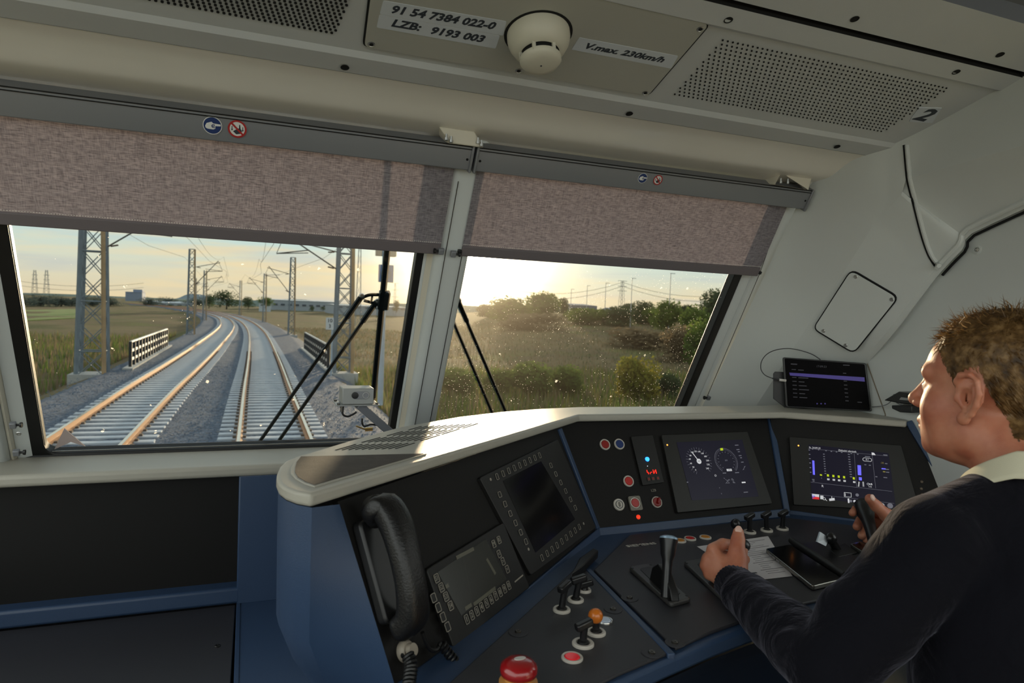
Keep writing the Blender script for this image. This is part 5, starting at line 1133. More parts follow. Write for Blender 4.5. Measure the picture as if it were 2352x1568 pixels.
# sweater
S_ = Field((.62, .40, .62), (1.60, 1.16, 1.43), .0042)
S_.ell((1.11, .635, 1.10), (.205, .145, .27), k=.03); S_.ell((1.11, .64, .84), (.19, .155, .24), k=.05); S_.ell((1.12, .60, 1.19), (.19, .13, .16), k=.04)
shL = np.array(Pd(2150, 1255, .995)); shR = np.array((1.295, .735, 1.29))
S_.cap(NB + np.array([-.03, 0, -.035]), shL + np.array([.02, 0, .012]), .072, .066, .03); S_.cap(NB + np.array([.03, 0, -.035]), shR + np.array([-.02, 0, .012]), .072, .066, .03); S_.cap(NB + np.array([0, -.02, -.07]), NB + np.array([0, -.008, -.030]), .094, .082, .02)
elL = np.array(Pd(1902, 1535, .99)); wrL = np.array(Pd(1688, 1345, 1.285))
def arm(a, b, ra, rb, n, amp, ph=0.0, skew=(0, 0, 0)):
    P = []
    for i in range(n + 1):
        t = i / n; r = ra + (rb - ra) * t + amp * math.sin(i * 2.2 + ph); P.append((a + (b - a) * t + np.array(skew) * math.sin(i * 2.9 + ph), r))
    S_.chain(P, .007)
arm(shL, elL, .071, .056, 5, .002, 1.0); arm(elL, elL + (wrL - elL) * .90, .054, .039, 22, .0017, .5, (.0015, 0, .0012)); S_.cap(elL + (wrL - elL) * .88, elL + (wrL - elL) * .985, .0375, .0365, .004)
S_.ell(np.array(Pd(1925, 1400, 1.0)), (.020, .030, .028), k=.02)
elR = np.array((1.40, .93, 1.10)); wrR = np.array(Pd(2092, 1228, 1.615))
arm(shR, elR, .070, .056, 5, .002, .3); arm(elR, wrR, .054, .037, 12, .0025, 2.0)
SV, SF = S_.mesh()
def knit_mat():
    m = bpy.data.materials.new('navy_knit'); m.use_nodes = True; t = NT(m.node_tree); b = t.n['Principled BSDF']
    b.inputs['Base Color'].default_value = (*s2l((19, 19, 25)), 1); b.inputs['Roughness'].default_value = .95; b.inputs['Specular IOR Level'].default_value = .1
    b.inputs['Sheen Weight'].default_value = .4; b.inputs['Sheen Roughness'].default_value = .35; b.inputs['Sheen Tint'].default_value = (*s2l((170, 168, 186)), 1)
    tc = t.new('ShaderNodeTexCoord').outputs['Object']; w = t.new('ShaderNodeTexNoise', {'Vector': tc, 'Scale': 620, 'Detail': 2}).outputs[0]
    n = t.new('ShaderNodeTexNoise', {'Vector': tc, 'Scale': 16, 'Detail': 3, 'Distortion': .8}).outputs[0]
    bp = t.new('ShaderNodeBump', {'Height': w, 'Strength': .5, 'Distance': .0012}); bp2 = t.new('ShaderNodeBump', {'Height': n, 'Strength': .55, 'Distance': .02, 'Normal': bp.outputs[0]}); t.l.new(bp2.outputs[0], b.inputs['Normal'])
    return m
np_obj('sweater', SV, SF, knit_mat(), ps, 4)
# ribbed cuff of the left sleeve
cd_ = (wrL - elL) / np.linalg.norm(wrL - elL); cu_ = np.cross(cd_, [0, 0, 1.]); cu_ /= np.linalg.norm(cu_); cv_ = np.cross(cd_, cu_)
mb = MB(); rows = []
for t_ in (-.034, -.03, -.002, .004, .004):
    r0 = .0375 if t_ < .003 else .0365
    rows.append([Vector(wrL + cd_ * (t_ + .006) + (cu_ * math.cos(a) + cv_ * math.sin(a)) * (r0 + .0012 * (k % 2))) for k, a in enumerate(np.linspace(0, 2 * PI, 72, endpoint=False))])
mb.grid(rows, close=True); mb.build('cuff', MATS.setdefault('knit', bpy.data.materials['navy_knit']), ps, smooth=True, shade=60)
# shirt collar: a folded band round the neck, open at the front
def collar_pt(th, f, out):
    """th: 0 = nape, +-1 = collar tips at the front; f: 0 fold .. 1 lower edge"""
    a = th * 2.55; fwd = -math.cos(a); sd = math.sin(a)
    rad = .084 + .020 * f + out; drop = .006 * abs(th) + .034 * f + .030 * abs(th) ** 3 + .022 * f * abs(th) ** 4
    c = NB + np.array([0, .014, .066]) + hf * .0
    return Vector(c + hr * sd * rad * 1.04 + hf * fwd * rad * (1.0 + .10 * f) + hu * (-drop - .034 * max(0, fwd + .2)))
mb = MB(); ths = np.linspace(-1, 1, 61)
mb.grid([[collar_pt(t_, f, 0) for t_ in ths] for f in (1, .8, .6, .4, .2, .06, 0)] + [[collar_pt(t_, f, -.004) for t_ in ths] for f in (0, .3, .7)])
co = mb.build('shirt_collar', mat('cream_shirt', (212, 206, 180), .8, bump=.2, bscale=900), ps, smooth=True, shade=80); sl_ = co.modifiers.new('cloth', 'SOLIDIFY'); sl_.thickness = .0018
# trousers and seat (below the picture edge)
T_ = Field((.80, .36, .26), (1.42, 1.08, .90), .012)
for sx in (-1, 1): T_.chain([((1.11 + sx * .09, .62, .74), .098), ((1.11 + sx * .13, .93, .76), .075), ((1.11 + sx * .14, .90, .34), .055)], .03)
TV, TFq = T_.mesh(); np_obj('trousers', TV, TFq, mat('dark_trousers', (30, 32, 40), .9), ps)
for sx in (-1, 1): mb = MB(); mb.sphere((1.11 + sx * .14, .94, .335), .05, 16, None, (1, 2.2, .75)); mb.build('shoe', M_BLK, ps, smooth=True)
st_ = thing('swivel_chair', 'dark upholstered swivel chair carrying the man at the console', 'chair', (1.11, .62, .3))
mb = MB(); mb.prism(rrect(.86, .36, 1.36, .86, .06), .56, .655); mb.build('cushion', mat('seat_fabric', (44, 46, 54), .95), st_, bevel=.02); mb = MB(); mb.lathe([(.16, .30), (.16, .33), (.05, .36), (.05, .56), (0, .56)], Matrix.Translation((1.11, .60, 0)), 24); mb.build('pedestal', M_DSTEEL, st_, smooth=True)
# hair: cap grown from the head surface, plus single locks
L_ = (BV - HC) @ HR                                           # head coordinates of every body vertex
x, y, z = L_.T
def hairline(x, y, z):
    top = z - (.092 - .10 * np.clip(.074 - y, 0, .05) / .05 * .45)
    side = z - np.interp(y, [-.12, -.06, -.035, -.012, .006, .02, .034, .05, .075], [-.060, -.052, -.010, .052, .046, .012, .040, .064, .094])
    return np.where(np.abs(x) < .04, np.where(y > 0, z - np.interp(y, [0, .05, .075, .09], [.05, .085, .094, .12]), side), side)
near = (z > -.075) & (np.linalg.norm(L_ - np.array([0, -.01, .04]), axis=1) < .155)
ear_z = (np.abs(x) > .079) & (z < .056) & (y > -.032) & (y < .03)
hm = near & (hairline(x, y, z) > 0) & ~ear_z
FN = np.zeros_like(BV); a, b, c = BV[BF_[:, 0]], BV[BF_[:, 1]], BV[BF_[:, 2]]; fn = np.cross(b - a, c - a)
for k in range(4): np.add.at(FN, BF_[:, k], fn)
FN /= np.linalg.norm(FN, axis=1)[:, None] + 1e-12
if np.median(((BV - HC) * FN).sum(1)[near]) < 0: FN = -FN
fsel = hm[BF_].all(1); used = np.unique(BF_[fsel]); remap = np.full(len(BV), -1); remap[used] = np.arange(len(used))
depth_in = np.clip(hairline(x, y, z) / .03, 0, 1)
lift = (.0008 + .0085 * depth_in * np.clip((z - .05) / .06, 0, 1))[used]
rng = np.random.default_rng(3)
HV = list(map(tuple, BV[used] + FN[used] * (lift + rng.uniform(-.0006, .0010, len(used)))[:, None])); HF2 = [tuple(remap[f]) for f in BF_[fsel]]
cand = used; nst = 6500; pick = rng.choice(cand, nst)
cbase = np.array(HC)
for v in pick:
    p = BV[v]; n = FN[v]; lz = L_[v, 2]; ly = L_[v, 1]
    topk = np.clip((lz - .055) / .06, 0, 1); ln = .012 + .024 * topk * rng.uniform(.6, 1.2)
    flow = np.array([rng.normal(0, .12 + .3 * topk), (.7 * topk if ly > -.03 else -.2) - .55 * (1 - topk) + rng.normal(0, .12 + .3 * topk), -.8 + .8 * topk + rng.normal(0, .12)]); flow = HR @ flow
    d1 = n * (.06 + .22 * topk) + flow * .8; d1 /= np.linalg.norm(d1); w = np.cross(d1, n + rng.normal(0, .2, 3)); w /= np.linalg.norm(w) + 1e-9
    wd = rng.uniform(.0005, .0011); curl = HR @ rng.normal(0, .8, 3)
    q0 = p + n * .0008; q1 = q0 + d1 * ln * .5; d2 = d1 + curl * topk - n * .35; d2 /= np.linalg.norm(d2); q2 = q1 + d2 * ln * .5
    i = len(HV); HV += [tuple(q0 - w * wd), tuple(q0 + w * wd), tuple(q1 + w * wd * .8), tuple(q1 - w * wd * .8), tuple(q2)]
    HF2 += [(i, i + 1, i + 2, i + 3), (i + 3, i + 2, i + 4)]
for sx in (-1, 1):                                            # eyebrows
    for k in range(120):
        t_ = rng.random(); p = np.array(hl(sx * (.010 + .038 * t_), .0950 - .016 * t_ ** 1.5, .036 + .003 * math.sin(PI * t_) + rng.normal(0, .0018))); d = hr * sx * .7 + hf * .5 + hu * rng.normal(.1, .3); d /= np.linalg.norm(d); i = len(HV)
        HV += [tuple(p), tuple(p + hu * .0007), tuple(p + d * .008)]; HF2 += [(i, i + 1, i + 2)]
def hair_mat():
    m = bpy.data.materials.new('fair_hair'); m.use_nodes = True; t = NT(m.node_tree); t.n.clear()
    tc = t.new('ShaderNodeTexCoord').outputs['Object']; n = t.new('ShaderNodeTexNoise', {'Vector': tc, 'Scale': 70, 'Detail': 4}).outputs[0]
    c = t.ramp(n, [(.3, s2l((78, 56, 32))), (.5, s2l((124, 92, 52))), (.7, s2l((176, 140, 92)))])
    p = t.new('ShaderNodeBsdfPrincipled', {'Base Color': c, 'Roughness': .45}); tl = t.new('ShaderNodeBsdfTranslucent', {0: c}); mx = t.new('ShaderNodeMixShader', {0: .4, 1: p.outputs[0], 2: tl.outputs[0]})
    t.new('ShaderNodeOutputMaterial', {0: mx.outputs[0]}); return m
hb3 = MB(); hb3.v = [Vector(v) for v in HV]; hb3.f = HF2; hb3.build('hair', hair_mat(), ps, smooth=True, shade=180)
# black controller in the right hand, standing on the desk
b = onZ((2022, 1290), DZ); t = thing('hand_controller', 'black upright hand controller held by the right hand', 'lever', b)
tp_ = Pd(1982, 1156, 1.665); mid = Pd(1996, 1200, 1.660)
ax = (tp_ - b).normalized(); CFm = fr(b, Vector((1, 0, 0)) - ax * ax.x, ax.cross(Vector((1, 0, 0)))); 
if CFm.col[2].xyz.dot(ax) < 0: CFm = fr(b, -(Vector((1, 0, 0)) - ax * ax.x), ax.cross(Vector((1, 0, 0))))
LL = (tp_ - b).length; mb = MB(); mb.lathe([(.030, 0), (.030, .006), (.014, .010), (.0125, LL * .5), (.015, LL * .7), (.021, LL * .85), (.022, LL * .97), (.018, LL), (0, LL)], CFm, 20); mb.build('grip', M_DARK, t, smooth=True, shade=50)
# ================================================================== outside
RTOP = -1.393
RC = [(-30, -.1), (5, .52), (15, .635), (25, .73), (34, .85), (44, .94), (60, 1.02), (74, .94), (90, .60), (105, .05), (120, -.85), (137, -2.1), (165, -5.0), (200, -10), (260, -22), (330, -42)]
LCn = [(-30, -3.9), (5, -3.25), (15, -3.08), (25, -2.93), (34, -2.68), (44, -2.45), (60, -2.2), (74, -2.05), (90, -2.15), (105, -2.65), (120, -3.4), (137, -4.8), (165, -8.2), (200, -14), (260, -27), (330, -48)]
def curve(P): return [Vector((p.x, p.y, 0)) for p in catmull([(x, y, 0) for y, x in P], 40)]
RCc, LCc = curve(RC), curve(LCn)
_ys = np.array([p.y for p in RCc]); _rx = np.array([p.x for p in RCc]); _ls = np.array([p.y for p in LCc]); _lx = np.array([p.x for p in LCc])
def xc_(y): return .5 * (np.interp(y, _ys, _rx) + np.interp(y, _ls, _lx))
def smooth(a, b, x):
    t = np.clip((x - a) / (b - a), 0, 1); return t * t * (3 - 2 * t)
def hgt(x, y):
    x = np.asarray(x, float); y = np.asarray(y, float)
    d = np.hypot(x, y); off = x - xc_(np.clip(y, -30, 330))
    base = np.where(off > 0, -2.7 + 4.0 * smooth(38, 150, d) * smooth(5, 30, off) * smooth(.24, .42, x / np.maximum(y, 1)) + 1.0 * smooth(80, 300, d) * smooth(.24, .42, x / np.maximum(y, 1)), -2.35 + .5 * smooth(60, 250, d) + 1.6 * smooth(200, 700, d))
    base = base + .16 * np.sin(x * .23 + 1.3) * np.cos(y * .19) + .07 * np.sin(x * .9) * np.sin(y * .7 + 2)
    k = 1 - smooth(4.2, 7.0, np.abs(off)); k = k * (1 - smooth(240, 330, y)); k = np.where(np.abs(off) < 4.2, 1 - smooth(240, 330, y), k)
    return base * (1 - k) + (-1.62) * k
def ground_pt(p):
    v = ray(*p); t = np.geomspace(6, 1500, 6000); gap = CAM.z + v.z * t - hgt(v.x * t, v.y * t); k = int(np.argmax(gap < 0)) if (gap < 0).any() else int(np.argmin(np.abs(gap[3000:]))) + 3000
    q = CAM + v * float(t[k]); return Vector((q.x, q.y, float(hgt(q.x, q.y))))
def field_mat():
    m = bpy.data.materials.new('field'); m.use_nodes = True; t = NT(m.node_tree); b = t.n['Principled BSDF']; b.inputs['Roughness'].default_value = .95; b.inputs['Specular IOR Level'].default_value = .1
    tc = t.new('ShaderNodeTexCoord').outputs['Object']
    def n(s, d=4): return t.new('ShaderNodeTexNoise', {'Vector': tc, 'Scale': s, 'Detail': d}).outputs[0]
    a = t.ramp(n(.06), [(.38, s2l((88, 96, 64))), (.48, s2l((122, 110, 84))), (.56, s2l((104, 92, 78))), (.66, s2l((96, 108, 60)))])
    c = t.mix(t.math('MULTIPLY', n(1.2, 5), .55), a, s2l((138, 124, 88)))
    e = t.mix(t.math('MULTIPLY', t.math('SUBTRACT', n(6, 3), .45), 1.8, clamp=True), c, s2l((64, 64, 46)))
    t.l.new(e, b.inputs['Base Color'])
    bp = t.new('ShaderNodeBump', {'Height': n(5, 6), 'Strength': .9, 'Distance': .25}); t.l.new(bp.outputs[0], b.inputs['Normal'])
    return m
M_FIELD = field_mat()
gm = MB()
xs_ = np.concatenate([-np.geomspace(900, 14, 26), np.linspace(-13, 13, 53), np.geomspace(14, 900, 40)]); ys_ = np.concatenate([[-30, -10, 0], np.linspace(6, 60, 55), np.geomspace(61, 1500, 60)])
XX, YY = np.meshgrid(xs_, ys_); ZZ = hgt(XX, YY) - .03
gm.grid([[Vector((XX[i, j], YY[i, j], ZZ[i, j])) for j in range(XX.shape[1])] for i in range(XX.shape[0])])
gm.build('ground', M_FIELD, kind='structure', smooth=True, shade=90, origin=(0, 100, -2))
# coloured strips of the far field
M_GREENF = mat('young_crop', (92, 116, 40), .95, var=.25, vscale=.4); M_EARTH = mat('bare_earth', (116, 96, 76), .95, var=.2, vscale=.3); M_ROAD = mat('gravel_road', (150, 148, 146), .9, var=.12, vscale=2)
def patch(name, px, m, label, cat, lift=.02):
    mb = MB(); P = [ground_pt(p) for p in px]; c = P
    mb.add([p + Vector((0, 0, lift)) for p in c] + [p - Vector((0, 0, .3)) for p in c], [tuple(range(len(c)))] + [(i, (i + 1) % len(c), len(c) + (i + 1) % len(c), len(c) + i) for i in range(len(c))])
    return mb.build(name, m, kind='structure', cat=cat, label=label)
patch('crop_field', [(55, 712), (182, 709), (182, 729), (55, 736)], M_GREENF, 'strip of bright green young crop in the left field', 'field')
# ballast bed, sleepers and rails
def ballast_mat():
    m = bpy.data.materials.new('ballast'); m.use_nodes = True; t = NT(m.node_tree); b = t.n['Principled BSDF']; b.inputs['Roughness'].default_value = .9
    tc = t.new('ShaderNodeTexCoord').outputs['Object']
    v = t.new('ShaderNodeTexVoronoi', {'Vector': tc, 'Scale': 15.0}); s = t.new('ShaderNodeSeparateColor', {0: v.outputs['Color']})
    c = t.ramp(s.outputs[0], [(0, s2l((54, 66, 84))), (.5, s2l((86, 102, 124))), (.9, s2l((118, 132, 152))), (1, s2l((146, 146, 146)))])
    n = t.new('ShaderNodeTexNoise', {'Vector': tc, 'Scale': .6, 'Detail': 3}).outputs[0]
    c = t.mix(t.math('MULTIPLY', n, .35), c, s2l((70, 84, 104)))
    t.l.new(c, b.inputs['Base Color'])
    bp = t.new('ShaderNodeBump', {'Height': t.math('SUBTRACT', 1.0, v.outputs['Distance']), 'Strength': 1.0, 'Distance': .06}); t.l.new(bp.outputs[0], b.inputs['Normal'])
    return m
M_BAL = ballast_mat(); M_SLP = mat('concrete_sleeper', (190, 198, 208), .85, var=.12, vscale=3); M_RAIL = mat('rusty_rail', (172, 118, 62), .5, metal=.2, var=.1, vscale=3); M_RTOP = mat('polished_rail_top', (226, 216, 196), .22, metal=.8)
bm_ = MB(); rows_ = []
for y in np.concatenate([np.linspace(3, 40, 120), np.linspace(40.5, 150, 160), np.linspace(152, 330, 60)]):
    c = xc_(y); r = []
    for o in np.concatenate([[-6.3, -5.4], np.linspace(-4.6, 4.6, 40), [5.4, 6.3]]):
        z = -1.600 if abs(o) < 4.4 else (-1.66 if abs(o) < 4.9 else (-2.0 if abs(o) < 6 else -2.55))
        z += rnd.uniform(-.018, .018) if abs(o) < 5.6 else 0
        r.append(Vector((c + o, y, z)))
    rows_.append(r)
bm_.grid(rows_)
bm_.build('ballast_bed', M_BAL, smooth=True, shade=90, kind='stuff', label='blue-grey crushed stone ballast under both railway tracks', cat='gravel')
# loose stones lying on the near ballast
st = MB()
for i in range(9000):
    y = 8 + 30 * rnd.random() ** 1.6; o = rnd.uniform(-5.2, 5.2); c = float(xc_(y)); x = c + o
    r = rnd.uniform(.018, .036); z = -1.595 if abs(o) < 4.6 else -1.72
    if min(abs(x - float(np.interp(y, _ys, _rx))), abs(x - float(np.interp(y, _ls, _lx)))) < 1.28: continue
    q = [Vector((x + rnd.uniform(-r, r), y + rnd.uniform(-r, r), z)) for _ in range(3)]
    t_ = Vector((x, y, z + r * rnd.uniform(.6, 1.2)))
    a = [Vector((x + r * math.cos(k * 2.09 + y), y + r * math.sin(k * 2.09 + y), z)) for k in range(3)]
    st.add(a + [t_], [(0, 1, 3), (1, 2, 3), (2, 0, 3)])
st.build('loose_stones', mat('stone', (98, 112, 132), .9, var=.3, vscale=9), kind='stuff', label='loose crushed stones scattered over the ballast shoulders', cat='gravel')
slp_me = None
def track(cv, name_label):
    global slp_me
    t = thing('railway_track', name_label, 'track', (cv[0].x, 5, -1.7))
    # arc length samples
    s = 0; pts = [cv[0]]
    L = [0]
    for a, b in zip(cv, cv[1:]): L.append(L[-1] + (b - a).length)
    Y = [p.y for p in cv]
    def at(sv):
        i = min(max(int(np.searchsorted(L, sv)) - 1, 0), len(cv) - 2); k = (sv - L[i]) / (L[i + 1] - L[i])
        return cv[i].lerp(cv[i + 1], k), (cv[i + 1] - cv[i]).normalized()
    s0 = float(np.interp(6, Y, L)); s1 = L[-1] - 1
    for side in (-1, 1):
        mb = MB(); tp = MB(); prof = [(-.07, -.17), (.07, -.17), (.07, -.155), (.012, -.13), (.012, -.045), (.036, -.035), (.036, 0), (-.036, 0), (-.036, -.035), (-.012, -.045), (-.012, -.13), (-.07, -.155)]
        rws = []; rt = []
        sv = s0
        while sv < s1:
            p, d = at(sv); n = Vector((d.y, -d.x, 0)); c = p + n * side * .7525
            rws.append([Vector((c.x, c.y, RTOP)) + n * a + Vector((0, 0, b)) for a, b in prof])
            rt.append([Vector((c.x, c.y, RTOP + .001)) + n * a for a in (-.034, .034)])
            sv += 1.0 if p.y < 150 else 2.5
        mb.grid(rws, close=True); r = mb.build('rail', M_RAIL, t)
        tp.grid(rt); tp.build('running_surface', M_RTOP, r)
    rest = MB(); k = 0; sv = s0
    if slp_me is None:
        b = MB(); b.prism([(-1.3, -.14), (1.3, -.14), (1.3, .14), (-1.3, .14)], -.2, 0, top_scale=.93)
        slp_me = bpy.data.meshes.new('sleeper'); slp_me.from_pydata([tuple(v) for v in b.v], [], b.f); slp_me.materials.append(M_SLP)
    fast = MB()
    while sv < s1:
        p, d = at(sv); R = Matrix.Rotation(math.atan2(-d.x, d.y), 4, 'Z')
        Mx = Matrix.Translation((p.x, p.y, -1.563)) @ R
        if k < 130:
            o = bpy.data.objects.new('sleeper', slp_me); COL.objects.link(o); o.parent = t; o.matrix_basis = ROOTM[t].inverted() @ Mx
        elif p.y < 200: rest.prism([(-1.3, -.14), (1.3, -.14), (1.3, .14), (-1.3, .14)], -.2, 0, Mx, top_scale=.93)
        if p.y < 45:
            for s_ in (-1, 1):
                for q in (-1, 1): fast.box((s_ * .7525 + q * .11, 0, .02), (.07, .12, .05), Mx)
        k += 1; sv += .6
    rest.build('far_sleepers', M_SLP, t, kind='stuff'); fast.build('rail_clips', mat('clip_brown', (96, 84, 74), .8), t, kind='stuff')
    return t
track(RCc, 'right-hand railway track, the one the cab runs on, with concrete sleepers')
track(LCc, 'left-hand railway track beside the lattice mast, with concrete sleepers')
# ------------------------------------------------------------------ lattice catenary masts
M_MAST = mat('weathered_mast', (120, 132, 142), .7, var=.15, vscale=2); M_MASTR = mat('mast_rust', (176, 148, 112), .8, var=.15, vscale=2); M_WIRE = mat('wire', (92, 88, 84), .7); M_CONC = mat('concrete', (176, 178, 178), .9, var=.1, vscale=2)
def bar(mb, a, b, r=.03): mb.tube([a, b], r, 4)
def lattice_mast(base, w, dep, h, label, side, group, arm=None, taper=.7, hw=.05):
    t = thing('catenary_mast', label, 'mast', base, group=group); B_ = Vector(base)
    def corner(i, j, z): 
        k = 1 - (1 - taper) * z / h
        return B_ + Vector((i * w / 2 * k, j * dep / 2 * k, z))
    ft = MB(); ft.box(B_ + Vector((0, 0, -.25)), (w + .5, dep + .5, .7)); ft.build('footing', M_CONC, t)
    for i in (-1, 1):
        for j in (-1, 1):
            mb = MB(); mb.tube([corner(i, j, 0), corner(i, j, h)], hw * 1.3, 4); mb.build('corner_post', M_MASTR if i > 0 and j < 0 else M_MAST, t)
    br = MB(); n = max(4, int(h / (w * .95)))
    for k in range(n):
        z0, z1 = h * k / n, h * (k + 1) / n
        for f in ((-1, -1, 1, -1), (-1, 1, 1, 1), (-1, -1, -1, 1), (1, -1, 1, 1)):
            bar(br, corner(f[0], f[1], z0), corner(f[2], f[3], z1), hw * .30); bar(br, corner(f[2], f[3], z0), corner(f[0], f[1], z1), hw * .30)
            if k % 2 == 0: bar(br, corner(f[0], f[1], z1), corner(f[2], f[3], z1), hw * .42)
    br.build('bracing', M_MAST, t)
    if arm:
        x1, z1, z0 = arm
        ar = MB(); s = 1 if x1 > 0 else -1
        tip = B_ + Vector((x1, 0, z1)); low = B_ + Vector((s * w / 2, 0, z0)); up = B_ + Vector((s * w / 2, 0, z1 + .25))
        bar(ar, low, tip + Vector((-s * .35, 0, .9)), .032); bar(ar, up, tip + Vector((-s * .2, 0, .75)), .028)
        bar(ar, low.lerp(tip + Vector((-s * .35, 0, .9)), .55), tip, .026); bar(ar, tip, tip + Vector((-s * 1.4, 0, .12)), .02)
        bar(ar, tip + Vector((-s * .35, 0, .9)), tip, .014)
        ar.build('cantilever', M_WIRE, t)
        ins = MB()
        for c, d in ((low, tip - low), (up, tip - up)):
            d = d.normalized()
            for q in range(4): ins.sphere(c + d * (.15 + q * .07), .055, 8, sc=(1, 1, .7))
        ins.build('insulator', mat('brown_porcelain', (94, 70, 56), .4), t, smooth=True)
    return t
zb = -1.75
GM = 'lattice catenary masts along the line'
lattice_mast((-5.92, 32.6, zb), 1.0, .9, 8.2, 'tall lattice mast left of both tracks, nearest to the train, partly rust coloured', -1, GM, arm=(2.9, 5.95, 5.35), hw=.065)
lattice_mast((4.32, 33.2, zb), .82, .7, 8.2, 'lattice mast right of the tracks, seen behind the wiper arms', 1, GM, arm=(-3.1, 5.55, 5.0), hw=.06)
lattice_mast((-4.6, 67, zb), .62, .6, 7.7, 'second lattice mast left of the tracks, past the railing', -1, GM, arm=(2.5, 5.9, 4.6))
lattice_mast((4.2, 71.5, zb), .60, .6, 7.8, 'second lattice mast right of the tracks, before the long hall', 1, GM, arm=(-2.6, 5.9, 4.3))
def at_y(y, cv): 
    ys = [p.y for p in cv]; return float(np.interp(y, ys, [p.x for p in cv]))
for y, k in ((112, 1), (158, 2)):
    for s, cv in ((-1, LCc), (1, RCc)):
        lattice_mast((at_y(y, cv) + s * 2.9, y, zb), .5, .5, 7.6, f"small distant lattice mast {'left' if s < 0 else 'right'} of the tracks, {'before' if k == 1 else 'at'} the bend", s, GM, arm=(-s * 2.6, 6.0, 4.6))
# wires
def wire(name, P, label, r=.012, sag=.0):
    mb = MB(); mb.tube([Vector(p) for p in P], r, 4); return mb.build(name, M_WIRE, cat='wire', label=label)
for cv, nm in ((RCc, 'right'), (LCc, 'left')):
    yy = [6, 33, 52, 69, 90, 112, 135, 158]
    wire('contact_wire', [(at_y(y, cv) + (.25 if i % 2 else -.15), y, 4.22) for i, y in enumerate(yy)], f'contact wire over the {nm} track', .011)
    P = []
    for a, b in ((6, 33), (33, 69), (69, 112), (112, 158)):
        for k in range(8):
            t_ = k / 8; P.append((at_y(a + (b - a) * t_, cv), a + (b - a) * t_, 5.55 - 1.0 * 4 * t_ * (1 - t_)))
    wire('catenary_wire', P, f'sagging catenary wire over the {nm} track', .010)
wire('feeder_wire', [(-6.6, 5, 6.2), (-6.6, 32.6, 5.3), (-6.0, 50, 4.9), (-5.2, 67, 5.2), (at_y(112, LCc) - 3.4, 112, 5.0)], 'feeder wire hung outside the left masts', .012)
wire('feeder_wire', [(5.2, 5, 6.2), (5.2, 33.2, 5.2), (5.0, 50, 4.8), (4.9, 71, 5.2), (at_y(112, RCc) + 3.4, 112, 5.0)], 'feeder wire hung outside the right masts', .012)
# ------------------------------------------------------------------ railings on the culvert
M_RAILW = mat('galvanised_rail', (206, 208, 206), .5, metal=.3); M_RAILD = mat('dark_baluster', (38, 44, 50), .7)
def railing(x, y0, y1, label):
    t = thing('bridge_railing', label, 'railing', (x, (y0 + y1) / 2, -1.7), group='railings of the culvert')
    n = 14
    cb = MB(); cb.prism([(x - .2, y0 - .8), (x + .2, y0 - .8), (x + .2, y1 + 1.2), (x - .2, y1 + 1.2)], -1.9, -1.52); cb.build('kerb', M_CONC, t)
    tr = MB(); tr.box((x, (y0 + y1) / 2, -.42), (.09, y1 - y0, .07)); tr.build('top_rail', M_RAILW, t)
    for z in (-.82, -1.2): tr = MB(); tr.box((x, (y0 + y1) / 2, z), (.05, y1 - y0, .12)); tr.build('middle_rail', M_RAILW, t)
    for i in range(n + 1):
        y = y0 + (y1 - y0) * i / n; p = MB(); p.box((x, y, -.98), (.12, .16, 1.12)); p.build('post', M_RAILD, t)
railing(-4.75, 34.2, 49, 'white-railed culvert railing left of the tracks')
railing(3.75, 34.2, 48.5, 'white-railed culvert railing right of the tracks, behind the wiper')
# ------------------------------------------------------------------ signal and kilometre board
M_SIGP = mat('signal_post_grey', (170, 186, 202), .5, var=.08, vscale=5); M_SIGB = mat('signal_back', (110, 132, 170), .5)
q = onZ((873, 930), -1.75); sg_ = thing('railway_signal', 'light-grey signal post with square blue-grey board backs right of the tracks', 'signal', q)
mb = MB(); mb.tube([q, q + Vector((0, 0, 3.1))], .095, 12); mb.tube([q + Vector((0, 0, 3.1)), q + Vector((0, 0, 6.2))], .075, 12); mb.build('post', M_SIGP, sg_, smooth=True)
y_ = q.y + .05
def brd(pa, pb, th, m, name, dy):
    a = onY(pa, y_ + dy); b = onY(pb, y_ + dy); mb = MB(); mb.box((a + b) / 2, (abs(b.x - a.x), th, abs(a.z - b.z))); return mb.build(name, m, sg_, bevel=.02)
b1 = brd((870, 607), (903, 649), .10, M_SIGB, 'target_board', .06)
c_ = onY((886, 628), y_); mb = MB(); Mc = Matrix.Translation(c_ + Vector((0, -.02, 0))) @ Matrix.Rotation(PI / 2, 4, 'X'); mb.ring(circ(.17, 28), circ(.14, 28), 0, .02, Mc); mb.build('ring_mark', M_MAST, b1)
brd((864, 560), (909, 590), .25, mat('signal_head', (130, 134, 128), .6), 'signal_head', .08)
q2 = onZ((760, 868), -1.75); kb = thing('kilometre_board', 'white kilometre board reading 10 over 3 on a thin post', 'sign', q2)
mb = MB(); mb.tube([q2, q2 + Vector((0, 0, 2.4))], .04, 8); mb.build('post', M_SIGP, kb)
a = onY((749, 729), q2.y - .05); b = onY((766, 757), q2.y - .05); mb = MB(); mb.box((a + b) / 2, (b.x - a.x, .03, a.z - b.z)); pl = mb.build('board', M_WHITE, kb)
ctr = (a + b) / 2 + Vector((0, -.02, 0)); hh = (a.z - b.z)
text_mb('10', fr(ctr + Vector((0, 0, hh * .24)), (1, 0, 0), (0, 0, 1)), hh * .30, bold=.01, depth=.002).build('number', M_INK, pl)
text_mb('3', fr(ctr - Vector((0, 0, hh * .22)), (1, 0, 0), (0, 0, 1)), hh * .30, bold=.01, depth=.002).build('number', M_INK, pl)
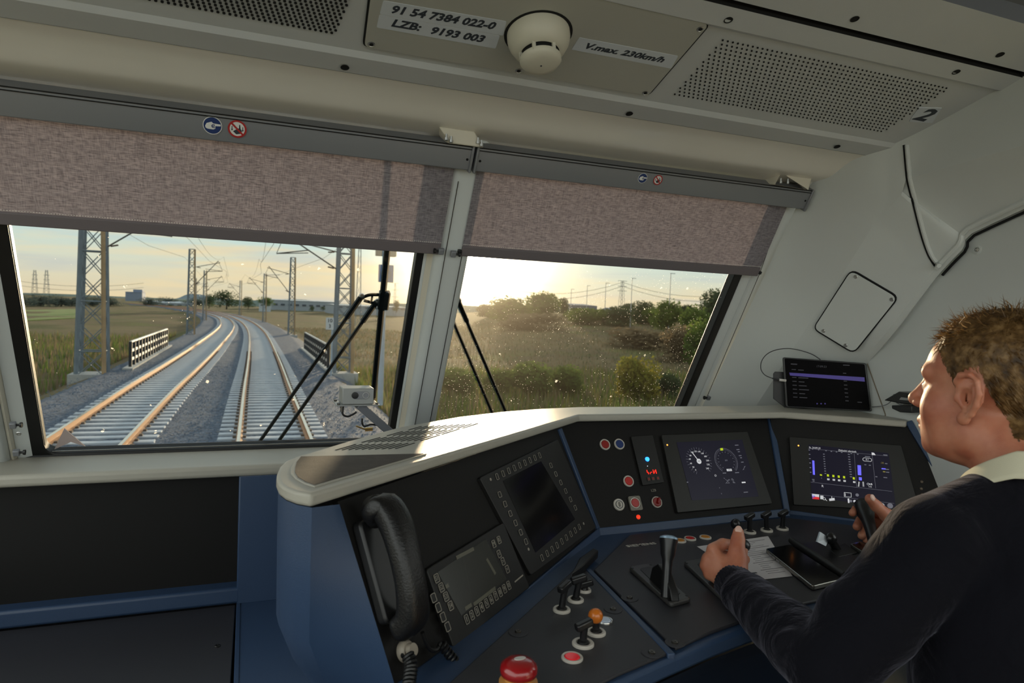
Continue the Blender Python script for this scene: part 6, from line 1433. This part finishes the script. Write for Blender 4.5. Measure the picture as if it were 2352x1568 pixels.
# ------------------------------------------------------------------ far buildings
M_SILO = mat('silo_blue_grey', (138, 150, 172), .8, var=.06, vscale=.1); M_HALL = mat('hall_white', (196, 204, 212), .7); M_HALLW = mat('hall_wall', (160, 170, 180), .8); M_ROOF = mat('slate_roof', (112, 122, 142), .7); M_BRICK = mat('brick_red', (150, 92, 78), .9); M_WIN = mat('window_dark', (70, 80, 92), .4)
def px_size(p, y): return onY(p, y)
def hall(name, pa, pb, y, dep, label, mw, mr=None, rise=0.0, base=None, win=None):
    a = onY(pa, y); b = onY(pb, y); z0 = base if base is not None else b.z; x0, x1, z1 = a.x, b.x, a.z
    t = thing(name, label, 'building', ((x0 + x1) / 2, y, z0))
    mb = MB(); mb.box(((x0 + x1) / 2, y + dep / 2, (z0 - 3 + z1) / 2), (x1 - x0, dep, z1 - z0 + 3)); mb.build('wall', mw, t)
    mb = MB(); r = rise * (z1 - z0); mb.add([(x0 - .3, y - .3, z1), (x1 + .3, y - .3, z1), (x1 + .3, y + dep + .3, z1), (x0 - .3, y + dep + .3, z1), (x0 - .3, y + dep / 2, z1 + r + .25), (x1 + .3, y + dep / 2, z1 + r + .25)], [(0, 1, 5, 4), (2, 3, 4, 5), (0, 4, 3), (1, 2, 5), (0, 3, 2, 1)]); mb.build('roof', mr or mw, t)
    if win:
        for i in range(win):
            w = (x1 - x0) / win; mb = MB(); mb.box((x0 + w * (i + .5), y - .1, z0 + (z1 - z0) * .45), (w * .55, .3, (z1 - z0) * .22)); mb.build('window', M_WIN, t)
    return t
hall('grain_silo', (288, 670), (326, 706), 430, 14, 'blue-grey concrete silo block standing left of the tracks', M_SILO, win=0)
tw = bpy.data.objects['grain_silo']; a = onY((304, 664), 430); b = onY((325, 672), 430); mb = MB(); mb.box(((a.x + b.x) / 2, 437, (a.z + b.z) / 2), (b.x - a.x, 8, a.z - b.z)); mb.build('head_house', M_SILO, tw)
hall('warehouse', (248, 695), (286, 706), 405, 14, 'low white shed left of the silo', M_HALL, M_HALL, .4, win=3)
hall('warehouse', (329, 693), (440, 705), 425, 30, 'long low white warehouse right of the silo', M_HALLW, M_HALL, .35, win=6)
hall('brick_shed', (272, 699), (288, 707), 385, 8, 'small brick-red shed against the silo', M_BRICK, M_ROOF, .3)
hall('logistics_hall', (625, 688), (770, 712), 380, 60, 'long pale logistics hall right of the tracks', M_HALLW, M_HALL, .08, win=9)
hall('logistics_hall', (770, 700), (935, 714), 300, 40, 'lower pale hall seen behind the signal', M_HALLW, M_HALL, .1, win=8)
hall('house', (596, 694), (622, 706), 300, 10, 'small white house before the long hall', M_HALL, M_ROOF, .5, win=2)
hall('roofed_hall', (1309, 700), (1371, 716), 150, 16, 'grey-blue roofed hall behind the bushes on the right', M_ROOF, M_ROOF, .15, win=4)
hall('house', (1412, 716), (1432, 728), 140, 8, 'small pale house among the trees at right', M_HALLW, M_ROOF, .6, win=2)
hall('house', (1585, 722), (1612, 738), 120, 8, 'small pale house near the right window edge', M_HALLW, M_ROOF, .6, win=2)
# far hills
def ridge(name, pts, y, m, label):
    mb = MB(); P = catmull([(*onY(p, y),) for p in pts], 8); mb.grid([[Vector((p.x, p.y - 60, -6)) for p in P], [p for p in P], [Vector((p.x * 1.1, p.y + 150, -6)) for p in P]])
    return mb.build(name, m, kind='structure', smooth=True, shade=80, origin=(0, y, -6), label=label, cat='hill')
M_H1 = mat('hill_hazy_blue', (120, 134, 142), .95, var=.12, vscale=.02); M_H2 = mat('hill_hazy_green', (94, 112, 104), .95, var=.25, vscale=.05)  # distance haze is mixed into both hill colours
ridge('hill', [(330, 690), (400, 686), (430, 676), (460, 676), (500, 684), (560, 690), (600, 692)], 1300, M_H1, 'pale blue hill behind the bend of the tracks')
ridge('hill', [(-80, 668), (40, 672), (120, 674), (200, 677), (280, 681), (360, 684), (460, 688), (560, 690), (640, 687), (700, 688), (780, 697), (900, 702)], 620, M_H2, 'wooded ridge along the left horizon')
ridge('hill', [(880, 696), (1040, 700), (1100, 703), (1200, 706), (1400, 716), (1560, 722), (1720, 724), (1900, 735)], 520, M_H2, 'wooded ridge along the right horizon')
# ------------------------------------------------------------------ bushes and trees
def leaf_mat(name, c, c2):
    m = bpy.data.materials.new(name); m.use_nodes = True; t = NT(m.node_tree); t.n.clear()
    tc = t.new('ShaderNodeTexCoord').outputs['Object']; n = t.new('ShaderNodeTexNoise', {'Vector': tc, 'Scale': 3.0, 'Detail': 3}).outputs[0]
    col = t.ramp(n, [(.35, s2l(c)), (.65, s2l(c2))])
    df = t.new('ShaderNodeBsdfDiffuse', {0: col}); tl = t.new('ShaderNodeBsdfTranslucent', {0: col}); mx = t.new('ShaderNodeMixShader', {0: .45, 1: df.outputs[0], 2: tl.outputs[0]})
    t.new('ShaderNodeOutputMaterial', {0: mx.outputs[0]}); return m
LM = [leaf_mat('leaf_green', (80, 104, 54), (124, 142, 70)), leaf_mat('leaf_dark', (62, 82, 60), (94, 108, 74)), leaf_mat('leaf_yellow', (118, 124, 52), (158, 146, 66)), leaf_mat('leaf_brown', (122, 108, 86), (150, 134, 106))]
M_BARK = mat('bark', (86, 74, 62), .9)
CROWN = {}
def crown_mesh(kind, mi, seed, nleaf):
    k = (kind, mi, nleaf)
    if k in CROWN: return CROWN[k]
    r = random.Random(seed); mb = MB(); blobs = []
    for i in range(16):
        a = r.uniform(0, 2 * PI); rr = r.uniform(.1, .62); z = r.uniform(.14, .74) if kind == 'bush' else r.uniform(.22, .82)
        blobs.append((Vector((rr * .62 * math.cos(a) * (1.15 - .6 * z), rr * .62 * math.sin(a) * (1.15 - .6 * z), z)), r.uniform(.20, .31)))
    for i in range(nleaf):
        c, rad = r.choice(blobs); d = Vector((r.gauss(0, 1), r.gauss(0, 1), r.gauss(0, 1))).normalized()
        p = c + d * rad * r.uniform(.55, 1.08); p.z = max(p.z, .02)
        u = Vector((r.gauss(0, 1), r.gauss(0, 1), r.gauss(0, .7))).normalized(); w = u.cross(d)
        if w.length < 1e-3: continue
        w.normalize(); s = r.uniform(.022, .05)
        mb.add([p - u * s, p + w * s * .6, p + u * s, p - w * s * .6], [(0, 1, 2, 3)])
    me = bpy.data.meshes.new('crown'); me.from_pydata([tuple(v) for v in mb.v], [], mb.f); me.materials.append(LM[mi]); CROWN[k] = me
    return me
def plant(px, w_px, h_px, mi, label, kind='bush', nleaf=2600, group=None, y=None):
    g = ground_pt(px) if y is None else onY(px, y)
    d = (R3.transposed() @ (g - CAM)); dist = -d.z; w = w_px / F * dist; h = h_px / F * dist
    t = thing('bush' if kind == 'bush' else 'tree', label, 'bush' if kind == 'bush' else 'tree', g, group=group)
    o = bpy.data.objects.new('crown', crown_mesh(kind, mi, mi * 7 + len(kind), nleaf)); COL.objects.link(o); o.parent = t; o.scale = (w, w, h * 1.02); o.rotation_euler = (0, 0, rnd.uniform(0, 6))
    tr = MB(); tr.tube([g - Vector((0, 0, .3)), g + Vector((w * .03, 0, h * .45)), g + Vector((0, 0, h * .75))], [w * .03 + .02, w * .02 + .015, .01], 6)
    for k in range(4):
        a = k * 1.7; tr.tube([g + Vector((0, 0, h * (.3 + .1 * k))), g + Vector((w * .25 * math.cos(a), w * .25 * math.sin(a), h * (.5 + .1 * k)))], [w * .015 + .01, .006], 5)
    tr.build('trunk' if kind != 'bush' else 'stem', M_BARK, t)
    return t
plant((1045, 905), 120, 62, 0, 'green bush beside the central window pillar, lower right pane', group='bushes right of the line', nleaf=6000)
plant((1150, 908), 90, 62, 0, 'green bush behind the right wiper rods', group='bushes right of the line', nleaf=6000)
plant((1215, 912), 130, 84, 0, 'largest green bush in the near right field', group='bushes right of the line', nleaf=6000)
plant((1296, 910), 90, 74, 0, 'right end of the near green bush row', group='bushes right of the line', nleaf=6000)
plant((1462, 925), 100, 112, 2, 'yellow-green autumn bush in the near right field', group='bushes right of the line', nleaf=6000)
plant((1530, 915), 70, 60, 1, 'dark low bush beside the yellow-green one', group='bushes right of the line', nleaf=5000)
for px, w, h, mi, lb in [((1175, 742), 130, 62, 0, 'broad round bush on the field edge under the sunset'), ((1250, 735), 110, 66, 0, 'tall round bush at the middle of the far hedge'), ((1294, 722), 30, 36, 1, 'small dark tree left of the roofed hall'), ((1225, 755), 160, 40, 3, 'low brown scrub before the far hedge'),
                         ((1350, 745), 110, 38, 0, 'low green bush under the roofed hall'), ((1420, 748), 90, 46, 1, 'dark bush left of the taller lamp post'), ((1472, 742), 70, 52, 1, 'round dark bush behind the taller lamp post'), ((1530, 770), 80, 78, 0, 'leafy tree behind the tallest lamp post'),
                         ((1590, 790), 90, 90, 0, 'bush below the small house at the right window edge'), ((1560, 830), 110, 90, 3, 'brown scrub before the right window edge'), ((1620, 850), 110, 120, 0, 'green bush against the right window edge'), ((1640, 760), 90, 90, 1, 'dark far tree at the right window edge'), ((1330, 735), 70, 30, 0, 'green hedge shrub left of the roofed hall corner'), ((1385, 738), 80, 30, 0, 'green hedge shrub right of the roofed hall'), ((1500, 745), 60, 40, 0, 'green hedge shrub between the two tall lamp posts'), ((1120, 728), 70, 30, 1, 'low hazy shrub left of the broad round bush'), ((1570, 742), 60, 40, 1, 'dark hedge tree right of the tallest lamp post'), ((1440, 722), 40, 24, 1, 'small far tree under the pylon'), ((1470, 800), 180, 50, 3, 'wide brown scrub on the right slope')]:
    plant(px, w, h, mi, lb, 'tree' if 'tree' in lb.split()[:4] or 'tree' in lb[:18] else 'bush', 4000, 'bushes and trees along the right horizon')
for px, w, h, mi, lb, y in [((520, 708), 62, 40, 1, 'dark rounded tree clump at the bend of the tracks', 210), ((480, 706), 30, 30, 1, 'dark tree left of the clump at the bend', 220), ((570, 708), 34, 26, 1, 'low dark tree right of the clump at the bend', 230), ((610, 706), 44, 24, 0, 'low tree before the long hall', 260),
                         ((388, 706), 14, 8, 1, 'small dark bush before the long warehouse', 330), ((716, 714), 14, 12, 1, 'small bush at the left foot of the long hall', 250), ((742, 712), 12, 9, 1, 'small bush at the middle of the long hall', 250), ((910, 716), 22, 26, 1, 'far tree beside the dark window seal', 240)]:
    plant(px, w, h, mi, lb, 'tree' if h > 20 else 'bush', 1500, 'trees beyond the bend', y=y)
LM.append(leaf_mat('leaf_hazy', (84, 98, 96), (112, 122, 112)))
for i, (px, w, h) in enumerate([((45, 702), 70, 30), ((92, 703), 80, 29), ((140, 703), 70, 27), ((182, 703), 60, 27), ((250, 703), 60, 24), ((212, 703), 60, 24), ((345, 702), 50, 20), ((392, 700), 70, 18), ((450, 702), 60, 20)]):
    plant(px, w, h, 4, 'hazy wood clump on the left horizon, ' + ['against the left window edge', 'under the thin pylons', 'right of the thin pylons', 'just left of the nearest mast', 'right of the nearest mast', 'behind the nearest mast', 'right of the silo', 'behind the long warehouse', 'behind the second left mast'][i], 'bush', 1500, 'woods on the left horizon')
# weeds: blades nobody could count
def weeds(name, n, f, mi, h0, h1, label):
    mb = MB(); r = random.Random(5 + mi)
    for i in range(n):
        x, y = f(r); z = float(hgt(x, y)) - .05; h = r.uniform(h0, h1); a = r.uniform(0, PI); w = r.uniform(.015, .05)
        dx, dy = math.cos(a) * w, math.sin(a) * w; lx, ly = r.uniform(-.2, .2), r.uniform(-.2, .2)
        mb.add([(x - dx, y - dy, z), (x + dx, y + dy, z), (x + lx * h, y + ly * h, z + h)], [(0, 1, 2)])
    return mb.build(name, LM[mi], kind='stuff', label=label, cat='weeds')
def fr_right(r):
    y = r.uniform(14, 44); return float(xc_(y)) + 5.8 + r.random() ** 1.3 * 24, y
def fr_left(r):
    y = r.uniform(20, 75); return float(xc_(y)) - 5.9 - r.random() ** 1.5 * 25, y
weeds('weeds', 15000, fr_right, 0, .2, .7, 'tall green weeds on the right embankment')
weeds('weeds', 11000, fr_right, 3, .2, .8, 'dry brown weeds on the right embankment')
weeds('weeds', 3000, fr_right, 2, .3, .8, 'yellow goldenrod among the right embankment weeds')
weeds('weeds', 9000, fr_left, 3, .2, .7, 'dry brown weeds on the left embankment')
weeds('weeds', 7000, fr_left, 0, .2, .7, 'green weeds on the left embankment')
def fr_slope(r):
    y = r.uniform(30, 120); return float(xc_(y)) + 8 + r.random() * 75, y
weeds('dry_grass', 26000, fr_slope, 3, .15, .5, 'low dry grass on the right slope')
weeds('dry_grass', 14000, fr_slope, 1, .15, .45, 'dull green grass tufts on the right slope')
# ------------------------------------------------------------------ poles and pylons
M_POLE = mat('lamp_post_steel', (176, 182, 188), .5)
for i, (pt, pb_) in enumerate([((1538, 628), (1534, 770)), ((1453, 639), (1447, 752)), ((1391, 650), (1388, 738)), ((1348, 656), (1346, 730)), ((1312, 664), (1310, 722))]):
    g = ground_pt(pb_); d = -(R3.transposed() @ (g - CAM)).z; h = (pb_[1] - pt[1]) / F * d
    t = thing('lamp_post', ['tallest lamp post, nearest the right window edge', 'second lamp post from the right window edge', 'middle lamp post of the row', 'fourth lamp post, above the roofed hall', 'farthest lamp post, at the left end of the roofed hall'][i], 'lamp', g, group='lamp posts along the right field')
    mb = MB(); mb.tube([g, g + Vector((0, 0, h))], [.07, .045], 8); mb.build('post', M_POLE, t, smooth=True)
    mb = MB(); mb.box(g + Vector((.3, 0, h)), (.7, .16, .07)); mb.build('lamp_head', M_POLE, t)
def pylon(p_top, p_base, y, w, label, arms=(.0, .28, .55), aw=.6):
    a = onY(p_top, y); b = onY(p_base, y); b.x = a.x; b.z = min(b.z, float(hgt(b.x, b.y))); h = a.z - b.z; t = thing('power_pylon', label, 'pylon', b, group='power pylons on the horizon')
    mb = MB()
    for i in (-1, 1):
        for j in (-1, 1): bar(mb, b + Vector((i * w, j * w, 0)), a + Vector((i * w * .35, j * w * .35, 0)), w * .07)
    n = 8
    for k in range(n):
        f0, f1 = k / n, (k + 1) / n; w0, w1 = w * (1 - .65 * f0), w * (1 - .65 * f1)
        bar(mb, b + Vector((-w0, 0, h * f0)), b + Vector((w1, 0, h * f1)), w * .04); bar(mb, b + Vector((w0, 0, h * f0)), b + Vector((-w1, 0, h * f1)), w * .04)
    mb.build('tower', M_MAST, t)
    for f in arms:
        mb = MB(); bar(mb, a + Vector((-h * aw * .35, 0, -h * f)), a + Vector((h * aw * .35, 0, -h * f)), w * .08); mb.build('cross_arm', M_MAST, t)
    return t
pylon((1430, 645), (1430, 712), 420, 1.9, 'steel power pylon between the lamp posts at right', (.0, .16, .30), .45)
pylon((80, 620), (80, 676), 700, 2.0, 'left one of two thin pylons at the left window edge', (.2, .38, .56), .3)
pylon((107, 620), (107, 678), 700, 2.0, 'right one of two thin pylons at the left window edge', (.2, .38, .56), .3)
pylon((827, 560), (827, 705), 140, .55, 'slender lattice tower between the mast and the signal', (), .2)
pylon((908, 650), (908, 706), 260, .5, 'small pole with cross arms beside the black window seal', (.0, .2, .4), .3)
pylon((1068, 684), (1068, 706), 480, 1.0, 'tiny hazy pylon left of the broad bush', (.1, .3), .6)
pylon((1091, 682), (1091, 706), 480, 1.0, 'tiny hazy pylon next to the broad bush', (.1, .3), .6)
pylon((1268, 678), (1268, 712), 480, 1.2, 'hazy pylon behind the far hedge', (.0, .2), .6)
pylon((1558, 690), (1558, 722), 480, 1.2, 'hazy pylon behind the tallest lamp post', (.0, .25), .6)
for k, (pa, pb_, y) in enumerate([((1150, 660), (1430, 648), 420), ((1150, 675), (1430, 657), 420), ((1430, 648), (1700, 672), 420), ((1430, 657), (1700, 684), 420), ((-40, 630), (330, 650), 700), ((-40, 640), (330, 660), 700)]):
    a = onY(pa, y); b = onY(pb_, y); mb = MB(); mb.tube([a.lerp(b, t_ / 8) - Vector((0, 0, 6 * 4 * (t_ / 8) * (1 - t_ / 8))) for t_ in range(9)], .12, 4)
    mb.build('power_line', M_WIRE, cat='wire', label=['upper power line sagging left from the right pylon', 'lower power line sagging left from the right pylon', 'upper power line running right from the pylon', 'lower power line running right from the pylon', 'upper far power line beside the nearest mast', 'lower far power line beside the nearest mast'][k])
# ------------------------------------------------------------------ wipers outside the glass
M_WIPER = mat('wiper_black', (30, 44, 50), .35, metal=.3)
OUTF = WSF @ Matrix.Translation((0, 0, -.05))
def wp(p, dn=0.0):
    o = WSF @ Vector((0, 0, -.05 + dn)); return onP(p, o, WSF.col[2].xyz)
w1 = thing('windscreen_wiper', 'left windscreen wiper with twin rods and upright blade', 'wiper', wp((700, 1000)), group='windscreen wipers')
for a, b, r in (((585, 1030), (828, 684), .0055), ((625, 1034), (864, 694), .0055)):
    mb = MB(); A_, B_ = wp(a), wp(b); mb.tube([A_, A_.lerp(B_, .88), A_.lerp(B_, .881), B_], [r, r, r * 1.5, r * 1.5], 8); mb.build('rod', M_WIPER, w1, smooth=True)
mb = MB(); mb.tube(catmull([wp(p, -.004) for p in ((830, 684), (850, 677), (878, 677))], 6), .005, 6); mb.tube([wp((836, 690), -.004), wp((866, 698), -.004)], .0045, 6); mb.tube([wp((855, 680), -.004), wp((853, 692), -.004)], .003, 6); mb.build('link', M_WIPER, w1, smooth=True)
for p in ((831, 681), (867, 693)): mb = MB(); mb.sphere(wp(p, -.004), .0095, 12, sc=(1, 1, 1)); mb.build('pivot', M_STEEL, w1, smooth=True)
mb = MB(); P = [wp((905, 380), .012), wp((890, 570), .012), wp((857, 912), .012)]; mb.tube(P, [.008, .009, .0085], 8); mb.build('blade', M_WIPER, w1, smooth=True)
mb = MB(); mb.box((0, 0, 0), (.030, .055, .02), WSF @ Matrix.Translation(((WSF.inverted() @ wp((882, 690), .012)).x, (WSF.inverted() @ wp((882, 690), .012)).y, -.04))); mb.build('blade_holder', M_WIPER, w1, bevel=.003)
w2 = thing('windscreen_wiper', 'right windscreen wiper with twin rods before the field', 'wiper', wp((1140, 945)), group='windscreen wipers')
for a, b in (((1170, 965), (1054, 694)), ((1140, 970), (1012, 668))):
    mb = MB(); A_, B_ = wp(a), wp(b); mb.tube([A_, A_.lerp(B_, .86), A_.lerp(B_, .861), B_], [.0055, .0055, .008, .008], 8); mb.build('rod', M_WIPER, w2, smooth=True)
mb = MB(); mb.tube([wp((1056, 692), -.004), wp((1030, 684), -.004), wp((1005, 672), -.004)], .006, 6); mb.build('link', M_WIPER, w2, smooth=True)
mb = MB(); mb.sphere(wp((1053, 689), -.004), .0095, 12); mb.build('pivot', M_STEEL, w2, smooth=True)
